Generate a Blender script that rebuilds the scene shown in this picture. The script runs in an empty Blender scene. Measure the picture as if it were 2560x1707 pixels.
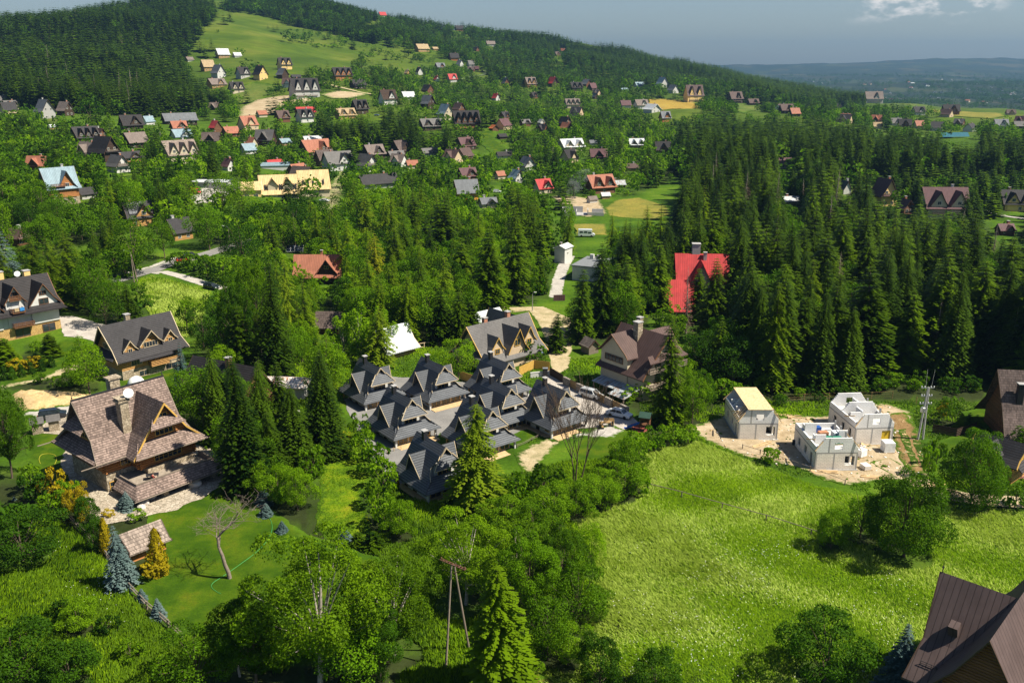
import bpy, bmesh, math, random
import numpy as np
from mathutils import Vector, Matrix
from mathutils.geometry import delaunay_2d_cdt
R = math.radians
S = bpy.context.scene
COL = S.collection
# ------------------------------------------------------------------ camera, sky, sun, exposure
FPX, PITCH, CAMH = 2250.0, R(17.0), 62.0
cam = bpy.data.objects.new('camera', bpy.data.cameras.new('camera'))
COL.objects.link(cam)
cam.location = (0, 0, CAMH)
cam.rotation_euler = (R(90) - PITCH, 0, 0)
cam.data.sensor_width = 36.0
cam.data.lens = FPX / 2560 * 36
cam.data.clip_start, cam.data.clip_end = 1.0, 40000
S.camera = cam
SUN_AZ, SUN_EL = R(103), R(52)          # azimuth clockwise from the view direction (+Y)
w = bpy.data.worlds.new('World'); S.world = w; w.use_nodes = True
nt = w.node_tree; nt.nodes.clear()
sky = nt.nodes.new('ShaderNodeTexSky'); sky.sky_type = 'NISHITA'; sky.sun_disc = False
sky.sun_elevation = SUN_EL; sky.sun_rotation = SUN_AZ
sky.air_density = 1.0; sky.dust_density = 1.6; sky.ozone_density = 2.0; sky.altitude = 900
bg = nt.nodes.new('ShaderNodeBackground'); bg.inputs[1].default_value = 0.057
out = nt.nodes.new('ShaderNodeOutputWorld')
# small clouds high over the right hand horizon: noise on the direction, kept to a small patch of the sky
tc = nt.nodes.new('ShaderNodeTexCoord')
sep = nt.nodes.new('ShaderNodeSeparateXYZ'); nt.links.new(tc.outputs['Generated'], sep.inputs[0])
mp = nt.nodes.new('ShaderNodeMapping'); mp.inputs['Scale'].default_value = (22, 22, 50)
nt.links.new(tc.outputs['Generated'], mp.inputs[0])
cn = nt.nodes.new('ShaderNodeTexNoise'); cn.inputs['Scale'].default_value = 1.0; cn.inputs['Detail'].default_value = 7
cn.inputs['Roughness'].default_value = 0.62
nt.links.new(mp.outputs[0], cn.inputs['Vector'])
def wmath(op, a, b=None, c=None):
    n = nt.nodes.new('ShaderNodeMath'); n.operation = op; n.use_clamp = False
    for i, v in enumerate((a, b, c)):
        if v is None: continue
        if isinstance(v, (int, float)): n.inputs[i].default_value = v
        else: nt.links.new(v, n.inputs[i])
    return n.outputs[0]
def ramp01(v, lo, hi):
    n = nt.nodes.new('ShaderNodeMapRange'); n.clamp = True; n.interpolation_type = 'SMOOTHSTEP'
    n.inputs[1].default_value = lo; n.inputs[2].default_value = hi
    nt.links.new(v, n.inputs[0]); return n.outputs[0]
azr = wmath('ARCTAN2', sep.outputs[0], sep.outputs[1])
band = wmath('MULTIPLY', ramp01(azr, R(18.5), R(21)), ramp01(sep.outputs[2], 0.036, 0.052))
band2 = wmath('MULTIPLY', band, wmath('SUBTRACT', 1.0, ramp01(azr, R(26.2), R(27.8))))
cl = wmath('MULTIPLY', ramp01(cn.outputs[0], 0.50, 0.66), band2)
mixc = nt.nodes.new('ShaderNodeMixRGB'); mixc.inputs[2].default_value = (11.5, 10.8, 10.2, 1)
tint = nt.nodes.new('ShaderNodeMixRGB'); tint.blend_type = 'MULTIPLY'; tint.inputs[0].default_value = 1.0
tint.inputs[2].default_value = (0.97, 0.97, 0.99, 1)
nt.links.new(sky.outputs[0], tint.inputs[1])
nt.links.new(tint.outputs[0], mixc.inputs[1]); nt.links.new(wmath('MULTIPLY', cl, 0.85), mixc.inputs[0])
nt.links.new(mixc.outputs[0], bg.inputs[0]); nt.links.new(bg.outputs[0], out.inputs[0])
sl = bpy.data.lights.new('sun', 'SUN'); sl.energy = 5.0; sl.angle = R(0.53); sl.color = (1.0, 0.93, 0.78)
sun = bpy.data.objects.new('sun', sl); COL.objects.link(sun)
sun_dir = Vector((math.sin(SUN_AZ) * math.cos(SUN_EL), math.cos(SUN_AZ) * math.cos(SUN_EL), math.sin(SUN_EL)))
sun.rotation_euler = (-sun_dir).to_track_quat('-Z', 'Y').to_euler()
sun.location = (200, 0, 300)
vs = S.view_settings; vs.view_transform = 'Standard'; vs.look = 'None'; vs.gamma = 1.0; vs.exposure = 0.84
S.display_settings.display_device = 'sRGB'
S.cycles.max_bounces = 6; S.cycles.diffuse_bounces = 1; S.cycles.glossy_bounces = 2
S.cycles.transmission_bounces = 3; S.cycles.transparent_max_bounces = 4; S.cycles.volume_bounces = 0
S.cycles.use_denoising = True
S.cycles.sample_clamp_indirect = 4
rng = np.random.default_rng(7)

# ------------------------------------------------------------------ terrain: depth along the view, elevation from what the photo shows
CU = [-500, 0, 250, 480, 700, 900, 1100, 1300, 1500, 1700, 1900, 2100, 2350, 2700, 3100]
ROWS = {  # depth: photo row at which the ground of that depth shows, for each column
 450: [425, 432, 442, 458, 482, 491, 491, 491, 491, 491, 491, 495, 500, 505, 505],
 600: [345, 352, 360, 382, 402, 408, 408, 410, 412, 412, 412, 415, 420, 420, 420],
 800: [268, 275, 285, 290, 290, 300, 320, 332, 338, 342, 342, 340, 338, 338, 338],
 1000: [208, 218, 232, 232, 225, 245, 268, 282, 288, 294, 296, 302, 304, 306, 306],
 1250: [125, 135, 115, 165, 168, 185, 215, 240, 252, 260, 266, 282, 290, 296, 296],
 1500: [85, 82, 44, 80, 105, 130, 162, 195, 215, 230, 246, 270, 281, 292, 292],
 1900: [110, 95, 50, 5, 28, 55, 100, 142, 165, 192, 226, 262, 276, 290, 290],
 2300: [120, 105, 62, -25, -20, 25, 75, 92, 122, 172, 212, 256, 274, 288, 288],
 2700: [130, 120, 80, 0, -10, 42, 88, 102, 132, 178, 216, 256, 272, 286, 286]}
FAR = {3500: [-70] * 15, 4300: [-74] * 15,
 5200: [-70, -70, -70, -70, -70, -70, -70, -70, -72, -72, -66, -52, -28, -22, -20],
 6500: [-60, -60, -60, -60, -60, -60, -60, -60, -62, -66, -64, -58, -48, -48, -48],
 8000: [-40, -40, -40, -40, -40, -40, -40, -40, -45, -40, -34, -26, -10, -6, -6],
 9500: [0, 0, 0, 0, 0, 0, 0, 0, 0, 0, 4, 20, 42, 40, 40],
 11200: [70, 70, 70, 70, 70, 70, 70, 70, 72, 62, 74, 105, 158, 150, 140],
 13500: [40] * 15}
def v2z(v, Y):
    k = (853.5 - v) / FPX
    return CAMH + Y * (k * math.cos(PITCH) - math.sin(PITCH)) / (math.cos(PITCH) + k * math.sin(PITCH))
_s = np.array([(u - 1280) / FPX * math.cos(PITCH) for u in CU])
_Y = [8, 60, 120, 200, 300, 360]
_Z = [np.zeros(15)] * 4 + [np.array([5, 4, 3, 1.5, 0, 0, 0, 0, 0, 0, 0, 0, 0, 0, 0.]), np.array([11, 9, 7, 4, 1, 0, 0, 0, 0, 0, 0, 0, 0, 0, 0.])]
for y_, vv in ROWS.items(): _Y.append(y_); _Z.append(np.array([v2z(v, y_) for v in vv]))
for y_, zz in FAR.items(): _Y.append(y_); _Z.append(np.array(zz, float))
_LY = np.log(np.array(_Y, float)); _Z = np.array(_Z)
GS = np.linspace(-1.05, 1.05, 281); GL = np.linspace(math.log(8), math.log(13500), 420)
_t = np.array([np.interp(GS, _s, row) for row in _Z])
GZ = np.array([np.interp(GL, _LY, _t[:, j]) for j in range(len(GS))]).T      # [GL, GS]
def _smooth(a, n, ax):
    k = np.exp(-np.linspace(-2, 2, 2 * n + 1) ** 2); k /= k.sum()
    p = np.pad(a, [(n, n) if i == ax else (0, 0) for i in range(2)], mode='edge')
    return np.apply_along_axis(lambda m: np.convolve(m, k, 'valid'), ax, p)
GZ = _smooth(_smooth(GZ, 7, 1), 4, 0)
GYY, GSS = np.meshgrid(np.exp(GL), GS, indexing='ij')
_x = GYY * GSS
def bumps(x, y):
    a = np.clip((y - 330) / 600, 0, 1)
    return a * (5 * np.sin(x / 61 + y / 97) + 4 * np.sin(x / 133 - y / 71 + 1) + 2.2 * np.sin(x / 29 + 2) * np.sin(y / 37)) \
        + np.clip((y - 3000) / 2500, 0, 1) * (9 * np.sin(x / 410 + 1) * np.sin(y / 530) + 6 * np.sin(x / 170 + y / 260)) \
        + 0.16 * np.sin(x / 7 + 0.6 * np.sin(y / 9)) * np.sin(y / 11) + 0.1 * np.sin(x / 3.1 + y / 4.3)
GZ = GZ + bumps(_x, GYY)
def hgt(x, y):
    x = np.asarray(x, float); y = np.maximum(np.asarray(y, float), 8.01)
    fs = np.clip((x / y - GS[0]) / (GS[1] - GS[0]), 0, len(GS) - 1.001)
    fl = np.clip((np.log(y) - GL[0]) / (GL[1] - GL[0]), 0, len(GL) - 1.001)
    i = fl.astype(int); j = fs.astype(int); a = fl - i; b = fs - j
    return (GZ[i, j] * (1 - a) * (1 - b) + GZ[i + 1, j] * a * (1 - b) + GZ[i, j + 1] * (1 - a) * b + GZ[i + 1, j + 1] * a * b)
_cp, _sp = math.cos(PITCH), math.sin(PITCH)
def ray(u, v):
    a = (u - 1280) / FPX; b = (853.5 - v) / FPX
    return np.array([a, _cp + b * _sp, -_sp + b * _cp])
_tt = np.exp(np.linspace(math.log(20), math.log(13000), 1500))
def at(u, v, h=0.0):
    """the point of the ground (raised by h) that photo pixel (u, v) sees"""
    d = ray(u, v)
    P = _tt[:, None] * d
    below = CAMH + P[:, 2] < hgt(P[:, 0], P[:, 1]) + h
    k = int(np.argmax(below)) if below.any() else len(_tt) - 1
    lo, hi = _tt[max(k - 1, 0)], _tt[k]
    for _ in range(30):
        m = (lo + hi) / 2; p = m * d
        if CAMH + p[2] < float(hgt(p[0], p[1])) + h: hi = m
        else: lo = m
    p = hi * d
    return Vector((p[0], p[1], CAMH + p[2] - h))
def proj(x, y, z):
    z = z - CAMH; dep = y * _cp - z * _sp; up = y * _sp + z * _cp
    return 1280 + FPX * x / dep, 853.5 - FPX * up / dep, dep

# ------------------------------------------------------------------ materials
MATS = {}
def _new(name):
    m = bpy.data.materials.new(name); m.use_nodes = True
    t = m.node_tree; t.nodes.clear()
    o = t.nodes.new('ShaderNodeOutputMaterial')
    return m, t, o
class NT:
    def __init__(s, name):
        s.m, s.t, s.o = _new(name); MATS[name] = s.m
    def n(s, typ, **kw):
        x = s.t.nodes.new('ShaderNode' + typ)
        for k, v in kw.items(): setattr(x, k, v)
        return x
    def set(s, node, **kw):
        for k, v in kw.items():
            k = k.replace('_', ' ')
            if hasattr(v, 'is_output'): s.t.links.new(v, node.inputs[k])
            else: node.inputs[k].default_value = v
        return node
    def coord(s, kind='UV', scale=None):
        c = s.n('TexCoord').outputs[kind]
        if scale is not None:
            mp = s.n('Mapping'); mp.inputs['Scale'].default_value = scale if hasattr(scale, '__len__') else (scale,) * 3
            s.t.links.new(c, mp.inputs[0]); c = mp.outputs[0]
        return c
    def noise(s, vec, scale, detail=4, rough=0.6, out=0):
        x = s.n('TexNoise'); s.t.links.new(vec, x.inputs['Vector'])
        x.inputs['Scale'].default_value = scale; x.inputs['Detail'].default_value = detail; x.inputs['Roughness'].default_value = rough
        return x.outputs[out]
    def ramp(s, fac, stops):
        x = s.n('ValToRGB'); s.t.links.new(fac, x.inputs[0]); e = x.color_ramp.elements
        while len(e) < len(stops): e.new(0.5)
        for i, (p, c) in enumerate(stops): e[i].position = p; e[i].color = tuple(c)[:3] + (1,)
        return x.outputs[0]
    def mix(s, fac, a, b, mode='MIX'):
        x = s.n('MixRGB', blend_type=mode)
        for i, v in enumerate((fac, a, b)):
            if hasattr(v, 'is_output'): s.t.links.new(v, x.inputs[i])
            elif isinstance(v, (int, float)): x.inputs[i].default_value = v
            else: x.inputs[i].default_value = tuple(v)[:3] + (1,)
        return x.outputs[0]
    def math(s, op, a, b=0.0, clamp=False):
        x = s.n('Math', operation=op, use_clamp=clamp)
        for i, v in enumerate((a, b)):
            if hasattr(v, 'is_output'): s.t.links.new(v, x.inputs[i])
            else: x.inputs[i].default_value = v
        return x.outputs[0]
    def bump(s, h, strength=0.4, dist=0.05):
        x = s.n('Bump'); x.inputs['Strength'].default_value = strength; x.inputs['Distance'].default_value = dist
        s.t.links.new(h, x.inputs['Height']); return x.outputs[0]
    def pbr(s, color, rough=0.8, metal=0.0, spec=0.3, normal=None, coat=0.0):
        b = s.n('BsdfPrincipled')
        for k, v in (('Base Color', color), ('Roughness', rough), ('Metallic', metal), ('Specular IOR Level', spec), ('Normal', normal), ('Coat Weight', coat)):
            if v is None: continue
            if hasattr(v, 'is_output'): s.t.links.new(v, b.inputs[k])
            elif k == 'Base Color': b.inputs[k].default_value = tuple(v)[:3] + (1,)
            else: b.inputs[k].default_value = v
        s.t.links.new(b.outputs[0], s.o.inputs[0]); return b
def sc(c, k): return tuple(min(1.0, x * k) for x in c[:3])
def m_plain(name, col, rough=0.7, metal=0.0, spec=0.3, vary=0.18, scale=1.5, coat=0.0, coords='Object'):
    if name in MATS: return MATS[name]
    t = NT(name); c = t.coord(coords)
    f = t.noise(c, scale, 6, 0.65)
    t.pbr(t.ramp(f, [(0.3, sc(col, 1 - vary)), (0.7, sc(col, 1 + vary))]), rough, metal, spec, t.bump(f, 0.15, 0.03), coat)
    return t.m
def m_brick(name, c1, c2, mortar, bw, rh, ms=0.012, offset=0.5, rough=0.8, spec=0.3, bump=0.5, vary=0.25, vscale=0.35, grain=0.0, sq=1.0):
    """courses laid in the UV metres of the face: shingles, tiles, blocks, planks"""
    if name in MATS: return MATS[name]
    t = NT(name); uv = t.coord('UV')
    b = t.n('TexBrick', offset=offset, squash=sq)
    t.t.links.new(uv, b.inputs['Vector'])
    for k, v in (('Color1', c1), ('Color2', c2), ('Mortar', mortar)): b.inputs[k].default_value = tuple(v)[:3] + (1,)
    for k, v in (('Scale', 1.0), ('Mortar Size', ms), ('Mortar Smooth', 0.1), ('Bias', 0.0), ('Brick Width', bw), ('Row Height', rh)): b.inputs[k].default_value = v
    col = b.outputs[0]
    n = t.noise(uv, vscale, 5, 0.6)
    col = t.mix(1.0, col, t.ramp(n, [(0.3, (1 - vary,) * 3), (0.7, (1 + vary,) * 3)]), 'MULTIPLY')
    if grain:
        g = t.noise(t.coord('UV', (9, 1.2, 1)), 1.5, 5, 0.7)
        col = t.mix(1.0, col, t.ramp(g, [(0.3, (1 - grain,) * 3), (0.7, (1 + grain,) * 3)]), 'MULTIPLY')
    inv = t.math('SUBTRACT', 1.0, b.outputs[1])
    t.pbr(col, rough, 0, spec, t.bump(inv, bump, 0.06))
    return t.m
def m_tiles(name, col, row=0.36, bw=0.42, line=0.35, rough=0.55, spec=0.35, vary=0.12, step=0.09, edge_w=0.13):
    """stepped tile or shingle rows: each row lifts towards its lower edge and the shadow line it casts is painted dark into the colour"""
    if name in MATS: return MATS[name]
    t = NT(name); uv = t.coord('UV')
    sp = t.n('SeparateXYZ'); t.t.links.new(uv, sp.inputs[0])
    v = t.math('DIVIDE', sp.outputs[1], row); fr = t.math('FRACT', v); ri = t.math('FLOOR', v)
    uo = t.math('ADD', t.math('DIVIDE', sp.outputs[0], bw), t.math('MULTIPLY', ri, 0.5))
    ui = t.math('FLOOR', uo); uf = t.math('FRACT', uo)
    cmb = t.n('CombineXYZ'); t.t.links.new(ui, cmb.inputs[0]); t.t.links.new(ri, cmb.inputs[1])
    wn = t.n('TexWhiteNoise', noise_dimensions='2D'); t.t.links.new(cmb.outputs[0], wn.inputs['Vector'])
    c = t.ramp(wn.outputs[0], [(0.0, sc(col, 1 - vary)), (1.0, sc(col, 1 + vary))])
    big = t.noise(uv, 0.25, 4, 0.6)
    c = t.mix(1.0, c, t.ramp(big, [(0.3, (0.82,) * 3), (0.7, (1.14,) * 3)]), 'MULTIPLY')
    edge = t.math('LESS_THAN', fr, edge_w); joint = t.math('LESS_THAN', uf, 0.05)  # row edge painted dark for its cast shadow; tile joints dark too
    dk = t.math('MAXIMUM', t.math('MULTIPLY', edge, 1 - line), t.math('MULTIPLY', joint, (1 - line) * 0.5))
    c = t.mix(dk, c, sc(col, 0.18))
    h = t.math('MULTIPLY', t.math('SUBTRACT', 1.0, fr), 1.0)
    t.pbr(c, rough, 0, spec, t.bump(h, 0.6, step))
    return t.m
def m_seam(name, col, gap=0.5, rough=0.45, metal=0.0, vary=0.16, rust=None, spec=0.14):
    """sheet metal with standing seams running down the slope"""
    if name in MATS: return MATS[name]
    t = NT(name); uv = t.coord('UV')
    sp = t.n('SeparateXYZ'); t.t.links.new(uv, sp.inputs[0])
    fu = t.math('FRACT', t.math('DIVIDE', sp.outputs[0], gap))
    ln = t.math('LESS_THAN', fu, 0.12)
    n = t.noise(uv, 0.4, 5, 0.6)
    c = t.ramp(n, [(0.3, sc(col, 1 - vary)), (0.7, sc(col, 1 + vary))])
    if rust is not None:
        rn = t.noise(t.coord('UV', (1.6, 0.35, 1)), 1.0, 7, 0.7)
        c = t.mix(t.ramp(rn, [(0.5, (0, 0, 0)), (0.6, (1, 1, 1))]), c, rust)
    st = t.noise(t.coord('UV', (.9, .12, 1)), 1.0, 7, .7); c = t.mix(1.0, c, t.ramp(st, [(0.3, (.78,) * 3), (0.7, (1.16,) * 3)]), 'MULTIPLY')
    c = t.mix(t.math('MULTIPLY', ln, 0.7), c, sc(col, 0.3))
    t.pbr(c, max(rough, .62), metal, spec, t.bump(ln, 0.5, 0.04))
    return t.m
def m_logs(name, col, row=0.32, rough=0.65, gap=0.14):
    """round logs laid one on the other"""
    if name in MATS: return MATS[name]
    t = NT(name); uv = t.coord('UV')
    sp = t.n('SeparateXYZ'); t.t.links.new(uv, sp.inputs[0])
    v = t.math('DIVIDE', sp.outputs[1], row); fr = t.math('FRACT', v); ri = t.math('FLOOR', v)
    wn = t.n('TexWhiteNoise', noise_dimensions='1D'); t.t.links.new(ri, wn.inputs['W'])
    c = t.ramp(wn.outputs[0], [(0, sc(col, 0.78)), (1, sc(col, 1.2))])
    g = t.noise(t.coord('UV', (0.9, 14, 1)), 1.0, 6, 0.7)
    c = t.mix(1.0, c, t.ramp(g, [(0.3, (0.72,) * 3), (0.7, (1.2,) * 3)]), 'MULTIPLY')
    e = t.math('LESS_THAN', fr, gap)
    c = t.mix(t.math('MULTIPLY', e, 0.8), c, sc(col, 0.2))
    h = t.math('SINE', t.math('MULTIPLY', fr, math.pi))
    t.pbr(c, rough, 0, 0.25, t.bump(h, 0.8, 0.12))
    return t.m
def m_stone(name, c1, c2, mortar, scale=2.2, rough=0.85, bump=0.6):
    if name in MATS: return MATS[name]
    t = NT(name); uv = t.coord('UV')
    d = t.n('TexVoronoi', feature='DISTANCE_TO_EDGE'); k = t.n('TexVoronoi')
    for x in (d, k): t.t.links.new(uv, x.inputs['Vector']); x.inputs['Scale'].default_value = scale
    sp = t.n('SeparateColor'); t.t.links.new(k.outputs['Color'], sp.inputs[0])
    c = t.ramp(sp.outputs[0], [(0, c1), (1, c2)])
    n = t.noise(uv, scale * 3, 5, 0.7)
    c = t.mix(1.0, c, t.ramp(n, [(0.3, (0.75,) * 3), (0.7, (1.2,) * 3)]), 'MULTIPLY')
    e = t.math('LESS_THAN', d.outputs['Distance'], 0.06)
    c = t.mix(t.math('MULTIPLY', e, 0.8), c, mortar)
    t.pbr(c, rough, 0, 0.25, t.bump(d.outputs['Distance'], bump, 0.12))
    return t.m
def m_leaf(name, c1, c2, trans=0.35, tcol=None, rough=0.55, clump=0.35, spec=0.05, up=0.0):
    """foliage: each plant its own shade, lighter and darker clumps, some light through the leaf"""
    if name in MATS: return MATS[name]
    t = NT(name)
    oi = t.n('ObjectInfo').outputs['Random']
    at_ = t.n('Attribute', attribute_name='tint').outputs['Fac']
    geo = t.n('NewGeometry')
    nz = t.noise(t.coord('Object'), clump, 3, 0.6)
    f = t.math('ADD', t.math('MULTIPLY', t.math('FRACT', t.math('ADD', oi, at_)), 0.62), t.math('MULTIPLY', t.math('SUBTRACT', nz, 0.5), 1.3))
    f = t.math('ADD', f, t.math('MULTIPLY', geo.outputs['Random Per Island'], 0.34))
    c = t.ramp(f, [(0.0, c1), (0.85, c2)])
    d = t.n('BsdfPrincipled'); t.set(d, Base_Color=c, Roughness=rough, Specular_IOR_Level=spec)
    tr = t.n('BsdfTranslucent')
    if up:
        vm = t.n('VectorMath', operation='SCALE'); t.t.links.new(geo.outputs['Normal'], vm.inputs[0]); vm.inputs['Scale'].default_value = 1 - up
        va = t.n('VectorMath', operation='ADD'); t.t.links.new(vm.outputs[0], va.inputs[0]); va.inputs[1].default_value = (0, 0, up)
        vn = t.n('VectorMath', operation='NORMALIZE'); t.t.links.new(va.outputs[0], vn.inputs[0]); t.t.links.new(vn.outputs[0], d.inputs['Normal'])
    t.t.links.new(t.mix(1.0, c, tcol or (1.3, 1.65, 0.25), 'MULTIPLY'), tr.inputs[0])
    mx = t.n('MixShader'); mx.inputs[0].default_value = trans
    t.t.links.new(d.outputs[0], mx.inputs[1]); t.t.links.new(tr.outputs[0], mx.inputs[2])
    t.t.links.new(mx.outputs[0], t.o.inputs[0])
    return t.m
def m_glass(name='window_glass', col=(0.012, 0.016, 0.02)):
    if name in MATS: return MATS[name]
    t = NT(name); n = t.noise(t.coord('Object'), 1.2, 3)
    t.pbr(t.ramp(n, [(0.3, col), (0.75, sc(col, 3.2))]), 0.07, 0, 0.6)
    return t.m

# ------------------------------------------------------------------ mesh builder and scene graph
class MB:
    def __init__(s): s.v = []; s.f = []; s.mi = []; s.M = Matrix.Identity(4); s.k = 0
    def add(s, pts, faces):
        b = len(s.v); s.v.extend([tuple(s.M @ Vector(p)) for p in pts])
        s.f.extend([[b + i for i in q] for q in faces]); s.mi.extend([s.k] * len(faces)); return s
    def box(s, x0, x1, y0, y1, z0, z1):
        return s.add([(x0, y0, z0), (x1, y0, z0), (x1, y1, z0), (x0, y1, z0), (x0, y0, z1), (x1, y0, z1), (x1, y1, z1), (x0, y1, z1)],
                     [(0, 3, 2, 1), (4, 5, 6, 7), (0, 1, 5, 4), (1, 2, 6, 5), (2, 3, 7, 6), (3, 0, 4, 7)])
    def slab(s, pts, t):
        """a sheet with the outline pts (counter-clockwise from above), t thick below it"""
        n = len(pts); q = list(pts) + [(p[0], p[1], p[2] - t) for p in pts]
        return s.add(q, [tuple(range(n)), tuple(range(2 * n - 1, n - 1, -1))] + [(i, i + n, (i + 1) % n + n, (i + 1) % n) for i in range(n)])
    def extr(s, prof, xa, xb, caps=True):
        """closed outline prof [(y, z)] (seen from +x counter-clockwise) run from x=xa to xb; xa, xb numbers or one per point"""
        n = len(prof); A = xa if hasattr(xa, '__len__') else [xa] * n; B = xb if hasattr(xb, '__len__') else [xb] * n
        p = [(A[i], *prof[i]) for i in range(n)] + [(B[i], *prof[i]) for i in range(n)]
        f = [(i, (i + 1) % n, (i + 1) % n + n, i + n) for i in range(n)]
        f = [(q[3], q[2], q[1], q[0]) for q in f]
        if caps is True: f += [tuple(range(n - 1, -1, -1)), tuple(range(n, 2 * n))]
        return s.add(p, f)
    def tube(s, pts, rad, n=6):
        pts = [Vector(p) for p in pts]; r = rad if hasattr(rad, '__len__') else [rad] * len(pts)
        vs, fs = [], []
        for i, p in enumerate(pts):
            d = (pts[min(i + 1, len(pts) - 1)] - pts[max(i - 1, 0)]).normalized()
            a = d.orthogonal().normalized() if i == 0 else (a - d * a.dot(d)).normalized()
            b = d.cross(a)
            vs += [p + (a * math.cos(2 * math.pi * k / n) + b * math.sin(2 * math.pi * k / n)) * r[i] for k in range(n)]
        for i in range(len(pts) - 1):
            fs += [(i * n + k, i * n + (k + 1) % n, (i + 1) * n + (k + 1) % n, (i + 1) * n + k) for k in range(n)]
        fs += [tuple(range(n - 1, -1, -1)), tuple(range((len(pts) - 1) * n, len(pts) * n))]
        return s.add(vs, fs)
    def lathe(s, prof, n=12):
        """[(r, z)] turned about z"""
        vs = [(r * math.cos(2 * math.pi * k / n), r * math.sin(2 * math.pi * k / n), z) for r, z in prof for k in range(n)]
        fs = [(i * n + k, i * n + (k + 1) % n, (i + 1) * n + (k + 1) % n, (i + 1) * n + k) for i in range(len(prof) - 1) for k in range(n)]
        return s.add(vs, fs + [tuple(range(n - 1, -1, -1)), tuple(range((len(prof) - 1) * n, len(prof) * n))])
    def mesh(s, name, mats, smooth=False):
        me = bpy.data.meshes.new(name); me.from_pydata(s.v, [], s.f)
        for m in (mats if isinstance(mats, (list, tuple)) else [mats]): me.materials.append(MATS[m] if isinstance(m, str) else m)
        if any(s.mi): me.polygons.foreach_set('material_index', s.mi)
        uv = me.uv_layers.new(name='UVMap')
        buf = np.empty(len(me.loops) * 2)
        Z = Vector((0, 0, 1))
        for p in me.polygons:
            n = p.normal
            tn = Vector((1, 0, 0)) if abs(n.z) > 0.985 else Z.cross(n).normalized()
            bn = n.cross(tn)
            for li in p.loop_indices:
                co = me.vertices[me.loops[li].vertex_index].co
                buf[2 * li] = co.dot(tn); buf[2 * li + 1] = co.dot(bn)
        uv.data.foreach_set('uv', buf)
        if smooth: me.polygons.foreach_set('use_smooth', [True] * len(me.polygons))
        return me
    def build(s, name, mats, parent=None, smooth=False, M=None):
        return link(name, s.mesh(name, mats, smooth), parent, M)
def link(name, me, parent=None, M=None):
    o = bpy.data.objects.new(name, me); COL.objects.link(o)
    if parent is not None: o.parent = parent
    if M is not None: o.matrix_local = M
    return o
def tag(o, label, cat, group=None, kind=None):
    if label: o['label'] = label
    if cat: o['category'] = cat
    if group: o['group'] = group
    if kind: o['kind'] = kind
    return o
def empty(name, loc, rz=0.0, label=None, cat=None, group=None):
    o = bpy.data.objects.new(name, None); COL.objects.link(o)
    o.location = loc; o.rotation_euler = (0, 0, rz); o.empty_display_size = 0.5
    return tag(o, label, cat, group)
def copy_tree(o, parent=None):
    c = o.copy(); COL.objects.link(c)
    if parent is not None: c.parent = parent
    for ch in o.children: copy_tree(ch, c)
    return c
def np_mesh(name, V, F, mat, tint=None, smooth=False):
    """mesh from numpy arrays, all faces with the same number of corners"""
    me = bpy.data.meshes.new(name); k = F.shape[1]
    me.vertices.add(len(V)); me.vertices.foreach_set('co', np.ascontiguousarray(V, np.float32).ravel())
    me.loops.add(F.size); me.loops.foreach_set('vertex_index', np.ascontiguousarray(F, np.int32).ravel())
    me.polygons.add(len(F)); me.polygons.foreach_set('loop_start', np.arange(0, F.size, k, dtype=np.int32))
    if smooth: me.polygons.foreach_set('use_smooth', np.ones(len(F), bool))
    me.update(calc_edges=True)
    for m in (mat if isinstance(mat, (list, tuple)) else [mat]): me.materials.append(MATS[m] if isinstance(m, str) else m)
    if tint is not None:
        a = me.attributes.new('tint', 'FLOAT', 'POINT'); a.data.foreach_set('value', np.ascontiguousarray(tint, np.float32))
    return me
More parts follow.
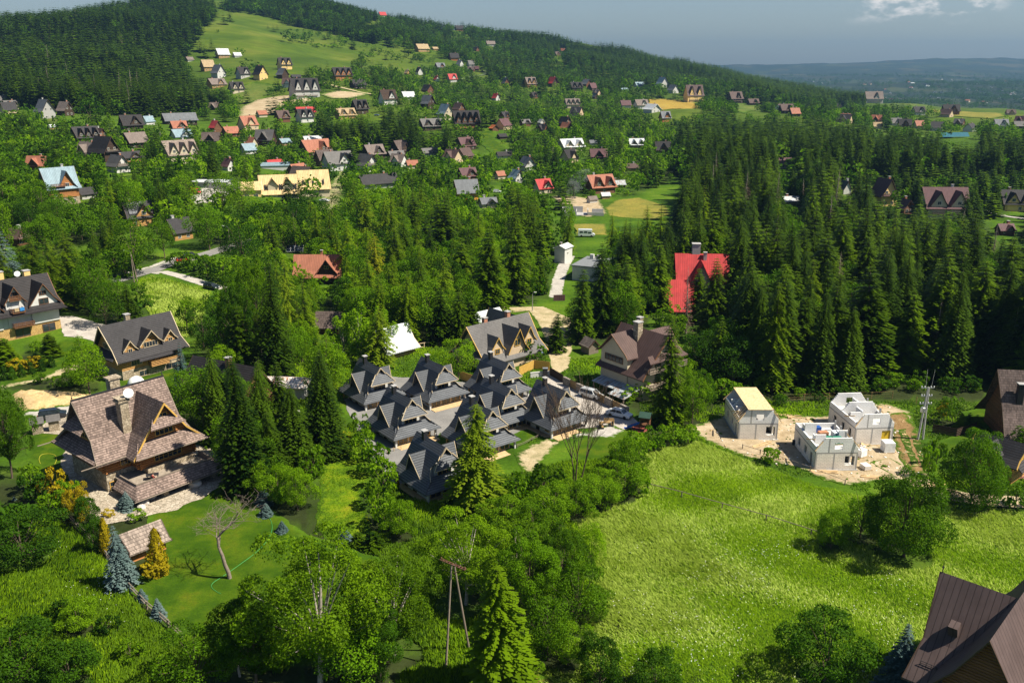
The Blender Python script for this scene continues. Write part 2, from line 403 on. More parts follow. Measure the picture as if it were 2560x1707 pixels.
# ------------------------------------------------------------------ ground materials
def base_grass(t, c):
    col = t.ramp(t.noise(c, .06, 5, .62), [(0.28, (0.022, 0.052, 0.003)), (0.46, (0.044, 0.098, 0.004)), (0.58, (0.070, 0.136, 0.006)), (0.74, (0.12, 0.165, 0.014))])
    return t.mix(1.0, col, t.ramp(t.noise(c, 1.6, 6, .72), [(0.25, (0.62,) * 3), (0.75, (1.38,) * 3)]), 'MULTIPLY')
def frayed(t, c, col):
    """the sheet's own ground, overgrown in patches towards its edge"""
    e = t.n('Attribute', attribute_name='edge').outputs['Fac']; n = t.noise(c, .8, 6, .72)
    m = t.math('MULTIPLY', t.math('ADD', t.math('MULTIPLY', e, 1.25), t.math('MULTIPLY', t.math('SUBTRACT', n, .56), 2.4)), 2.6, True)
    return t.mix(m, base_grass(t, c), col)
def grass_mat(name, cols, scale=0.06, fine=1.6, bump=0.5, forest=None):
    t = NT(name); c = t.coord('Object')
    a = t.noise(c, scale, 5, 0.62); b = t.noise(c, fine, 6, 0.72)
    col = t.ramp(a, [(0.28, cols[0]), (0.46, cols[1]), (0.58, cols[2]), (0.74, cols[3])])
    col = t.mix(1.0, col, t.ramp(b, [(0.25, (0.62,) * 3), (0.75, (1.38,) * 3)]), 'MULTIPLY')
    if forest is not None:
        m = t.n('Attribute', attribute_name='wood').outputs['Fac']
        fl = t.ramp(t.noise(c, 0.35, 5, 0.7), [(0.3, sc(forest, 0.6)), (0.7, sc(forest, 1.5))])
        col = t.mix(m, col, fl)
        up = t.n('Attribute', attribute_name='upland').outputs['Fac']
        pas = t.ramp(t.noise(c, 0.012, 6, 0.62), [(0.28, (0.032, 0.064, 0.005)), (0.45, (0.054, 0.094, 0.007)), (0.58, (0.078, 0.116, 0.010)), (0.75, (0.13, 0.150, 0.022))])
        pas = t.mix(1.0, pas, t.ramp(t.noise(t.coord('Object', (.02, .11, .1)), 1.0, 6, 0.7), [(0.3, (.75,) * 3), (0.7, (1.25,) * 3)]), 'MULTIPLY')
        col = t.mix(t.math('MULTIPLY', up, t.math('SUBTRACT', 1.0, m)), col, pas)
        d = t.n('Attribute', attribute_name='plain').outputs['Fac']
        vo = t.n('TexVoronoi'); t.t.links.new(t.coord('Object', (1 / 330, 1 / 520, 0)), vo.inputs['Vector']); vo.inputs['Scale'].default_value = 1.0
        sp = t.n('SeparateColor'); t.t.links.new(vo.outputs['Color'], sp.inputs[0])
        fields = t.ramp(sp.outputs[0], [(0.0, (0.012, 0.022, 0.010)), (0.35, (0.026, 0.040, 0.014)), (0.55, (0.050, 0.062, 0.022)), (0.75, (0.066, 0.062, 0.03)), (1.0, (0.016, 0.026, 0.012))])
        wd = t.noise(t.coord('Object', (1 / 600, 1 / 900, 0)), 2.0, 7, 0.65)
        fields = t.mix(t.ramp(wd, [(0.44, (0, 0, 0)), (0.52, (1, 1, 1))]), fields, (0.014, 0.026, 0.012))
        col = t.mix(d, col, fields)
    else: col = frayed(t, c, col)
    t.pbr(col, 0.95, 0, 0.1, t.bump(b, bump, 0.25))
    return t.m
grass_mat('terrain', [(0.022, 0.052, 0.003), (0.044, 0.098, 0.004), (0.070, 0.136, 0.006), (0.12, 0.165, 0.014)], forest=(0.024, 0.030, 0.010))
grass_mat('lawn', [(0.020, 0.052, 0.002), (0.036, 0.080, 0.002), (0.060, 0.104, 0.003), (0.095, 0.110, 0.005)], 0.22, 5.0, 0.2)
grass_mat('slope_cover', [(0.050, 0.105, 0.004), (0.095, 0.170, 0.005), (0.15, 0.215, 0.006), (0.22, 0.22, 0.012)], 0.35, 2.6, 0.9)
grass_mat('mown_field', [(0.12, 0.13, 0.022), (0.17, 0.165, 0.03), (0.22, 0.19, 0.035), (0.27, 0.22, 0.045)], 0.08, 0.9, 0.2)
grass_mat('hay_field', [(0.22, 0.15, 0.03), (0.28, 0.19, 0.035), (0.32, 0.22, 0.04), (0.25, 0.20, 0.05)], 0.05, 0.6, 0.2)
grass_mat('pasture', [(0.060, 0.098, 0.016), (0.085, 0.125, 0.02), (0.115, 0.145, 0.026), (0.15, 0.165, 0.035)], 0.03, 0.4, 0.2)
def dirt_mat(name, cols, scale=0.5, fine=4.0, bump=0.7, tracks=False):
    t = NT(name); c = t.coord('Object')
    a = t.noise(c, scale, 6, 0.65); b = t.noise(c, fine, 6, 0.75)
    col = t.ramp(a, [(0.25, cols[0]), (0.5, cols[1]), (0.75, cols[2])])
    col = t.mix(1.0, col, t.ramp(b, [(0.25, (0.72,) * 3), (0.75, (1.25,) * 3)]), 'MULTIPLY')
    if name not in ('asphalt', 'playground_mat'): col = frayed(t, c, col)
    t.pbr(col, 0.95, 0, 0.1, t.bump(b, bump, 0.18)); return t.m
dirt_mat('dirt', [(0.22, 0.155, 0.085), (0.40, 0.31, 0.195), (0.54, 0.45, 0.32)], 0.35, 3.0)
dirt_mat('sand', [(0.42, 0.29, 0.13), (0.55, 0.39, 0.19), (0.62, 0.46, 0.25)], 0.8, 2.5, 1.0)
dirt_mat('hill_soil', [(0.28, 0.21, 0.12), (0.40, 0.31, 0.19), (0.50, 0.40, 0.27)], .12, 1.2)
dirt_mat('pale_sand', [(0.20, 0.19, 0.08), (0.42, 0.34, 0.20), (0.54, 0.45, 0.30)], 0.35, 2.5, 1.0)
dirt_mat('gravel', [(0.30, 0.28, 0.25), (0.42, 0.39, 0.35), (0.52, 0.48, 0.43)], 0.4, 8.0, 0.6)
dirt_mat('asphalt', [(0.16, 0.155, 0.15), (0.22, 0.21, 0.20), (0.27, 0.26, 0.245)], 0.25, 9.0, 0.25)
dirt_mat('red_soil', [(0.22, 0.075, 0.04), (0.32, 0.12, 0.06), (0.38, 0.2, 0.1)], 0.7, 5.0)
dirt_mat('playground_mat', [(0.20, 0.055, 0.045), (0.25, 0.07, 0.055), (0.29, 0.09, 0.07)], 1.2, 9.0, 0.2)
m_stone('flagstone', (0.34, 0.28, 0.21), (0.50, 0.43, 0.34), (0.16, 0.14, 0.10), 1.9, 0.9, 0.5)
m_brick('block_paving', (0.40, 0.36, 0.32), (0.46, 0.41, 0.36), (0.28, 0.25, 0.22), 0.42, 0.22, 0.012, bump=0.2)
m_brick('red_paving', (0.26, 0.12, 0.09), (0.34, 0.17, 0.12), (0.2, 0.12, 0.1), 0.42, 0.22, 0.012, bump=0.2)

# ------------------------------------------------------------------ draped sheets: roads, yards, lawns, fields
SHEETS = []
def inside(poly, x, y):
    x = np.asarray(x); y = np.asarray(y); r = np.zeros(x.shape, bool); n = len(poly)
    for i in range(n):
        x1, y1 = poly[i][:2]; x2, y2 = poly[(i + 1) % n][:2]
        c = ((y1 > y) != (y2 > y)) & (x < (x2 - x1) * (y - y1) / (y2 - y1 + 1e-12) + x1)
        r ^= c
    return r
def world(px): return [at(*p) for p in px]
def sheet(name, mat, px, off, label, cat, jag=0.25, step=None, keep=True, pts=None, rise=None, fray=None):
    """a sheet of ground cover lying on the terrain; px: its outline as the photo shows it"""
    P = pts or world(px)
    size = max((a - b).length for a in P for b in P); st = step or max(0.9, size / 45)
    out = []; r = random.Random(name)
    for i, a in enumerate(P):
        b = P[(i + 1) % len(P)]; n = max(1, int((b - a).length / st))
        for k in range(n):
            q = a.lerp(b, k / n)
            out.append((q.x + r.uniform(-jag, jag) * st, q.y + r.uniform(-jag, jag) * st))
    xs = np.array(out)
    gx, gy = np.meshgrid(np.arange(xs[:, 0].min(), xs[:, 0].max(), st), np.arange(xs[:, 1].min(), xs[:, 1].max(), st))
    gx = gx.ravel() + rng.uniform(-.2, .2, gx.size) * st; gy = gy.ravel() + rng.uniform(-.2, .2, gy.size) * st
    k = inside(out, gx, gy)
    allp = [Vector(p) for p in out] + [Vector((a, b)) for a, b in zip(gx[k], gy[k])]
    n = len(out)
    vs, _, fs, _, _, _ = delaunay_2d_cdt(allp, [(i, (i + 1) % n) for i in range(n)], [], 1, 1e-4)
    mb = MB(); V = np.array([(v.x, v.y) for v in vs]); z = hgt(V[:, 0], V[:, 1]) + off
    if rise is not None: z = z + rise(V[:, 0], V[:, 1], np.array(out))
    mb.v = [(a, b, c) for (a, b), c in zip(V, z)]
    mb.f = [list(f) if (V[f[1]] - V[f[0]])[0] * (V[f[2]] - V[f[0]])[1] - (V[f[1]] - V[f[0]])[1] * (V[f[2]] - V[f[0]])[0] > 0 else list(f)[::-1] for f in fs]
    mb.mi = [0] * len(mb.f)
    ob = np.array(out); dd = np.full(len(V), 1e9)
    for i in range(n):
        a_ = ob[i]; ab = ob[(i + 1) % n] - a_; tt = np.clip(((V - a_) @ ab) / (ab @ ab + 1e-9), 0, 1); dd = np.minimum(dd, np.hypot(*(V - a_ - tt[:, None] * ab).T))
    o = tag(mb.build(name, mat, smooth=True), label, cat, kind='structure')
    at_ = o.data.attributes.new('edge', 'FLOAT', 'POINT'); at_.data.foreach_set('value', np.clip(dd / (fray or st * 2.6), 0, 1).astype(np.float32))
    if keep: SHEETS.append((out, name))
    return o
def strip(name, mat, px, width, off, label, cat, **kw):
    """a road or path of a given width along the line px"""
    P = world(px); L = []; Rr = []
    for i, p in enumerate(P):
        d = (P[min(i + 1, len(P) - 1)] - P[max(i - 1, 0)]); d.z = 0; d.normalize(); nrm = Vector((-d.y, d.x, 0))
        wd = width[i] if hasattr(width, '__len__') else width
        L.append(p + nrm * wd / 2); Rr.append(p - nrm * wd / 2)
    return sheet(name, mat, None, off, label, cat, pts=L + Rr[::-1], jag=kw.pop('jag', 0.06), fray=kw.pop('fray', .5 if min(width if hasattr(width, '__len__') else [width]) < 7 else None), **kw)
def mound(h, edge=3.0):
    def f(x, y, out):
        d = np.full(x.shape, 1e9)
        for i in range(len(out)):
            a = out[i]; b = out[(i + 1) % len(out)]; ab = b - a; t = np.clip(((x - a[0]) * ab[0] + (y - a[1]) * ab[1]) / (ab @ ab + 1e-9), 0, 1)
            d = np.minimum(d, np.hypot(x - a[0] - t * ab[0], y - a[1] - t * ab[1]))
        s = np.clip(d / edge, 0, 1)
        return h * (s * s * (3 - 2 * s)) * (0.75 + 0.25 * np.sin(x * 1.7) * np.sin(y * 2.3)) + 0.12 * s * np.sin(x * 5 + 3 * np.sin(y * 4))
    return f
# near and middle distance
sheet('lawn', 'lawn', [(368, 1285), (520, 1225), (575, 1195), (640, 1200), (660, 1260), (760, 1330), (880, 1375), (950, 1395), (985, 1480), (900, 1560), (640, 1560), (440, 1590), (330, 1480), (370, 1400)], 0.07, 'mown villa lawn around the bare dead tree', 'lawn')
sheet('garden_lawn', 'lawn', [(60, 1090), (140, 1060), (200, 1110), (190, 1200), (120, 1190), (70, 1150)], 0.06, 'mown lawn beside the stone paving left of the shingled villa', 'lawn')
sheet('hotel_lawn', 'lawn', [(0, 925), (110, 880), (160, 845), (250, 870), (280, 905), (200, 935), (0, 970)], 0.05, 'mown hedge-lined lawn below the white hotel', 'lawn')
sheet('log_house_lawn', 'lawn', [(290, 950), (440, 925), (470, 960), (430, 1010), (300, 1010)], 0.05, 'strip of lawn in front of the golden log house', 'lawn')
sheet('yard_paving', 'flagstone', [(150, 1170), (170, 1100), (300, 1040), (470, 1110), (530, 1120), (565, 1160), (562, 1200), (520, 1240), (440, 1275), (330, 1300), (230, 1320), (215, 1250)], 0.12, 'crescent of pale flagstones around the shingled villa', 'paving', step=1.2)
sheet('villa_forecourt', 'flagstone', [(105, 1085), (110, 1060), (165, 1035), (195, 1045), (180, 1080), (165, 1088)], 0.12, 'flagstone forecourt inside the stone gate pillars', 'paving')
sheet('drive', 'gravel', [(60, 1040), (60, 1010), (190, 1000), (240, 990), (210, 1040), (130, 1050)], 0.06, 'grey gravel drive in front of the stone gate pillars', 'drive')
sheet('sand_heap', 'sand', [(22, 988), (60, 978), (110, 977), (180, 981), (236, 986), (205, 1012), (150, 1018), (90, 1030), (50, 1028)], 0.06, 'long heap of yellow sand behind the gate pillars', 'sand heap', rise=mound(1.3, 2.5))
sheet('parking', 'block_paving', [(144, 792), (180, 790), (262, 812), (265, 842), (248, 858), (225, 850), (160, 840)], 0.07, 'block-paved car park between the white hotel and the golden log house', 'car park')
sheet('garden_path', 'pale_sand', [(0, 965), (100, 945), (150, 922), (190, 908), (215, 918), (160, 938), (118, 950), (0, 976)], 0.07, 'pale garden path curving below the white hotel lawn', 'path', jag=0.08)
strip('road', 'asphalt', [(275, 704), (330, 690), (380, 676), (420, 660), (460, 650), (500, 640), (560, 622), (640, 600)], 5.5, 0.08, 'grey side road passing the twin-pole street lamp', 'road', step=1.5)
strip('pavement', 'gravel', [(275, 692), (330, 680), (378, 668), (416, 652), (455, 642)], 1.8, 0.12, 'pale pavement along the far edge of the side road', 'pavement')
strip('lane', 'gravel', [(385, 685), (410, 680), (450, 690), (500, 706), (560, 722)], 4.2, 0.07, 'pale lane turning off the side road to the parked dark car', 'lane')
sheet('meadow_patch', 'pasture', [(340, 700), (375, 692), (430, 702), (520, 730), (500, 800), (470, 840), (420, 840), (370, 780)], 0.04, 'bright patch of uncut grass below the side road', 'meadow', keep=True)
sheet('slope_cover', 'slope_cover', [(800, 1140), (850, 1080), (880, 1060), (915, 1130), (930, 1180), (905, 1250), (930, 1330), (900, 1350), (810, 1345), (790, 1300), (800, 1240)], 0.06, 'yellow-green creeping ground cover on the slope beside the lowest chalet', 'ground cover')
sheet('chalet_yard', 'asphalt', [(860, 1000), (960, 940), (1080, 950), (1290, 960), (1420, 1060), (1300, 1090), (1190, 1120), (1100, 1080), (1040, 1220), (960, 1200), (900, 1090)], 0.05, 'dark gravel yard between the slate-roofed chalets', 'yard', keep=True)
sheet('driveway', 'block_paving', [(1345, 938), (1370, 930), (1440, 965), (1500, 990), (1575, 1035), (1600, 1062), (1560, 1075), (1500, 1068), (1440, 1072), (1400, 1090), (1380, 1060), (1420, 1030), (1400, 980)], 0.09, 'pale block-paved driveway under the two white cars', 'driveway')
sheet('picnic_paving', 'gravel', [(1470, 1080), (1530, 1058), (1560, 1078), (1530, 1098), (1450, 1092), (1380, 1105), (1370, 1094)], 0.1, 'gravel picnic corner beside the white sedan', 'paving')
sheet('chalet_lawn', 'lawn', [(1285, 1085), (1340, 1062), (1372, 1075), (1330, 1100), (1290, 1118), (1260, 1112)], 0.1, 'little dandelion lawn beside the roped chalet terrace', 'lawn')
sheet('play_lawn', 'lawn', [(1470, 1090), (1560, 1076), (1610, 1082), (1600, 1110), (1540, 1140), (1440, 1160), (1420, 1120)], 0.07, 'lawn sloping away from the playground', 'lawn')
sheet('playground_mat', 'playground_mat', [(1575, 1062), (1598, 1056), (1628, 1070), (1612, 1084), (1584, 1080)], 0.12, 'dark red safety mat under the play tower', 'mat')
sheet('bare_bank', 'pale_sand', [(1285, 1135), (1340, 1108), (1388, 1088), (1400, 1105), (1370, 1140), (1335, 1185), (1305, 1180)], 0.06, 'bare sandy bank below the chalet terrace', 'bank')
sheet('building_site', 'dirt', [(1728, 1068), (1800, 1040), (1850, 1046), (1960, 1042), (2060, 1040), (2110, 1020), (2215, 1006), (2275, 1030), (2305, 1100), (2335, 1185), (2300, 1208), (2200, 1200), (2130, 1215), (2060, 1200), (2010, 1175), (1950, 1160), (1850, 1140), (1790, 1115), (1745, 1092)], 0.06, 'bare trampled earth around the three block-built shells', 'building site')
strip('dirt_track', 'dirt', [(2200, 1150), (2270, 1190), (2340, 1230), (2440, 1250), (2580, 1258)], 4.0, 0.09, 'pale dirt track leaving the building site past the round maple', 'track')
dirt_mat('mud', [(0.13, 0.075, 0.032), (0.24, 0.15, 0.065), (0.36, 0.25, 0.12)], 0.5, 3.5, 1.0)
sheet('mud', 'mud', [(2215, 1040), (2262, 1030), (2300, 1090), (2325, 1180), (2280, 1195), (2240, 1130)], 0.085, 'churned brown mud right of the back block shell', 'mud', jag=.4)
sheet('wheel_track', 'sand', [(2278, 1090), (2288, 1088), (2322, 1180), (2308, 1184)], 0.11, 'second yellow wheel rut, nearer the utility pole', 'rut', jag=.3)
sheet('wheel_track', 'sand', [(2245, 1075), (2262, 1072), (2298, 1165), (2280, 1168)], 0.12, 'yellow wheel rut on the building site', 'rut')
sheet('neighbour_lawn', 'lawn', [(2330, 1110), (2380, 1090), (2400, 1030), (2480, 1015), (2480, 1060), (2400, 1140), (2370, 1190), (2330, 1190)], 0.06, 'shaded lawn beside the dark-roofed outhouse', 'lawn')
sheet('neighbour_paving', 'red_paving', [(2520, 1150), (2580, 1130), (2580, 1200), (2530, 1195)], 0.08, 'red-brown paving in front of the outhouse', 'paving')
strip('forest_lane', 'pale_sand', [(1230, 770), (1270, 775), (1340, 772), (1385, 800), (1400, 860), (1400, 920), (1372, 935)], [6, 6, 6, 9, 6, 4, 4], 0.07, 'sandy lane passing the grey-roofed house and the small blue car', 'lane')
strip('shed_lane', 'gravel', [(1388, 745), (1396, 700), (1412, 660), (1425, 640)], 4.0, 0.08, 'concrete lane running up to the tall white hut', 'lane')
strip('stone_lane', 'pale_sand', [(860, 428), (845, 455), (830, 500), (820, 540)], [8, 9, 10, 9], 0.1, 'pale village lane beside the yellow hotel', 'lane')
sheet('hotel_yard', 'gravel', [(470, 497), (500, 470), (590, 460), (600, 480), (560, 505), (490, 512)], 0.1, 'pale yard with the red van beside the yellow hotel', 'yard')
sheet('mown_field', 'mown_field', [(1510, 520), (1540, 500), (1600, 495), (1670, 515), (1680, 535), (1640, 550), (1560, 545), (1520, 540)], 0.1, 'mown yellow-green field below the salmon-roofed wooden hotel', 'field')
sheet('shell_site', 'dirt', [(1375, 490), (1430, 490), (1500, 500), (1520, 535), (1470, 545), (1425, 535)], 0.12, 'bare earth around the concrete foundation', 'building site')
sheet('village_meadow', 'mown_field', [(1430, 560), (1515, 560), (1520, 588), (1440, 590)], 0.08, 'small meadow behind the white camper', 'meadow')
sheet('right_field', 'pasture', [(2090, 475), (2180, 465), (2300, 475), (2300, 495), (2100, 492)], 0.1, 'green field behind the purple-roofed houses', 'field')
strip('right_lane', 'gravel', [(2450, 515), (2470, 530), (2510, 540), (2580, 550)], 4.0, 0.1, 'pale lane curving to the yellow house at the wood edge', 'lane')
strip('right_path', 'gravel', [(2440, 550), (2425, 565), (2405, 578)], 4.0, 0.1, 'short pale path below the long purple-roofed hotel', 'path')
sheet('wood_glade', 'lawn', [(2445, 650), (2470, 615), (2550, 590), (2565, 630), (2500, 668)], 0.07, 'sunny glade at the right edge of the wood', 'glade')
# far slopes
SHEETS.append(([tuple(q)[:2] for q in world([(470, 195), (500, 150), (540, 60), (560, 30), (620, 40), (700, 75), (760, 105), (860, 112), (960, 145), (1080, 160), (1120, 155), (1060, 172), (960, 180), (860, 190), (760, 190), (690, 200), (570, 225), (480, 240)])], 'hill_pasture'))
sheet('excavation', 'hill_soil', [(600, 268), (640, 250), (700, 240), (740, 238), (790, 250), (770, 262), (720, 268), (690, 285), (640, 290), (590, 296)], 0.5, 'sandy cutting below the large dark hillside hotel', 'cutting', step=5)
strip('hill_track', 'pale_sand', [(765, 198), (800, 205), (830, 215), (860, 222), (900, 232), (935, 238)], [9, 10, 9, 8, 7, 6], 0.6, 'pale unpaved track crossing the hillside pasture', 'track', step=5)
sheet('hill_sand', 'hill_soil', [(800, 237), (840, 228), (930, 236), (880, 248), (830, 248)], 0.55, 'sandy bank above the hillside track', 'bank', step=5)
strip('hill_road', 'gravel', [(1195, 170), (1215, 180), (1210, 188), (1180, 192), (1150, 200)], 7, 0.6, 'pale road bending round the hillside', 'road', step=5)
sheet('hay_field', 'hay_field', [(1598, 248), (1650, 247), (1740, 256), (1755, 268), (1690, 274), (1630, 268)], 0.4, 'ripe yellow field beside the brown gabled hotel', 'field', step=5)
sheet('valley_field', 'pasture', [(1838, 258), (1900, 262), (1930, 275), (1860, 285), (1835, 276)], 0.4, 'green field right of the brown gabled hotel', 'field', step=5)
sheet('crest_field', 'mown_field', [(2320, 277), (2400, 278), (2520, 291), (2490, 299), (2390, 292), (2340, 288)], 0.5, 'pale green crest field in front of the far valley', 'field', step=6)
sheet('clearing', 'lawn', [(1180, 330), (1240, 325), (1245, 350), (1290, 380), (1230, 385), (1200, 360)], 0.3, 'bright clearing below the dark four-dormer hotel', 'clearing', step=4)
sheet('left_meadow', 'pasture', [(80, 300), (130, 290), (200, 310), (280, 318), (380, 340), (420, 352), (300, 350), (230, 330), (120, 318)], 0.3, 'green meadow at the foot of the wooded hill', 'meadow', step=5)
sheet('paddock', 'pasture', [(560, 225), (640, 205), (700, 215), (660, 248), (600, 262), (580, 260)], 0.45, 'dark green paddock above the sandy cutting', 'paddock', step=6)
# ------------------------------------------------------------------ building kit
m_glass()
for nm, c in dict(trim_gold=(0.56, 0.34, 0.08), trim_dark=(0.06, 0.035, 0.022), trim_white=(0.72, 0.68, 0.6), trim_brown=(0.16, 0.075, 0.035), trim_cream=(0.50, 0.40, 0.26)).items(): m_plain(nm, c, 0.6)
for nm, c in dict(plaster_white=(0.55, 0.54, 0.51), plaster_cream=(0.50, 0.43, 0.31), plaster_yellow=(0.72, 0.5, 0.2), plaster_orange=(0.70, 0.31, 0.06), plaster_grey=(0.42, 0.41, 0.39), plaster_tan=(0.5, 0.38, 0.25), concrete=(0.36, 0.35, 0.34), plaster_blue=(0.24, 0.36, 0.5)).items(): m_plain(nm, c, 0.9, 0, 0.15, 0.08, 0.7)
m_logs('log_gold', (0.50, 0.27, 0.085)); m_logs('log_red', (0.42, 0.17, 0.05), 0.36); m_logs('log_brown', (0.17, 0.075, 0.035)); m_logs('log_dark', (0.06, 0.035, 0.022))
m_logs('plank_tan', (0.46, 0.29, 0.12), 0.18, gap=0.1)
m_stone('field_stone', (0.28, 0.22, 0.15), (0.48, 0.40, 0.29), (0.14, 0.11, 0.08)); m_stone('ochre_stone', (0.42, 0.25, 0.08), (0.58, 0.38, 0.14), (0.25, 0.17, 0.08), 3.0)
m_stone('gabion_stone', (0.2, 0.17, 0.14), (0.4, 0.35, 0.3), (0.05, 0.045, 0.04), 5.0)
m_brick('brick_red', (0.36, 0.13, 0.07), (0.44, 0.18, 0.09), (0.4, 0.35, 0.3), 0.5, 0.16)
m_brick('block_pink', (0.76, 0.70, 0.63), (0.82, 0.76, 0.69), (0.36, 0.33, 0.30), 0.6, 0.25, 0.015, vary=0.12, bump=0.2)
m_brick('block_grey', (0.74, 0.73, 0.72), (0.80, 0.79, 0.78), (0.37, 0.36, 0.36), 0.6, 0.25, 0.012, vary=0.1, bump=0.2)
# roofs
m_tiles('slate', (0.108, 0.115, 0.128), 0.40, 0.85, 0.05, 0.62, 0.28, edge_w=.24)
m_tiles('charcoal', (0.036, 0.032, 0.033), 0.44, 0.9, 0.08, 0.7, 0.2, edge_w=.28)
m_tiles('charcoal_flat', (0.046, 0.043, 0.046), 0.42, 0.5, 0.15, 0.7, 0.2, edge_w=.22)
m_tiles('grey_tile', (0.120, 0.112, 0.108), 0.34, 0.3, 0.42, 0.6, 0.3)
m_tiles('shingle', (0.225, 0.165, 0.140), 0.38, 0.22, 0.12, 0.85, 0.15, 0.40, 0.14, edge_w=.20)
m_tiles('shingle_pale', (0.27, 0.215, 0.18), 0.50, 0.17, 0.25, 0.85, 0.15, 0.40, 0.12)
m_tiles('shingle_dim', (0.13, 0.098, 0.088), 0.45, 0.2, 0.3, 0.85, 0.15, 0.32, 0.12)
m_seam('brown_sheet', (0.098, 0.062, 0.055), 0.55, 0.5); m_seam('brown_dim', (0.095, 0.068, 0.064), 0.62, 0.55)
m_seam('purple_sheet', (0.115, 0.058, 0.062), 0.6, 0.5); m_seam('red_sheet', (0.44, 0.05, 0.05), 0.5, 0.5); m_seam('salmon_sheet', (0.34, 0.135, 0.085), 0.5, 0.55)
m_seam('orange_sheet', (0.50, 0.15, 0.05), 0.5, 0.6); m_seam('blue_sheet', (0.22, 0.30, 0.345), 0.6, 0.5, 0.1); m_seam('white_sheet', (0.52, 0.54, 0.56), 0.6, 0.5)
m_seam('rust_white', (0.66, 0.60, 0.55), 0.5, 0.6, rust=(0.33, 0.12, 0.05)); m_seam('rust_grey', (0.40, 0.44, 0.46), 0.8, 0.5, 0.1, rust=(0.24, 0.14, 0.09)); m_seam('yellow_sheet', (0.60, 0.44, 0.22), 0.8, 0.6)
m_seam('grey_sheet', (0.14, 0.148, 0.16), 0.6, 0.5, 0.1); m_seam('taupe', (0.185, 0.148, 0.130), 0.5, 0.7); m_seam('tan_roof', (0.38, 0.28, 0.16), 0.5, 0.7); m_seam('cyan_tarp', (0.01, 0.11, 0.16), 1.0, 0.5)
m_plain('roof_felt', (0.18, 0.19, 0.2), 0.8); m_plain('osb', (0.60, 0.45, 0.25), 0.85, 0, 0.2, 0.3, 2.5); m_plain('lime_plank', (0.55, 0.38, 0.2), 0.8)
m_plain('metal_grey', (0.45, 0.46, 0.47), 0.4, 0.7); m_plain('metal_white', (0.75, 0.75, 0.74), 0.45); m_plain('dark_metal', (0.04, 0.04, 0.045), 0.5, 0.4); m_plain('black_tile', (0.02, 0.02, 0.023), 0.5)
m_plain('rusty_steel', (0.14, 0.06, 0.04), 0.8); m_plain('pole_wood', (0.24, 0.19, 0.15), 0.9); m_plain('weathered_wood', (0.2, 0.16, 0.125), 0.9); m_plain('terrace_plank', (.30, .25, .20), .9, 0, .2, .25, 2); m_plain('solar', (0.012, 0.018, 0.035), 0.45, 0, 0.25); m_plain('interior', (0.03, 0.025, 0.02), 0.9)
LM = []           # landmarks: phrase, position
CLEAR = []        # parts of the photo that nearer, scattered trees must not hide
FOOT = []         # footprints: centre, radius
_wm = {}
def window(parent, M, w_, h_, nx=2, ny=1, frame='trim_gold', sill=False, arch=False):
    """a window standing on a wall: frame with bars, pane behind them. M: x along the wall, -y outwards, origin at the window's centre bottom"""
    k = (round(w_, 2), round(h_, 2), nx, ny, frame, sill)
    if k not in _wm:
        f = MB(); b = 0.09; x = w_ / 2
        f.box(-x, -x + b, -0.10, 0, 0, h_); f.box(x - b, x, -0.10, 0, 0, h_); f.box(-x + b, x - b, -0.10, 0, 0, b); f.box(-x + b, x - b, -0.10, 0, h_ - b, h_)
        for i in range(1, nx): f.box(-x + i * w_ / nx - .03, -x + i * w_ / nx + .03, -0.085, 0, b, h_ - b)
        for i in range(1, ny): f.box(-x + b, x - b, -0.07, 0, i * h_ / ny - .025, i * h_ / ny + .025)
        if sill: f.box(-x - .1, x + .1, -0.2, 0, -.07, 0)
        p = MB(); p.box(-x + .04, x - .04, -0.03, -0.004, .04, h_ - .04)
        _wm[k] = (f.mesh('window', frame), p.mesh('pane', 'window_glass'))
    a, b = _wm[k]
    o = link('window', a, parent, M); link('pane', b, o); return o
def T(x, y, z, rz=0): return Matrix.Translation((x, y, z)) @ Matrix.Rotation(R(rz), 4, 'Z')
def roof_prof(W, zw, zr, ov, kink, t):
    """gable roof section: eaves flared outwards by the kink (fraction of half width, drop of height)"""
    a = W / 2 + ov; s = (zr - zw) / (W / 2)
    ze = zw - ov * s * 0.55; k = a * kink; zk = ze + (zr - ze) * (1 - kink) * 0.80
    return [(-a, ze), (-k, zk), (0, zr), (k, zk), (a, ze)], t
def gable(mb, W, zw, zr, ov, xa, xb, kink=0.62, t=0.22, lift=0.0):
    """run a flared gable roof along x; xa, xb: ends at (eave, kink, ridge)"""
    P, t = roof_prof(W, zw, zr, ov, kink, t)
    A = [xa[0], xa[1], xa[2], xa[1], xa[0]] if hasattr(xa, '__len__') else [xa] * 5
    B = [xb[0], xb[1], xb[2], xb[1], xb[0]] if hasattr(xb, '__len__') else [xb] * 5
    n = 5; V = []
    for E in (A, B):
        V += [(E[i], P[i][0], P[i][1] + lift) for i in range(n)] + [(E[i], P[i][0], P[i][1] + lift - t * (1.25 if 0 < i < 4 else 1)) for i in range(n)]
    F = []
    for i in range(n - 1):
        F += [(i, i + 10, i + 11, i + 1), (i + 5, i + 6, i + 16, i + 15), (i, i + 1, i + 6, i + 5), (i + 10, i + 15, i + 16, i + 11)]
    F += [(0, 5, 15, 10), (4, 14, 19, 9)]
    return mb.add(V, [f[::-1] for f in F])
def wall_prof(W, z0, zw, zr, kink, ov):
    P, _ = roof_prof(W, zw, zr, ov, kink, .2)
    yk, zk = P[3]
    zk2 = zk - .3; zr2 = zr - .42
    h = W / 2
    zwl = min(zw, P[4][1] + (zk - P[4][1]) * (P[4][0] - h) / (P[4][0] - yk)) - .25
    return [(-h, z0), (h, z0), (h, zwl), (min(yk, h * .98), zk2), (0, zr2), (-min(yk, h * .98), zk2), (-h, zwl)]
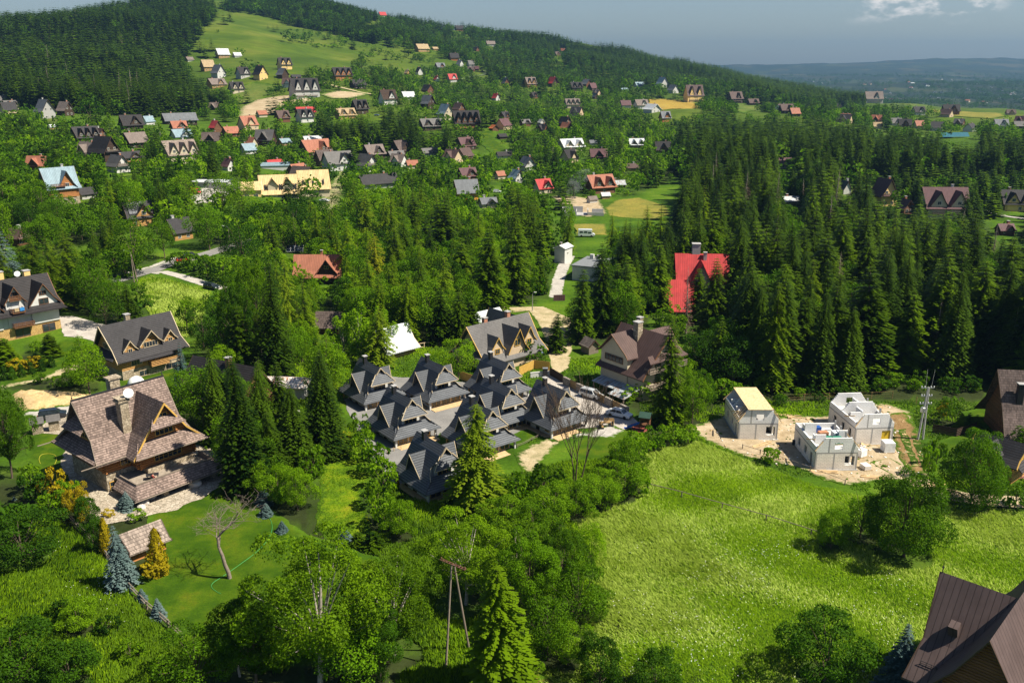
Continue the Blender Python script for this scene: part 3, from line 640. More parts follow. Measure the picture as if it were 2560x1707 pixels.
def house(name, label, cat, pos, az, W, L, zw, zr, roof, wall, upper=None, base=None, zb=0.0, ov=0.9, oe=0.9, orr=None, kink=0.62, trim='trim_gold', crosses=(), chim=(), wins=(), pents=(), bals=(), group=None, chim_mat='field_stone', clear=True, lm=None, hip=0.0):
    """a house with a steep flared gable roof. Ridge along local x, pointing to azimuth az; crosses: gables across the ridge
    (side, x, width, ridge height, wall distance from the middle, eave height, [overhang])"""
    root = empty(name, pos, R(90 - az), label, cat, group)
    orr = oe if orr is None else orr
    wb = MB(); 
    if base:
        wb.k = 1; wb.box(-L / 2 - .04, L / 2 + .04, -W / 2 - .04, W / 2 + .04, -2.0, zb); wb.k = 0
    z0 = zb if base else -2.0
    wb.extr(wall_prof(W, z0, zw, zr, kink, ov), -L / 2, L / 2)
    for c in crosses:
        sd, x, cw, cz, ce, cwz = c[:6]
        wb.M = Matrix.Translation((x, 0, 0)) @ Matrix.Rotation(R(90 * sd), 4, 'Z')
        wb.extr(wall_prof(cw, max(z0, c[7] if len(c) > 7 else z0), cwz, cz, kink, c[6] if len(c) > 6 else .6), 0.3, ce); wb.M = Matrix.Identity(4)
    mats = [wall] + ([base] if base else [])
    wb.build('wall', mats, root)
    rb = MB(); gable(rb, W, zw, zr, ov, (-L / 2 - oe, -L / 2 - oe * .7, -L / 2 - orr), (L / 2 + oe, L / 2 + oe * .7, L / 2 + orr), kink)
    tb = MB()
    for e in (-1, 1):
        xe = [e * (L / 2 + oe), e * (L / 2 + oe * .7), e * (L / 2 + orr)]
        gable(tb, W, zw, zr, ov, [x + e * -.06 for x in xe] if e > 0 else [x - .07 for x in xe], [x + .07 for x in xe] if e > 0 else [x + .06 for x in xe], kink, .3, .004)
    for c in crosses:
        sd, x, cw, cz, ce, cwz = c[:6]; cov = c[6] if len(c) > 6 else .6; co = 1.0 if cw > 3 else .5
        Mx = Matrix.Translation((x, 0, 0)) @ Matrix.Rotation(R(90 * sd), 4, 'Z')
        rb.M = Mx; gable(rb, cw, cwz, cz, cov, 0.0, (ce + co * .8, ce + co * .5, ce + co), kink); rb.M = Matrix.Identity(4)
        xe = [ce + co * .8, ce + co * .5, ce + co]
        tb.M = Mx; gable(tb, cw, cwz, cz, cov, [q - .06 for q in xe], [q + .06 for q in xe], kink, .2, .004); tb.M = Matrix.Identity(4)
    for p in pents:   # (side: 'F','B' long sides, 'L','R' ends, centre along, width, z top, depth, drop, start)
        sd, cx, pw, pz, pd, dr, st = p
        ang = dict(F=0, R=90, B=180, L=270)[sd]
        rb.M = Matrix.Rotation(R(ang), 4, 'Z')
        rb.slab([(cx - pw / 2, -st, pz), (cx - pw / 2 - pd * .5, -st - pd, pz - dr), (cx + pw / 2 + pd * .5, -st - pd, pz - dr), (cx + pw / 2, -st, pz)], .2)
        rb.M = Matrix.Identity(4)
    ro = rb.build('roof', roof, root)
    tb.build('bargeboard', trim, ro)
    for (cx, cy, ch, cs) in chim:
        cb = MB(); zc = zr - abs(cy) / (W / 2) * (zr - zw) - 1.0
        cb.box(cx - cs / 2, cx + cs / 2, cy - cs / 2, cy + cs / 2, zc, zr + ch); cb.k = 1; cb.box(cx - cs / 2 - .12, cx + cs / 2 + .12, cy - cs / 2 - .12, cy + cs / 2 + .12, zr + ch, zr + ch + .14)
        cb.build('chimney', [chim_mat, 'concrete'], ro)
    for q in wins:    # (side, along, z, w, h, nx, ny, [distance from middle], [frame])
        sd, cx, z, w_, h_, nx, ny = q[:7]
        d = q[7] if len(q) > 7 and q[7] else (W / 2 if sd in 'FB' else L / 2)
        if base and z < zb and not (len(q) > 7 and q[7]): d += .04
        ang = dict(F=0, R=90, B=180, L=270)[sd]
        window(root, Matrix.Rotation(R(ang), 4, 'Z') @ T(cx, -d, z), w_, h_, nx, ny, q[8] if len(q) > 8 else trim if trim != 'trim_dark' else 'trim_white')
    for q in bals:    # (side, along, z, w, depth, [distance], mat)
        sd, cx, z, w_, dp, d, mt = q
        d = d or (W / 2 if sd in 'FB' else L / 2)
        balcony(root, Matrix.Rotation(R(dict(F=0, R=90, B=180, L=270)[sd]), 4, 'Z') @ T(cx, -d, z), w_, dp, mt)
    FOOT.append((pos.x, pos.y, max(W, L) * .5 + 1.0))
    if lm: LM.append((lm, Vector(pos)))
    if clear:
        u, v, _ = proj(pos.x, pos.y, pos.z); u2, vt, dd = proj(pos.x, pos.y, pos.z + zr)
        hw = (abs(math.sin(R(az))) * L / 2 + abs(math.cos(R(az))) * W / 2) / dd * FPX
        CLEAR.append((u - hw * .8, vt, u + hw * .8, v - (v - vt) * (.48 if pos.y > 480 else .34 if pos.y > 300 else .15), pos.y))
    return root
def balcony(parent, M, w_, dp, mt):
    b = MB(); x = w_ / 2
    b.box(-x, x, -dp, 0, -.16, 0)
    n = max(2, int(w_ / .9))
    for i in range(n + 1):
        q = -x + .05 + (w_ - .1) * i / n; b.box(q - .05, q + .05, -dp + .02, -dp + .12, 0, .95)
    for z in (.22, .5, .78): b.box(-x + .1, x - .1, -dp + .04, -dp + .09, z, z + .13); b.box(-x, -x + .05, -dp + .1, 0, z, z + .13); b.box(x - .05, x, -dp + .1, 0, z, z + .13)
    b.box(-x - .04, x + .04, -dp - .02, -dp + .14, .95, 1.02)
    return b.build('balcony', mt, parent, M=M)
def ridge_pos(u, v, h, dx=0.0, az=0.0):
    """foot of the vertical under the point that photo pixel (u, v) sees at height h; then moved back dx along azimuth az"""
    p = at(u, v, h); p = Vector((p.x - dx * math.sin(R(az)), p.y - dx * math.cos(R(az)), 0)); p.z = float(hgt(p.x, p.y)); return p
def ground(x, y): return Vector((x, y, float(hgt(x, y))))
# ------------------------------------------------------------------ the eight chalets
def chalet_proto():
    root = empty('chalet', (0, 0, 0))
    W, L = 8.2, 8.4; zw, zr = 2.75, 8.2
    wb = MB(); wb.box(-4.2, 3.9, -3.7, 3.7, -1.6, 2.9)
    wb.extr([(-3.6, 2.9), (3.6, 2.9), (2.2, 5.2), (0, 7.5), (-2.2, 5.2)], -4.2, 2.3)
    wb.box(2.3, 2.9, -1.9, 1.9, 3.2, 5.25)
    wb.build('wall', 'plaster_white', root)
    rb = MB()
    a, ze, k, zk, t = 5.2, 1.95, 2.9, 4.15, .2
    prof = [(-a, ze), (-k - .6, 3.35), (-k + .4, 4.75), (-1.1, 6.9), (0, zr), (1.1, 6.9), (k - .4, 4.75), (k + .6, 3.35), (a, ze)]
    xa = [-5.6, -5.2, -4.9, -4.9, -5.1, -4.9, -4.9, -5.2, -5.6]; xb = [5.3, 4.25, 2.7, 3.5, 3.7, 3.5, 2.7, 4.25, 5.3]
    n = 9; V = []
    for E in (xa, xb): V += [(E[i], *prof[i]) for i in range(n)] + [(E[i], prof[i][0], prof[i][1] - t) for i in range(n)]
    F = []
    for i in range(n - 1): F += [(i, i + 18, i + 19, i + 1), (i + 9, i + 10, i + 28, i + 27), (i, i + 1, i + 10, i + 9), (i + 18, i + 27, i + 28, i + 19)]
    F += [(0, 9, 27, 18), (8, 26, 35, 17)]
    rb.add(V, [f[::-1] for f in F])
    # upper apron under the gablet, lower apron over the terrace
    rb.slab([(3.35, -1.05, 6.95), (4.45, -2.75, 5.05), (4.45, 2.75, 5.05), (3.35, 1.05, 6.95)], .16)
    rb.slab([(3.3, -3.45, 3.62), (5.35, -5.1, 1.97), (5.35, 5.1, 1.97), (3.3, 3.45, 3.62)], .16)
    # side gables
    for sd in (-1, 1):
        rb.M = Matrix.Translation((-.55, 0, 0)) @ Matrix.Rotation(R(90 * sd), 4, 'Z')
        P = [(-2.35, 2.75), (0, 6.75), (2.35, 2.75)]; t = .17
        A = [0.3, 0.3, 0.3]; B = [3.75, 4.35, 3.75]
        V = [(A[i], *P[i]) for i in range(3)] + [(A[i], P[i][0], P[i][1] - t * 1.5) for i in range(3)] + [(B[i], *P[i]) for i in range(3)] + [(B[i], P[i][0], P[i][1] - t * 1.5) for i in range(3)]
        F = []
        for i in range(2): F += [(i, i + 6, i + 7, i + 1), (i + 3, i + 4, i + 10, i + 9), (i, i + 1, i + 4, i + 3), (i + 6, i + 9, i + 10, i + 7)]
        rb.add(V, [f[::-1] for f in F]); rb.M = Matrix.Identity(4)
    ro = rb.build('roof', 'slate', root)
    g = MB()
    for sd in (-1, 1):    # gable infill of the side gables
        g.M = Matrix.Translation((-.55, 0, 0)) @ Matrix.Rotation(R(90 * sd), 4, 'Z')
        g.extr([(-1.9, 3.1), (1.9, 3.1), (0, 6.2)], 1.2, 2.75); g.M = Matrix.Identity(4)
    g.build('gable_wall', 'plank_tan', root)
    tb = MB()
    tb.extr([(-1.1, 6.84), (-.93, 6.84), (0, 8.02), (.93, 6.84), (1.1, 6.84), (0, 8.24)], 3.5, 3.78)
    for s in (-1, 1):
        tb.add([(3.55, s * 1.25, 6.98), (4.52, s * 2.92, 5.08), (4.52, s * 2.82, 5.0), (3.55, s * 1.15, 6.85), (3.64, s * 1.25, 6.98), (4.58, s * 2.92, 5.08), (4.58, s * 2.82, 5.0), (3.64, s * 1.15, 6.85)],
               [(0, 1, 2, 3), (7, 6, 5, 4), (0, 4, 5, 1), (1, 5, 6, 2), (2, 6, 7, 3), (3, 7, 4, 0)])
        tb.tube([(4.3, s * 3.5, 3.36), (3.25, s * 2.95, 4.1), (2.78, s * 2.5, 4.8), (2.85, s * 2.2, 5.15)], .06, 4)
    tb.box(4.46, 4.54, -2.75, 2.75, 4.88, 4.98)
    for sd in (-1, 1):
        tb.M = Matrix.Translation((-.55, 0, 0)) @ Matrix.Rotation(R(90 * sd), 4, 'Z')
        for s in (-1, 1):
            tb.add([(4.38, 0, 6.78), (3.78, s * 2.38, 2.78), (3.78, s * 2.27, 2.68), (4.38, 0, 6.6), (4.46, 0, 6.78), (3.86, s * 2.38, 2.78), (3.86, s * 2.27, 2.68), (4.46, 0, 6.6)],
                   [(0, 1, 2, 3), (7, 6, 5, 4), (0, 4, 5, 1), (1, 5, 6, 2), (2, 6, 7, 3), (3, 7, 4, 0)])
        tb.M = Matrix.Identity(4)
    tb.build('bargeboard', 'trim_cream', ro)
    cb = MB(); cb.box(-2.75, -2.05, -.55, .15, 6.6, 9.15); cb.k = 1; cb.box(-2.87, -1.93, -.67, .27, 9.15, 9.3); cb.build('chimney', ['black_tile', 'concrete'], ro)
    # glazed front, posts, doors
    for y in (-2.4, 0, 2.4): window(root, Matrix.Rotation(R(90), 4, 'Z') @ T(y, -3.9, .25), 2.1, 2.2, 2, 1)
    window(root, Matrix.Rotation(R(90), 4, 'Z') @ T(0, -2.9, 3.35), 2.6, 1.7, 3, 1)
    for x in (-2.9, -.2): window(root, T(x, -3.7, .1), 1.0, 2.1, 1, 1, 'trim_brown')
    window(root, T(2.6, -3.7, .55), 1.2, 1.5, 2, 1); window(root, T(2.4, 3.7, .8, 180), 1.2, 1.4, 2, 1)
    for sx, sy in ((4.6, -4.3), (4.6, 4.3)):
        p = MB(); p.box(sx - .17, sx + .17, sy - .17, sy + .17, -.6, 2.5); p.build('post', 'plaster_white', root)
    p = MB(); p.box(-4.9, -4.6, -4.4, -4.1, -.6, 2.4); p.build('post', 'trim_gold', root)
    d = MB(); d.box(3.95, 6.3, -4.2, 4.2, -.6, .12); d.box(-4.2, 3.9, -4.9, -3.75, -.6, .06); d.build('terrace', 'lime_plank', root)
    return root
_ch = chalet_proto(); _az = 142
CH = [(953, 913, 'slate-roofed chalet at the back left of the cluster, nearest the larches'), (1113, 910, 'slate-roofed chalet in the back row just left of the bright round tree'),
      (1275, 902, 'slate-roofed chalet farthest back, by the tall golden fence'), (1032, 992, 'slate-roofed chalet on the left edge, above the green shrub row'),
      (1281, 964, 'slate-roofed chalet between the farthest chalet and the dandelion lawn'), (1234, 1019, 'slate-roofed chalet half hidden behind the tall light larch'),
      (1118, 1111, 'lowest slate-roofed chalet, nearest the viewer and the creeping ground cover'), (1419, 970, 'slate-roofed chalet beside the driveway with the two white cars')]
CHP = []
for i, (u, v, lab) in enumerate(CH):
    o = _ch if i == 0 else copy_tree(_ch)
    p = ridge_pos(u, v, 8.2, 3.7, _az); o.location = p; o.rotation_euler = (0, 0, R(90 - _az)); o.scale = (.93,) * 3
    tag(o, lab, 'chalet', 'slate-roofed holiday chalets'); CHP.append(p)
    FOOT.append((p.x, p.y, 6.2)); CLEAR.append((u - 80, v - 40, u + 60, v + 90, p.y))
for k, s in ((0, 'the back left chalet'), (6, 'the lowest chalet'), (7, 'the chalet by the driveway'), (2, 'the farthest chalet'), (3, 'the chalet on the left edge'), (5, 'the chalet behind the larch')): LM.append((s, CHP[k]))

# ------------------------------------------------------------------ shingled log villa
VP = ridge_pos(296, 970, 14.0); VAZ = 40
def villa():
    root = empty('log_villa', VP, R(90 - VAZ), 'large log villa with weathered wooden shingle roofs and a stone base', 'villa')
    W, L, zw, zr = 11.0, 12.5, 6.9, 14.0
    w1 = MB(); w1.box(-L / 2, L / 2, -W / 2, W / 2, -2, 3.2); w1.box(-1.2, 6.6, -8.6, -W / 2, -2, 3.2)
    w1.build('wall', 'field_stone', root).name = 'stone_base'
    w2 = MB(); w2.extr(wall_prof(W, 3.2, zw, zr, .62, 1.6), -L / 2, L / 2)
    w2.M = Matrix.Translation((2.4, 0, 0)) @ Matrix.Rotation(R(-90), 4, 'Z'); w2.extr(wall_prof(9.0, 3.2, 6.9, 12.9, .62, 1.4), 0.3, 8.0); w2.M = Matrix.Identity(4)
    for s in (-1, 1):      # crossing log ends at the corners
        for z in np.arange(3.4, 6.4, .36):
            w2.M = Matrix.Identity(4)
            w2.tube([(s * L / 2, -W / 2 - .45, z), (s * L / 2, -W / 2 + .1, z)], .17, 6); w2.tube([(s * L / 2 - .1 * s, -W / 2, z + .17), (s * L / 2 + .45 * s, -W / 2, z + .17)], .17, 6)
            w2.tube([(2.4 + s * 4.5, -8.45, z), (2.4 + s * 4.5, -7.9, z)], .17, 6); w2.tube([(2.4 + s * 4.4, -8.0, z + .17), (2.4 + s * 4.95, -8.0, z + .17)], .17, 6)
    w2.build('wall', 'log_red', root)
    rb = MB(); gable(rb, W, zw, zr, 1.7, (-L / 2 - 1.9, -L / 2 - .9, -L / 2 - 1.1), (L / 2 + 1.9, L / 2 + 1.0, L / 2 + 1.3), .58, .3)
    rb.M = Matrix.Translation((2.4, 0, 0)) @ Matrix.Rotation(R(-90), 4, 'Z'); gable(rb, 9.0, 6.9, 13.1, 1.6, 0.0, (9.6, 8.6, 9.0), .56, .28); rb.M = Matrix.Identity(4)
    # aprons of the front gable, of the left gable end and over the terrace
    rb.slab([(.65, -8.2, 10.7), (-.5, -9.7, 9.6), (5.3, -9.7, 9.6), (4.15, -8.2, 10.7)], .18)
    rb.slab([(-2.0, -8.0, 7.5), (-3.6, -10.2, 5.9), (8.4, -10.2, 5.9), (6.8, -8.0, 7.5)], .2)
    rb.M = Matrix.Rotation(R(270), 4, 'Z')
    rb.slab([(-2.1, -L / 2, 11.0), (-3.0, -L / 2 - 1.9, 9.4), (3.0, -L / 2 - 1.9, 9.4), (2.1, -L / 2, 11.0)], .18)
    rb.slab([(-5.0, -L / 2, 7.4), (-7.0, -L / 2 - 2.2, 5.9), (7.0, -L / 2 - 2.2, 5.9), (5.0, -L / 2, 7.4)], .2)
    rb.M = Matrix.Rotation(R(90), 4, 'Z')
    rb.slab([(-5.0, -L / 2, 7.4), (-7.0, -L / 2 - 2.0, 5.9), (7.0, -L / 2 - 2.0, 5.9), (5.0, -L / 2, 7.4)], .2)
    rb.M = Matrix.Identity(4)
    ro = rb.build('roof', 'shingle', root)
    tb = MB()
    tb.M = Matrix.Translation((2.4, 0, 0)) @ Matrix.Rotation(R(-90), 4, 'Z'); gable(tb, 9.0, 6.9, 13.1, 1.6, (9.58, 8.58, 8.98), (9.72, 8.72, 9.12), .56, .32, .005); tb.M = Matrix.Identity(4)
    tb.build('bargeboard', 'trim_gold', ro)
    for e in (-1, 1):
        tb = MB(); xe = [e * (L / 2 + 1.9), e * (L / 2 + .95), e * (L / 2 + 1.2)]
        gable(tb, W, zw, zr, 1.7, [x - .05 for x in xe], [x + .05 for x in xe], .58, .34, .005); tb.build('bargeboard', 'weathered_wood', ro)
    for y, z in ((-7.25, 6.1), (7.2, 6.0)):
        g = MB(); g.tube([(-L / 2 - 4.2, y, z - .35), (1.0 if y < 0 else L / 2 + 2, y, z - .35)], .09, 6); g.build('gutter', 'weathered_wood', ro)
    g = MB(); g.tube([(-3.4, -10.3, 5.8), (8.6, -10.3, 5.75)], .09, 6); g.build('gutter', 'weathered_wood', ro)
    rd = MB(); rd.box(-L / 2 - 1.2, L / 2 + 1.35, -.12, .12, zr - .05, zr + .14); rd.build('ridge_cap', 'dark_metal', ro)
    for x in (-L / 2 - 1.0, L / 2 + 1.1):
        f = MB(); f.lathe([(.05, 0), (.06, .3), (.14, .4), (.05, .55), (.02, .9)], 8); f.build('finial', 'dark_metal', ro, M=T(x, 0, zr))
    c = MB(); c.box(-2.2, -.9, -4.5, -3.0, 7.0, 13.2); c.box(-2.5, -.6, -4.7, -2.8, 13.2, 13.45); c.box(-2.2, -.9, -4.5, -3.0, 13.45, 13.7); c.box(-2.5, -.6, -4.7, -2.8, 13.7, 13.9); c.build('chimney', 'field_stone', ro)
    c = MB(); c.box(-.3, 1.3, 2.0, 3.4, 9.0, 14.9); c.box(-.55, 1.55, 1.8, 3.6, 14.9, 15.15); c.build('chimney', 'field_stone', ro)
    # windows of the front gable
    window(root, T(2.4, -8.0, 7.75), 3.0, 1.55, 4, 2); window(root, T(2.6, -8.0, 3.7), 4.6, 1.9, 6, 3); window(root, T(2.4, -8.05, 10.35), 1.5, .9, 2, 1)
    window(root, T(-3.0, -W / 2, 3.7), 1.7, 1.9, 3, 3); window(root, T(-5.2, -W / 2, .2), 1.4, 1.6, 2, 2)
    window(root, Matrix.Rotation(R(270), 4, 'Z') @ T(0, -L / 2, 7.7), 3.6, 1.5, 5, 2); window(root, Matrix.Rotation(R(270), 4, 'Z') @ T(0, -L / 2, 3.7), 1.8, 1.6, 3, 2)
    window(root, Matrix.Rotation(R(90), 4, 'Z') @ T(0, -L / 2, 7.7), 3.0, 1.5, 4, 2)
    for x in (-.2, 2.4, 5.0): window(root, T(x, -8.6, .2), 1.9, 1.9, 2, 2, 'trim_brown')
    # terrace with a shingled parapet roof
    t = MB(); t.box(-5.0, 7.6, -12.6, -5.6, 2.05, 2.35); t.build('terrace', 'terrace_plank', root)
    pr = MB()
    pr.slab([(-5.0, -12.3, 3.15), (-6.3, -14.2, 1.55), (8.9, -14.2, 1.55), (7.6, -12.3, 3.15)], .2)
    pr.slab([(-5.0, -7.4, 3.15), (-6.3, -7.2, 1.55), (-6.3, -14.2, 1.55), (-5.0, -12.3, 3.15)], .2)
    pr.slab([(7.6, -12.3, 3.15), (8.9, -14.2, 1.55), (8.9, -8.0, 1.55), (7.6, -8.0, 3.15)], .2)
    pr.k = 1; pr.box(-5.1, 7.7, -12.42, -12.2, 2.0, 3.2); pr.box(-5.12, -4.9, -12.2, -7.4, 2.0, 3.2); pr.box(7.5, 7.72, -12.2, -8.2, 2.0, 3.2)
    pr.build('parapet_roof', ['shingle', 'weathered_wood'], root)
    g = MB(); g.tube([(-6.6, -14.3, 1.45), (9.4, -14.3, 1.45)], .08, 6); g.build('gutter', 'weathered_wood', root)
    for x in (-4.6, -1.0, 3.6, 7.2):
        s_ = MB(); s_.lathe([(.75, -2), (.7, 0), (.5, .9), (.45, 1.9)], 8); s_.build('stone_pier', 'field_stone', root, M=T(x, -12.6, 0))
    FOOT.append((VP.x, VP.y, 10.5)); CLEAR.append((150, 930, 500, 1270, VP.y - 12)); LM.append(('the shingled log villa', VP.copy()))
    return root
VILLA = villa()
def sat_dish(x, y, z, az, r, label, white=True):
    o = empty('satellite_dish', (x, y, z), R(90 - az), label, 'satellite dish', 'satellite dishes')
    d = MB(); d.M = Matrix.Rotation(R(65), 4, 'Y'); d.lathe([(.02, -.12 * r / .5), (r * .5, -.07), (r, .06), (r * .98, .07), (r * .5, -.04), (.02, -.1)], 16); d.build('dish', 'metal_white', o, True)
    a = MB(); a.tube([(0, 0, -.3), (r * 1.0, 0, .15)], .025, 5); a.tube([(r * .95, 0, .1), (r * 1.1, 0, .18)], .06, 6); a.build('feed_arm', 'metal_grey', o)
    m = MB(); m.tube([(-.1, 0, -1.2), (-.1, 0, .05)], .035, 6); m.build('mast', 'metal_grey', o); return o
def loc(root, x, y, z): return root.matrix_basis @ Vector((x, y, z))
_p = loc(VILLA, -.8, -4.7, 14.5); sat_dish(_p.x, _p.y, _p.z, 150, .75, 'white satellite dish on the stone chimney of the shingled villa')

# ------------------------------------------------------------------ neighbours in the near and middle distance
# golden log house
house('log_house', 'golden log house with charcoal tile roof and three small dormers', 'house', ridge_pos(338, 796, 11.2), 40, 10.5, 13.5, 5.2, 11.2, 'charcoal_flat', 'log_gold', base='field_stone', zb=2.2, ov=1.1, oe=1.3, trim='trim_cream',
      crosses=[(-1, .3, 4.4, 9.6, 4.6, 6.9), (-1, -4.3, 2.3, 8.3, 4.7, 6.6, .5, 4.5), (-1, 4.9, 2.3, 8.6, 4.4, 6.9, .5, 4.5)], chim=[(-1.5, .6, 1.1, 1.0)],
      wins=[('F', -3.5, 2.9, 2.4, 1.4, 4, 1), ('F', 4.2, 2.9, 2.4, 1.4, 4, 1), ('F', .3, 5.9, 3.2, 1.2, 5, 1, 4.65), ('F', -4.3, 5.0, 1.0, 1.5, 2, 2, 4.75), ('F', 4.9, 5.3, 1.0, 1.5, 2, 2, 4.45), ('F', -2.2, .2, 2.2, 1.3, 2, 1), ('F', 4.0, .2, 2.8, 1.3, 2, 1), ('L', 0, 6.0, 3.0, 1.3, 5, 1), ('F', .3, 8.3, 1.0, .6, 3, 1, 4.7)],
      pents=[('F', .3, 5.2, 5.5, 2.6, 1.5, 4.3), ('L', 0, 8.5, 6.0, 1.8, 1.2, 6.75)], bals=[('F', 1.0, 2.25, 4.0, 1.4, None, 'log_gold')], lm='the golden log house')
# white hotel at the left edge
house('guest_house', 'white guest house with charcoal roof, three front gables and ochre stone arches', 'guest house', ridge_pos(-25, 704, 13.0), 42, 12.5, 24, 7.0, 13.0, 'charcoal', 'plaster_white', base='ochre_stone', zb=2.6, ov=1.2, oe=1.0, trim='trim_brown',
      crosses=[(-1, 8.8, 6.2, 12.2, 6.6, 7.6), (-1, 2.4, 4.0, 12.5, 6.4, 9.0), (-1, -4.0, 6.2, 12.2, 6.6, 7.6), (-1, -10, 5, 12.2, 6.6, 8)], chim=[(3.0, 2.0, 1.5, 1.2), (9.0, 2.4, .8, 1.4)], chim_mat='plaster_yellow',
      wins=[('F', 8.8, 7.0, 2.2, 1.5, 2, 1, 6.65), ('F', 8.8, 9.3, 1.6, 1.0, 3, 1, 6.65), ('F', -4.0, 7.0, 2.2, 1.5, 2, 1, 6.65), ('F', -4.0, 9.3, 1.6, 1.0, 3, 1, 6.65), ('F', 2.4, 9.4, 1.7, 1.6, 3, 1, 6.45), ('F', 2.4, 6.6, 1.8, 1.9, 2, 1, 6.3),
            ('F', 9.2, 3.4, 2.0, 1.7, 3, 1), ('F', 3.0, 3.1, 2.0, 2.1, 3, 1), ('F', -3.6, 3.4, 2.4, 1.7, 3, 1), ('F', -9, 3.4, 2.4, 1.7, 3, 1), ('R', 0, 3.4, 1.8, 1.7, 2, 1), ('R', -2, 7.4, 1.4, 1.5, 2, 1), ('F', 9.2, .1, 3.0, 2.0, 2, 1), ('F', 3.2, .1, 3.4, 2.0, 2, 1), ('F', -3.6, .1, 3.0, 2.0, 2, 1)],
      pents=[('F', 0, 24.5, 6.9, 2.2, 1.1, 6.25)], bals=[('F', 3.4, 2.8, 4.6, 1.6, None, 'trim_brown'), ('F', 2.4, 6.5, 2.8, 2.3, None, 'trim_brown'), ('F', 2.4, 9.2, 2.6, .9, 6.4, 'trim_brown')], lm='the white guest house')
for i, (x, mt) in enumerate(((1.9, 'tan_roof'), (3.1, 'blue_towel'))):
    m_plain('blue_towel', (0.03, 0.2, 0.5), 0.9)
    P = bpy.data.objects['guest_house'].matrix_basis @ Vector((x, -8.62, 7.6))
    b = MB(); b.box(-.5, .5, -.06, -.03, -.75, 0); b.box(-.5, .5, -.06, .08, 0, .03); b.box(-.5, .5, .05, .08, -.5, 0)
    o = b.build('towel', mt); o.location = P; o.rotation_euler = (0, 0, R(90 - 42)); tag(o, ('sand-coloured towel' if i == 0 else 'bright blue towel') + ' hanging over the middle balcony of the white guest house', 'towel')
# dark-roofed barn behind the spruces
house('barn', 'barn with a long charcoal plank roof behind the three front spruces', 'barn', ridge_pos(562, 902, 8.5), 117, 11, 14, 2.6, 8.5, 'charcoal', 'log_brown', ov=1.2, oe=1.2, trim='trim_dark', chim=[(1.5, -.6, 1.0, .9)], chim_mat='brick_red', wins=[('F', -3, .4, 1.4, 1.4, 2, 1)], lm='the charcoal-roofed barn', clear=False)
# brown sheet-roofed house
house('brown_house', 'cream house with a huge brown sheet-metal roof and two stone chimneys', 'house', ridge_pos(1612, 822, 12.5), 142, 11.5, 10.5, 5.6, 12.5, 'brown_sheet', 'plaster_cream', ov=1.1, oe=1.3, trim='trim_brown', kink=.8, crosses=[(-1, -2.2, 7.4, 12.2, 6.0, 8.4, .8), (1, 0, 6, 12.0, 6.2, 8.4, .8)], chim=[(-.6, -1.3, 1.5, 1.3), (-3.5, 2.2, 1.2, .9)],
      wins=[('F', -2.2, 6.4, 5.0, 1.3, 5, 1, 6.05, 'trim_brown'), ('F', -3.4, 3.2, .8, .7, 1, 1), ('F', 0.2, 3.2, .8, 1.0, 1, 1), ('R', -1.5, 6.4, 1.6, 1.8, 2, 1), ('R', 1.5, 6.4, 1.6, 1.8, 2, 1), ('R', -1.5, 3.0, 1.4, 2.0, 2, 1), ('R', 2, 3.0, 1.4, 2.0, 2, 1)],
      pents=[('R', 0, 9.0, 8.9, 1.6, .9, 5.3)], bals=[('R', 0, 5.9, 10.5, 1.6, None, 'weathered_wood'), ('R', 0, 2.6, 10.0, 1.6, None, 'weathered_wood')], lm='the brown-roofed house')
_b = bpy.data.objects['brown_house']
l = MB(); l.slab([(-5.5, -5.9, 2.7), (-5.5, -8.8, 2.1), (5.2, -8.8, 2.1), (5.2, -5.9, 2.7)], .08)
l.slab([(1.2, -8.6, 2.2), (1.2, -10.8, 1.8), (5.6, -10.8, 1.8), (5.6, -8.6, 2.2)], .08)
l.k = 1
for x, y in ((-5.2, -8.5), (-1.5, -8.5), (1.5, -10.5), (5.2, -10.5)): l.box(x - .1, x + .1, y - .1, y + .1, -.5, 2.1)
l.build('lean_to', ['rust_grey', 'weathered_wood'], _b)
# grey-roofed house by the lane
house('grey_house', 'long grey-tiled house with dark front dormers and two brick chimneys', 'house', ridge_pos(1246, 798, 9.4), 48, 10.5, 15.5, 2.9, 9.4, 'grey_tile', 'plaster_tan', ov=1.1, oe=1.3, trim='trim_gold', crosses=[(-1, -4.6, 3.0, 7.4, 4.9, 4.9), (-1, .4, 5.0, 8.6, 5.6, 4.0), (-1, 4.8, 3.0, 8.0, 4.7, 5.2), (1, 5.4, 6, 9.3, 8.5, 4.0)], chim=[(-3.6, .4, .9, .9), (3.0, .4, 1.1, .9)], chim_mat='brick_red',
      wins=[('F', -4.6, 3.6, 1.3, 1.2, 2, 1, 4.95), ('F', .4, 4.6, 1.6, 1.5, 2, 1, 5.65), ('F', 4.8, 4.0, 1.3, 1.2, 2, 1, 4.75), ('F', -2, .6, 1.5, 1.4, 2, 1), ('F', 3.6, .6, 1.5, 1.4, 2, 1), ('L', 0, 4.4, 2.4, 1.3, 3, 1)], pents=[('L', 0, 8.0, 4.2, 1.6, 1.0, 7.75), ('R', 0, 8.0, 4.2, 2.4, 1.6, 7.75)], lm='the grey-tiled house')
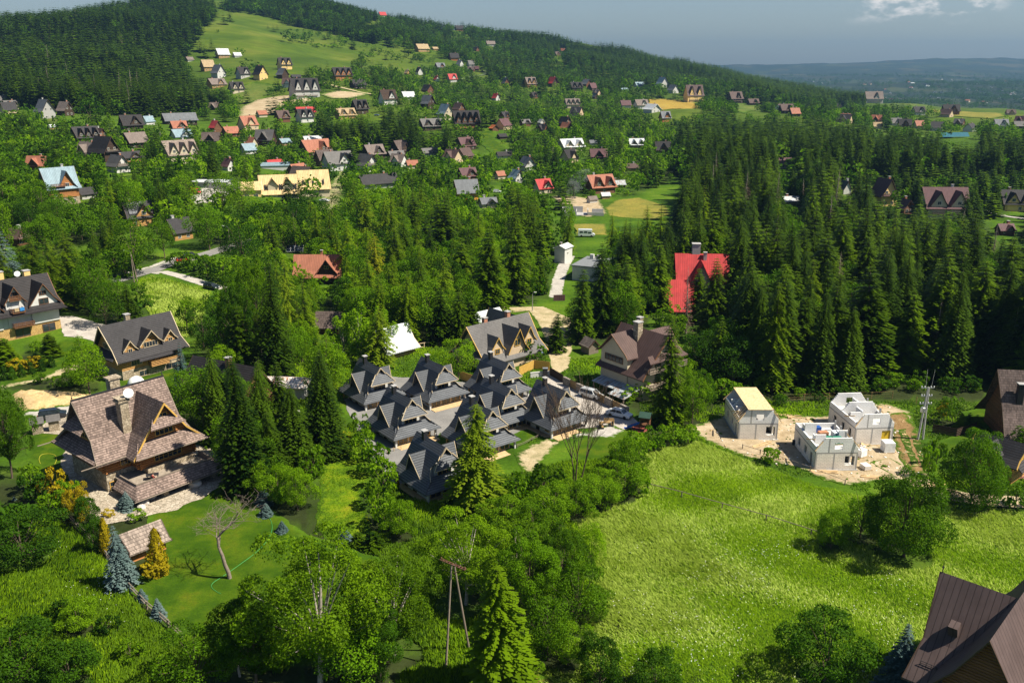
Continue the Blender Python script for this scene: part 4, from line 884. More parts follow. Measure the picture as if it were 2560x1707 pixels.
# salmon-roofed house and the solar field beside it
house('salmon_house', 'long low house with a rust-red sheet roof and dark gallery', 'house', ridge_pos(797, 636, 8.0), 89, 9.5, 12.5, 3.0, 8.0, 'salmon_sheet', 'log_dark', ov=1.4, oe=1.2, trim='salmon_sheet', kink=.7, crosses=[(-1, 3.0, 5.2, 7.7, 4.9, 3.8)], chim=[(.8, .5, 1.1, .6)], chim_mat='brick_red', wins=[('F', -4, .9, 2.2, 1.6, 3, 1, None, 'trim_gold'), ('F', -.6, .9, 2.2, 1.6, 3, 1, None, 'trim_gold'), ('F', 3.0, 4.6, 1.5, 1.0, 2, 1, 4.95, 'trim_gold')], lm='the rust-red roofed house')
# red-roofed inn: three stepped blocks of one building
_ip = ridge_pos(1755, 634, 11.5)
_in = house('inn', 'inn of stepped blocks with bright red sheet-metal roofs behind the tall spruces', 'inn', _ip, 95, 11, 13.5, 5.0, 11.5, 'red_sheet', 'plaster_cream', ov=.9, oe=.8, trim='red_sheet', kink=.8, crosses=[(-1, -.5, 4.6, 10.2, 7.4, 5.4, .6)], chim=[(-1.6, .9, 2.6, 2.2), (.8, -1.0, .5, .9)], chim_mat='plaster_grey', wins=[('F', 4, 3, 1.3, 1.4, 2, 1), ('R', 0, 3, 1.3, 1.4, 2, 1)], lm='the red-roofed inn')
def wing(root, x, y, rz, W, L, zw, zr, roof, wall, ov=.8, oe=.7, kink=.8, trim=None, wins=()):
    Mx = T(x, y, 0, rz)
    b = MB(); b.M = Mx; b.extr(wall_prof(W, -2, zw, zr, kink, ov), -L / 2, L / 2); b.build('wall', wall, root)
    r_ = MB(); r_.M = Mx; gable(r_, W, zw, zr, ov, -L / 2 - oe, L / 2 + oe, kink); ro = r_.build('roof', roof, root)
    if trim:
        t = MB(); t.M = Mx
        for e in (-1, 1): gable(t, W, zw, zr, ov, e * (L / 2 + oe) - .06, e * (L / 2 + oe) + .06, kink, .4, .004)
        t.build('bargeboard', trim, ro)
    for sd, cx, z, w_, h_, nx, ny in wins:
        window(root, Mx @ Matrix.Rotation(R(dict(F=0, R=90, B=180, L=270)[sd]), 4, 'Z') @ T(cx, -(W / 2 if sd in 'FB' else L / 2), z), w_, h_, nx, ny, 'trim_white')
    return ro
wing(_in, -8.6, -13.0, 0, 8, 10.5, 2.6, 6.8, 'red_sheet', 'plaster_cream', trim='purple_sheet', wins=[('F', -3, 1, 1.2, 1.3, 2, 1), ('L', 0, 1.5, 1.2, 1.3, 2, 1)])
wing(_in, -6.4, -19.5, 0, 7.5, 7.0, 1.2, 4.9, 'red_sheet', 'plaster_cream', trim='purple_sheet', wins=[('F', 0, .3, 1.2, 1.2, 2, 1)])
CLEAR.append((1640, 625, 1720, 780, _ip.y - 25))
# small mid-distance buildings
house('hut', 'tall white rendered hut at the top of the concrete lane', 'hut', at(1408, 655), 30, 3.8, 5.5, 5.2, 6.1, 'white_sheet', 'plaster_white', ov=.35, oe=.35, trim='trim_white', kink=.9, chim=[(-1, .4, .5, .5)], wins=[('F', -.6, 3.0, .8, .7, 1, 1), ('R', 0, .2, 1.0, 2.0, 1, 1)], lm='the tall white hut')
house('rusty_cottage', 'cottage with a rust-streaked white sheet roof among the larches', 'cottage', ridge_pos(1012, 731, 6.6), 46, 6.6, 7.5, 2.4, 6.6, 'rust_white', 'log_brown', ov=1.0, oe=.9, trim='trim_white', kink=.55, wins=[('F', 0, .8, 1.2, 1.2, 2, 1), ('R', 0, 3.2, 1.2, 1.0, 2, 1)], lm='the rust-streaked cottage', clear=False)
house('white_cottage', 'cottage with a clean white sheet roof behind the chalets', 'cottage', ridge_pos(978, 814, 6.6), 46, 6.8, 7.6, 2.4, 6.6, 'white_sheet', 'plank_tan', ov=1.0, oe=.9, trim='trim_cream', kink=.55, wins=[('R', 0, 3.1, 1.2, 1.0, 2, 1), ('F', 0, .7, 1.2, 1.2, 2, 1)], lm='the white-roofed cottage', clear=False)
house('shed', 'shed with a dark brown tile roof sunk among the birches', 'shed', ridge_pos(822, 778, 5.2), 92, 4.8, 5.2, 2.2, 5.2, 'shingle_dim', 'log_brown', ov=.7, oe=.7, trim='trim_dark', wins=[('F', 0, .6, 1, 1, 2, 1)])
house('shed', 'low shed with a pale tarpaulin-white roof behind the grey-tiled house', 'shed', ridge_pos(1214, 775, 4.5), 48, 6, 8, 2.2, 4.5, 'white_sheet', 'plank_tan', ov=.5, oe=.5, trim='trim_white', kink=.8, wins=[('F', 0, .5, .9, .9, 1, 1)])
house('garden_shed', 'garden shed with a weathered shingle roof between blue spruce and yellow thuja', 'shed', ridge_pos(350, 1316, 3.6), 42, 3.7, 4.6, 1.9, 3.6, 'shingle_pale', 'log_red', ov=.7, oe=.6, trim='trim_dark', kink=.9, wins=[('F', 0, .7, .9, .8, 2, 2)], lm='the shingled garden shed')
_o = house('workshop', 'low open workshop with a patched plank roof among the spruces', 'workshop', at(705, 985), 96, 5, 11, 2.7, 3.6, 'rust_white', 'plaster_grey', ov=.7, oe=.7, trim='trim_white', kink=.9, wins=[('F', -3.2, .3, 1.6, 1.8, 2, 1), ('F', 1, .3, 3, 1.8, 3, 1)], lm='the open workshop')
house('shed', 'small tin-roofed shed below the open workshop', 'shed', at(710, 1060), 96, 3, 4, 2.2, 3.0, 'rust_white', 'plank_tan', ov=.4, oe=.4, trim='trim_white', kink=.9, clear=False)
house('shed', 'weathered plank shed between the brown-roofed house and the lane', 'shed', at(1474, 880), 150, 2.6, 3.2, 2.0, 3.4, 'shingle_pale', 'weathered_wood', ov=.4, oe=.4, trim='trim_dark', kink=.9, clear=False)
# right side: shingled house with its outhouse, and the near roof in the corner
house('shingled_house', 'tall house with a grey-brown shingle roof and black chimney at the right edge', 'house', ground(92, 147), 98, 11, 13, 3.2, 11.6, 'shingle_dim', 'log_brown', ov=1.8, oe=1.2, trim='trim_dark', kink=.55, chim=[(-4.6, -2.8, -1.6, 1.0)], chim_mat='black_tile', wins=[('F', -3, .7, 1.6, 1.5, 2, 1), ('F', 1, .7, 1.6, 1.5, 2, 1)], lm='the shingled house at the right edge')
house('outhouse', 'log outhouse with a dark tile roof and small gable porch', 'outhouse', ground(77.2, 131), 140, 5.2, 6.4, 3.6, 6.2, 'charcoal_flat', 'log_gold', ov=.9, oe=.8, trim='trim_gold', crosses=[(-1, -.6, 2.6, 6.0, 3.0, 4.6)], wins=[('F', 1.5, 1.2, 1.0, 1.1, 2, 1), ('R', 0, 3.4, 1.2, .9, 2, 1)], pents=[('R', 0, 4, 3.2, 1.3, .7, 3.2)], lm='the dark-roofed outhouse')
_hp = ridge_pos(2600, 1515, 12.6, 0, 0)
house('mountain_house', 'near brown sheet-roofed house with crossing gables in the bottom right corner', 'house', _hp, 133, 12.5, 15, 5.0, 12.6, 'brown_dim', 'log_brown', base='field_stone', zb=1.0, ov=1.3, oe=1.6, trim='trim_dark', kink=.55, crosses=[(-1, -1.6, 7.0, 13.3, 9.2, 7.0, 1.2), (1, -1.6, 7.0, 13.3, 8.0, 7.0, 1.2)], chim=[(3.6, -.6, 1.7, 1.1)], chim_mat='brick_red',
      wins=[('F', -1.6, 5.6, 2.2, 1.8, 3, 1, 9.25), ('F', 4, 1.6, 2.0, 1.6, 3, 1), ('L', 0, 5.6, 2.0, 1.6, 2, 1), ('L', 0, 1.6, 2.0, 1.6, 2, 1)], clear=False, lm='the near brown-roofed house')
CLEAR.append((2240, 1400, 2600, 1760, 60))

_h = bpy.data.objects['mountain_house']
for x, y, z in ((-6.2, -3.4, 9.2), (4.6, -3.6, 9.0)):
    b = MB(); b.M = Matrix.Translation((x, y, z)) @ Matrix.Rotation(R(20), 4, 'X'); b.box(-.45, .45, -.5, .5, -.9, .25); b.build('roof_vent', 'brown_dim', _h)
for x in (-8.9,):
    b = MB(); b.lathe([(.05, 0), (.06, .5), (.13, .6), (.04, .75), (.02, 1.1)], 8); b.build('finial', 'dark_metal', _h, M=T(x, 0, 12.55))
for x0, x1 in ((-8.0, -5.4), (3.4, 7.6)):
    b = MB()
    for k in range(2): b.tube([(x0, -6.1 - k * .02, 5.55 + k * .25), (x1, -6.1 - k * .02, 5.55 + k * .25)], .035, 5)
    for x in np.arange(x0, x1, .5): b.tube([(x, -6.1, 5.2), (x, -6.1, 5.85)], .025, 4)
    b.build('snow_guard', 'dark_metal', _h)
# ------------------------------------------------------------------ three block-built shells on the building site
def wall_run(mb, x0, x1, z0, z1, y0, y1, holes):
    """wall along x with openings (xa, xb, za, zb)"""
    xs = x0
    for a, b, c, d in sorted(holes):
        if a > xs: mb.box(xs, a, y0, y1, z0, z1)
        if c > z0: mb.box(a, b, y0, y1, z0, c)
        if d < z1: mb.box(a, b, y0, y1, d, z1)
        xs = b
    if xs < x1: mb.box(xs, x1, y0, y1, z0, z1)
def shell(label, fl, fr, D, kind):
    a = at(*fl); b = at(*fr); d = b - a; W = math.hypot(d.x, d.y)
    root = empty('house_shell', a, math.atan2(d.y, d.x), label, 'unfinished house', 'block-built house shells on the building site')
    lo = MB(); t = .25
    wall_run(lo, 0, W, 0, 2.75, 0, t, [(W * .70, W * .93, .75, 2.35)]); wall_run(lo, 0, W, 0, 2.75, D - t, D, [(W * .3, W * .5, .9, 2.2)])
    lo.M = Matrix.Rotation(R(90), 4, 'Z')
    for x in (0, W): wall_run(lo, t, D - t, 0, 2.75, -x if x == 0 else -W, -t if x == 0 else -W + t, [(1.6, 2.5, .02, 2.2), (4.2, 5.2, .9, 2.2), (7.4, 8.4, .9, 2.2)])
    lo.M = Matrix.Identity(4); lo.build('ground_floor_wall', 'block_pink', root)
    f = MB(); f.box(-.2, W + .2, -.2, D + .2, -1.5, .0); f.box(-.003, W + .003, -.003, D + .003, 2.75, 3.0)
    for x in (0, W * .44, W): f.box(x - .12 - (.1 if x == W else -.1 if x == 0 else 0), x + .12 - (.1 if x == W else -.1 if x == 0 else 0), -.006, t - .02, .0, 2.75)
    f.build('concrete_frame', 'concrete', root)
    up = MB()
    up.M = Matrix.Rotation(R(90), 4, 'Z')
    for x in (0, W): up.box(t, D - t, -x if x == 0 else -W, -t if x == 0 else -W + t, 3.0, 3.95) if x == 0 else wall_run(up, t, D - t, 3.0, 3.75, -W, -W + t, [(3, 4.2, 3.1, 3.75)])
    up.M = Matrix.Identity(4)
    for y, hole in ((0, True), (D - t, True), (D * .55, False)):
        if kind == 'pallets' and not (y == 0): continue
        xl, xr, zt = W * .22, W * .80, 5.45
        for s_ in range(9):        # stepped courses of the gable
            z0 = 3.0 + s_ * (zt - 3.0) / 9; z1 = 3.0 + (s_ + 1) * (zt - 3.0) / 9; k = max(0, (s_ - 2) / 7)
            x0 = xl * k; x1 = W - (W - xr) * k
            hs = [(W * .43, W * .63, z0, z1)] if hole and 3.6 < (z0 + z1) / 2 < 4.75 else []
            wall_run(up, x0, x1, z0, z1, y, y + t, hs)
    if kind == 'pallets':
        for x0, x1, y0, h in ((.9, 2.6, 3.2, 1.7), (.3, 2.2, 6.6, 2.3), (5.2, 6.6, 4.4, 1.9)): up.box(x0, x1, y0, y0 + t, 3.0, 3.0 + h); up.box(x0, x0 + t, y0 + t, y0 + 1.4, 3.0, 3.0 + h * .8)
        up.box(0, W, D - t, D, 3.0, 3.8)
    if kind == 'full':
        for q in (2.2, 3.9, 7.4): up.box(.3, W * .5, q, q + t, 3.0, 4.6)
    if kind == 'rooms':
        up.box(.4, 2.4, D * .3, D * .3 + t, 3.0, 4.6); up.box(2.4, 2.4 + t, D * .3, D * .52, 3.0, 4.8); up.box(4, 4 + t, D * .58, D - t, 3.0, 4.6)
    up.build('upper_wall', 'block_grey', root)
    ty = MB(); ty.box(W * .30 - .1, W * .30 + .1, -.012, t - .03, 3.0, 5.4); ty.build('concrete_column', 'concrete', root)
    for i in range(4): ty = MB(); ty.box(W - .7, W - .45, 1.5 + i * 2.4, 1.75 + i * 2.4, 3.0, 4.9); ty.build('concrete_column', 'concrete', root)
    tm = MB()
    tm.tube([(-.25, .4, 5.1), (-.5, D * .33, 3.9)], .11, 4); tm.tube([(-.4, -.5, 3.5), (.9, -.1, 5.0)], .1, 4); tm.tube([(W + .3, -.4, 3.5), (W - .9, .1, 5.0)], .1, 4); tm.tube([(W + .2, D * .4, 3.8), (W - .8, D * .45, 5.0)], .1, 4)
    if kind == 'full':
        for i in range(4): tm.tube([(-.45, .3 + i * .75, 3.6), (W * .26, .3 + i * .75, 5.66)], .09, 4)
        tm.tube([(-.5, D - .4, 3.6), (W * .24, D - .3, 5.8)], .09, 4); tm.tube([(W + .4, .3, 3.6), (W * .84, .3, 5.66)], .09, 4)
    tm.build('rafter', 'lime_plank', root)
    if kind == 'full':
        r_ = MB(); r_.slab([(W * .20, -.25, 5.62), (W * .84, -.25, 5.60), (W * .82, D + .2, 5.74), (W * .20, D + .2, 5.72)], .06)
        r_.build('roof_deck', 'osb', root)
    else:
        fl_ = MB(); fl_.box(t, W - t, t, D - t, 2.86, 3.02); fl_.build('floor_slab', 'plaster_white', root)
    if kind == 'rooms':
        m_plain('yellow_sheet_foil', (.7, .48, .04), .4)
        y_ = MB(); y_.box(W * .70, W * .93, .1, .14, .75, 2.35); y_.build('window_foil', 'yellow_sheet_foil', root)
    FOOT.append((a.x + d.x / 2 - d.y / W * D / 2, a.y + d.y / 2 + d.x / W * D / 2, 8)); u, v, _ = proj(a.x, a.y, a.z); CLEAR.append((fl[0] - 55, fl[1] - 130, fr[0] + 20, fl[1], a.y)); return root
SH1 = shell('block-built house shell on the left with an OSB roof deck', (1845, 1098), (1942, 1099), 10.5, 'full')
SH2 = shell('roofless block-built shell in front with green and white pallets on its floor', (2036, 1174), (2140, 1175), 10.5, 'pallets')
SH3 = shell('roofless block-built shell at the back with yellow foil in its window', (2135, 1111), (2229, 1110), 10.5, 'rooms')
LM += [('the shell with the OSB deck', SH1.location.copy()), ('the back block shell', SH3.location.copy()), ('the front block shell', SH2.location.copy())]
m_plain('green_wrap', (.05, .22, .15), .5); m_plain('white_wrap', (.75, .77, .78), .5); m_plain('blue_wrap', (.03, .10, .35), .5); m_plain('terracotta', (.42, .2, .11), .8)
def pallet_load(p, rz, w_, d_, h_, wrap, label, band=None):
    o = empty('pallet_load', p, rz, label, 'pallet', 'pallets of building material')
    b = MB()
    for i in range(3): b.box(-w_ / 2 + i * (w_ - .12) / 2, -w_ / 2 + i * (w_ - .12) / 2 + .12, -d_ / 2, d_ / 2, 0, .1)
    b.box(-w_ / 2, w_ / 2, -d_ / 2, d_ / 2, .1, .14); b.build('pallet', 'lime_plank', o)
    l = MB(); n = 3
    for i in range(n): l.box(-w_ / 2 + .03 + .02 * (i % 2), w_ / 2 - .03 - .02 * (i % 2), -d_ / 2 + .03, d_ / 2 - .03, .145 + i * h_ / n, .14 + (i + 1) * h_ / n - .02)
    l.build('load', wrap, o)
    if band:
        c = MB()
        for x in (-w_ / 4, w_ / 4): c.box(x - .12, x + .12, -d_ / 2 - .005, d_ / 2 + .005, .3, .14 + h_ * .8)
        c.build('band', band, o)
_rz = SH2.rotation_euler.z
for x, y, w_, d_, h_, wr, bd, lb in ((4.6, 3.4, 1.5, 1.2, 1.0, 'green_wrap', 'white_wrap', 'green-wrapped pallet of blocks on the front shell floor'), (5.2, 5.4, 1.5, 1.3, 1.2, 'white_wrap', 'green_wrap', 'white pallet with green bands on the front shell floor'),
                          (3.4, 6.6, 1.6, 1.1, .7, 'terracotta', None, 'terracotta pallet of bricks on the front shell floor'), (2.9, 8.3, 1.3, 1.1, .9, 'blue_wrap', None, 'blue-wrapped pallet at the back of the front shell floor'), (3.6, 4.6, 1.2, 1.0, .6, 'green_wrap', None, 'low green pallet in the middle of the front shell floor')):
    q = SH2.matrix_basis @ Vector((x, y, 3.03)); pallet_load(q, _rz + .1, w_, d_, h_, wr, lb, bd)
pallet_load(at(2218, 1128), _rz, 1.8, 1.9, 1.7, 'white_wrap', 'tall white-topped pallet in front of the back block shell')
pallet_load(at(2152, 1140), _rz + .5, 1.5, 1.3, 1.2, 'white_wrap', 'white pallet squeezed between the two right-hand block shells')
pallet_load(at(2163, 1172), _rz + .2, 1.2, 1.6, .7, 'block_pink', 'low pallet of pink blocks beside the front block shell')
for i, (u, v, az, n, lb) in enumerate(((2190, 1195, 100, 5, 'bundle of pale planks lying beside the front block shell'), (1905, 1112, 60, 4, 'loose planks in front of the shell with the OSB deck'), (2060, 1180, 95, 4, 'planks laid along the meadow edge of the building site'), (2330, 1215, 60, 5, 'scattered planks beside the dirt track'), (1972, 1040, 110, 4, 'long planks between the two rear shells'))):
    p = at(u, v); b = MB(); r = random.Random(i)
    for k in range(n): b.M = T(0, k * .28 - .5, .08 + .04 * (k % 2), r.uniform(-9, 9)); b.box(-2.2 + r.uniform(-.4, .4), 2.2, -.1, .1, 0, .07)
    o = b.build('plank_pile', 'lime_plank'); o.location = p; o.rotation_euler = (0, 0, R(90 - az)); tag(o, lb, 'planks', 'plank piles on the building site')
b = MB(); b.lathe([(.28, 0), (.3, .3), (.28, .6), (.3, .9), (.27, .92)], 12); o = b.build('oil_drum', 'dark_metal', smooth=False); o.location = at(1984, 1112); tag(o, 'dark barrel standing left of the front block shell', 'barrel')

# broken blocks, stones and clods lying about the site
_r = np.random.default_rng(31); _poly = [(q.x, q.y) for q in world([(1740, 1075), (1960, 1045), (2215, 1010), (2300, 1090), (2325, 1195), (2060, 1200), (1850, 1140)])]; _P = np.array(_poly); _n = 1500
_x = _r.uniform(_P[:, 0].min(), _P[:, 0].max(), _n); _y = _r.uniform(_P[:, 1].min(), _P[:, 1].max(), _n); _k = inside(_poly, _x, _y) & (np.sin(_x / 2.3 + _y / 3) * np.sin(_y / 2.1) + _r.uniform(-.8, .8, _n) > .15); b = MB()
for a_, b_2 in zip(_x[_k], _y[_k]):
    s_ = _r.uniform(.05, .22) if _r.random() < .93 else _r.uniform(.25, .5); b.M = Matrix.Translation((a_, b_2, float(hgt(a_, b_2)) + .06)) @ Matrix.Rotation(_r.uniform(0, 6), 4, 'Z') @ Matrix.Rotation(_r.uniform(-.4, .4), 4, 'X'); b.k = int(_r.integers(0, 3)); b.box(-s_, s_, -s_ * .6, s_ * .6, -s_ * .2, s_ * .55)
tag(b.build('rubble', ['block_pink', 'dirt', 'lime_plank']), 'broken blocks, stones and offcuts lying on the building site', 'rubble', kind='stuff')

# ------------------------------------------------------------------ vehicles
for nm, c in dict(paint_white=(.78, .79, .80), paint_silver=(.55, .56, .57), paint_dark=(.015, .022, .03), paint_blue=(.24, .34, .48), paint_red=(.55, .02, .02), paint_black=(.02, .02, .024)).items(): m_plain(nm, c, .25, .1, .5, .03, 1.0, .6)
m_plain('tyre', (.02, .02, .02), .9); m_plain('rim', (.5, .5, .52), .35, .8); m_plain('headlight', (.75, .78, .8), .15); m_plain('tail_light', (.4, .02, .02), .3); m_plain('plastic', (.03, .03, .03), .6)
_wc = {}
def car(kind, paint, pos, az, label, name='parked_car', group='parked cars'):
    root = empty(name, pos, R(90 - az), label, 'van' if kind in ('van', 'camper') else 'car', group)
    if kind not in _wc:
        L, W, H = dict(sedan=(4.8, 1.84, 1.46), suv=(4.8, 1.9, 1.75), hatch=(4.1, 1.75, 1.5), van=(5.6, 2.05, 2.4), camper=(6.4, 2.25, 2.8))[kind]
        prof = dict(sedan=[(-2.35, .3), (2.3, .26), (2.4, .5), (2.36, .72), (1.3, .95), (-1.75, 1.0), (-2.36, .95), (-2.4, .6)], suv=[(-2.35, .4), (2.3, .36), (2.4, .62), (2.34, .9), (1.35, 1.12), (-2.3, 1.15), (-2.4, .7)],
                    hatch=[(-2.0, .3), (1.95, .28), (2.05, .5), (2.0, .75), (1.15, .98), (-1.95, 1.02), (-2.05, .6)], van=[(-2.75, .35), (2.6, .32), (2.8, .6), (2.72, 1.05), (1.95, 1.3), (1.35, 2.25), (1.1, 2.4), (-2.7, 2.4), (-2.8, .6)],
                    camper=[(-3.15, .4), (2.9, .38), (3.15, .7), (3.05, 1.1), (2.3, 1.35), (1.9, 2.1), (2.2, 2.4), (2.0, 2.8), (-3.1, 2.8), (-3.2, .7)])[kind]
        bm = bmesh.new(); n = len(prof)
        vs = [[bm.verts.new((x, s * W / 2 * (1 if z < 1.2 else .95), z)) for x, z in prof] for s in (-1, 1)]
        bm.faces.new(vs[0]); bm.faces.new(vs[1][::-1])
        for i in range(n): bm.faces.new((vs[0][i], vs[1][i], vs[1][(i + 1) % n], vs[0][(i + 1) % n])[::-1])
        bmesh.ops.recalc_face_normals(bm, faces=bm.faces)
        bmesh.ops.bevel(bm, geom=list(bm.edges), offset=.07, segments=2, affect='EDGES', profile=.6)
        me = bpy.data.meshes.new('body'); bm.to_mesh(me); bm.free(); me.materials.append(MATS[paint])
        parts = {'body': me}
        cab = dict(sedan=(1.25, -1.85, .55, -1.15, .96, 1.42), suv=(1.3, -2.25, .65, -2.05, 1.12, 1.7), hatch=(1.1, -1.9, .5, -1.6, .99, 1.46)).get(kind)
        if cab:
            x1, x2, x3, x4, z0, z1 = cab; g = MB(); yb, yt = W / 2 - .06, W / 2 - .26
            g.add([(x1, -yb, z0), (x2, -yb, z0), (x2, yb, z0), (x1, yb, z0), (x3, -yt, z1), (x4, -yt, z1), (x4, yt, z1), (x3, yt, z1)], [(0, 1, 5, 4), (1, 2, 6, 5), (2, 3, 7, 6), (3, 0, 4, 7), (4, 5, 6, 7)])
            parts['windows'] = g.mesh('windows', 'window_glass')
            r_ = MB(); r_.box(x4 - .06, x3 + .06, -yt - .03, yt + .03, z1, z1 + .05)
            for s in (-1, 1):
                r_.tube([(x1, s * yb, z0), (x3, s * yt, z1)], .05, 4); r_.tube([(x2, s * yb, z0), (x4, s * yt, z1)], .07, 4)
                xm = (x3 + x4) / 2; r_.tube([(xm, s * (yb + .015), z0), (xm - .05, s * (yt + .015), z1)], .045, 4)
                r_.box(x1 - .35, x1 - .18, s * (W / 2 + .06) - .08, s * (W / 2 + .06) + .08, z0 + .02, z0 + .16)
            if kind == 'suv':
                for s in (-1, 1): r_.tube([(x3, s * (yt - .1), z1 + .1), (x4 + .2, s * (yt - .1), z1 + .1)], .03, 4)
            parts['roof'] = r_.mesh('roof', paint)
        else:
            g = MB(); x0, x1 = (1.32, 1.98) if kind == 'van' else (1.88, 2.34); zb_, zt_ = (1.34, 2.2) if kind == 'van' else (1.4, 2.06)
            g.add([(x1 + .03, -.8, zb_), (x1 + .03, .8, zb_), (x0 + .1, .7, zt_), (x0 + .1, -.7, zt_)], [(0, 1, 2, 3)])
            for s in (-1, 1):
                y = s * (W / 2 + .004)
                g.box(.6, x0, min(y, y - s * .12), max(y, y - s * .12), zb_, zt_ - .15)
                if kind == 'camper':
                    for x in (-1.9, -.3): g.box(x - .6, x + .6, min(y, y - s * .12), max(y, y - s * .12), 1.55, 2.15)
            parts['windows'] = g.mesh('windows', 'window_glass')
            r_ = MB(); r_.box(-2.4, .6, -.7, .7, H - .01, H + .08); parts['roof'] = r_.mesh('roof', paint)
        wr = .33 if kind in ('sedan', 'hatch') else .38
        w1 = MB(); w1.M = Matrix.Rotation(R(90), 4, 'X'); w1.lathe([(wr * .62, -.1), (wr, -.09), (wr, .09), (wr * .62, .1)], 16)
        w2 = MB(); w2.M = Matrix.Rotation(R(90), 4, 'X'); w2.lathe([(.04, -.085), (wr * .62, -.085), (wr * .62, .085), (.04, .085)], 12)
        h = MB(); h.box(-.12, .06, -.2, .2, -.08, .08); tl = MB(); tl.box(-.05, .06, -.14, .14, -.12, .12)
        bp = MB(); bp.box(L / 2 - .06, L / 2 + .04, -.5, .5, .34, .52); bp.box(-L / 2 - .03, -L / 2 + .05, -.6, .6, .36, .5)
        _wc[kind] = (parts, w1.mesh('tyre', 'tyre', True), w2.mesh('rim', 'rim'), h.mesh('headlight', 'headlight'), tl.mesh('tail_light', 'tail_light'), bp.mesh('bumper', 'plastic'), L, W, wr)
    parts, ty, ri, hl, tl, bp, L, W, wr = _wc[kind]
    for nm, me in parts.items():
        if me.materials[0] != MATS[paint] and nm != 'windows': me = me.copy(); me.materials[0] = MATS[paint]
        link(nm, me, root)
    link('bumper', bp, root)
    for x in (L * .30, -L * .30):
        for s in (-1, 1):
            wh = link('wheel', ty, root, Matrix.Translation((x, s * (W / 2 - .08), wr))); link('rim', ri, wh)
    zh = .62 if kind in ('sedan', 'hatch') else .8
    for s in (-1, 1):
        link('headlight', hl, root, Matrix.Translation((L / 2 - .04, s * (W / 2 - .32), zh))); link('tail_light', tl, root, Matrix.Translation((-L / 2, s * (W / 2 - .24), zh + .15)))
    FOOT.append((pos.x, pos.y, 3.4)); u, v, d = proj(*pos); k = 3 / d * FPX
    CLEAR.append((u - k * .8, v - k * .6, u + k * .8, v + 2, pos.y)); return root
def lift(p, z): return Vector((p.x, p.y, p.z + z))
car('suv', 'paint_silver', lift(at(1478, 995), .1), 130, 'silver-white estate car with roof rails beside the gabion fence')
car('sedan', 'paint_white', lift(at(1548, 1042), .1), 122, 'white sedan parked at the end of the block-paved driveway')
car('hatch', 'paint_blue', lift(at(1354, 882), .08), 178, 'small pale blue car facing the viewer on the sandy lane')
car('suv', 'paint_dark', lift(at(133, 1045), .07), 68, 'dark blue car behind the stone gate pillars')
car('suv', 'paint_dark', lift(at(529, 723), .08), 118, 'dark car parked on the pale lane in the grass')
car('hatch', 'paint_red', lift(at(457, 655), .1), 60, 'small red car on the side road')
car('suv', 'paint_black', lift(at(478, 645), .1), 60, 'black car just ahead of the red one on the side road')
car('van', 'paint_red', lift(at(488, 485), .1), 110, 'red delivery van by the white roofs near the yellow hotel', 'delivery_van', 'vans')
car('camper', 'paint_white', lift(at(1466, 592), .1), 95, 'white camper van in the small meadow behind the tall white hut', 'camper_van', 'vans')
car('sedan', 'paint_white', lift(at(811, 505), .1), 100, 'white car at the near end of the pale village lane')
car('hatch', 'paint_white', lift(at(1243, 482), .1), 90, 'small white car beside the orange house')
car('hatch', 'paint_blue', lift(at(942, 290), .1), 100, 'tiny blue car on the hillside yard behind the tan-roofed house')

# ------------------------------------------------------------------ poles, masts and lamps
def top_at(p, v):
    """height above p at which its vertical reaches photo row v"""
    lo, hi = .2, 60
    for _ in range(40):
        m = (lo + hi) / 2
        if proj(p.x, p.y, p.z + m)[1] > v: lo = m
        else: hi = m
    return lo
def aframe():
    p1 = at(1113, 1672); p2 = at(1176, 1622); mid = (p1 + p2) / 2; h = top_at(p1.lerp(p2, .38), 1412)
    o = empty('power_pole', p1, 0, 'leaning wooden A-frame power pole with a rusty crossarm in the front thicket', 'power pole')
    tp = p1.lerp(p2, .38) - p1; tp.z = h
    for q in (Vector((0, 0, -1)), p2 - p1 - Vector((0, 0, 1))):
        b = MB(); off = Vector((.14, 0, 0)) if q.length > 2 else Vector((-.14, 0, 0)); b.tube([q, q.lerp(tp + off, .5), tp + off + Vector((0, 0, .1))], [.13, .115, .09], 8); b.build('leg', 'pole_wood', o)
    ca = MB(); d = Vector((.80, -.60, 0))
    for s in (-.13, .13): 
        n = Vector((-d.y, d.x, 0)) * s; ca.tube([tp - d * 1.75 + n + Vector((0, 0, .12)), tp + d * 1.75 + n + Vector((0, 0, .12))], .055, 4)
    for k in np.linspace(-1.7, 1.7, 9): ca.tube([tp + d * k + Vector((-d.y, d.x, 0)) * -.15 + Vector((0, 0, .15)), tp + d * k + Vector((-d.y, d.x, 0)) * .15 + Vector((0, 0, .15))], .04, 4)
    ca.tube([tp + Vector((0, 0, -1.0)), tp + d * 1.6 + Vector((0, 0, .1))], .04, 4); ca.build('crossarm', 'rusty_steel', o)
    for k in (-1.6, 1.65):
        i_ = MB(); i_.lathe([(.02, 0), (.07, .05), (.05, .12), (.08, .18), (.03, .26)], 8); i_.build('insulator', 'rusty_steel', o, M=Matrix.Translation(tp + d * k + Vector((0, 0, .17))))
    LM.append(('the wooden power pole', p1.copy())); CLEAR.append((1085, 1380, 1195, 1660, p1.y - 1)); return o
aframe()
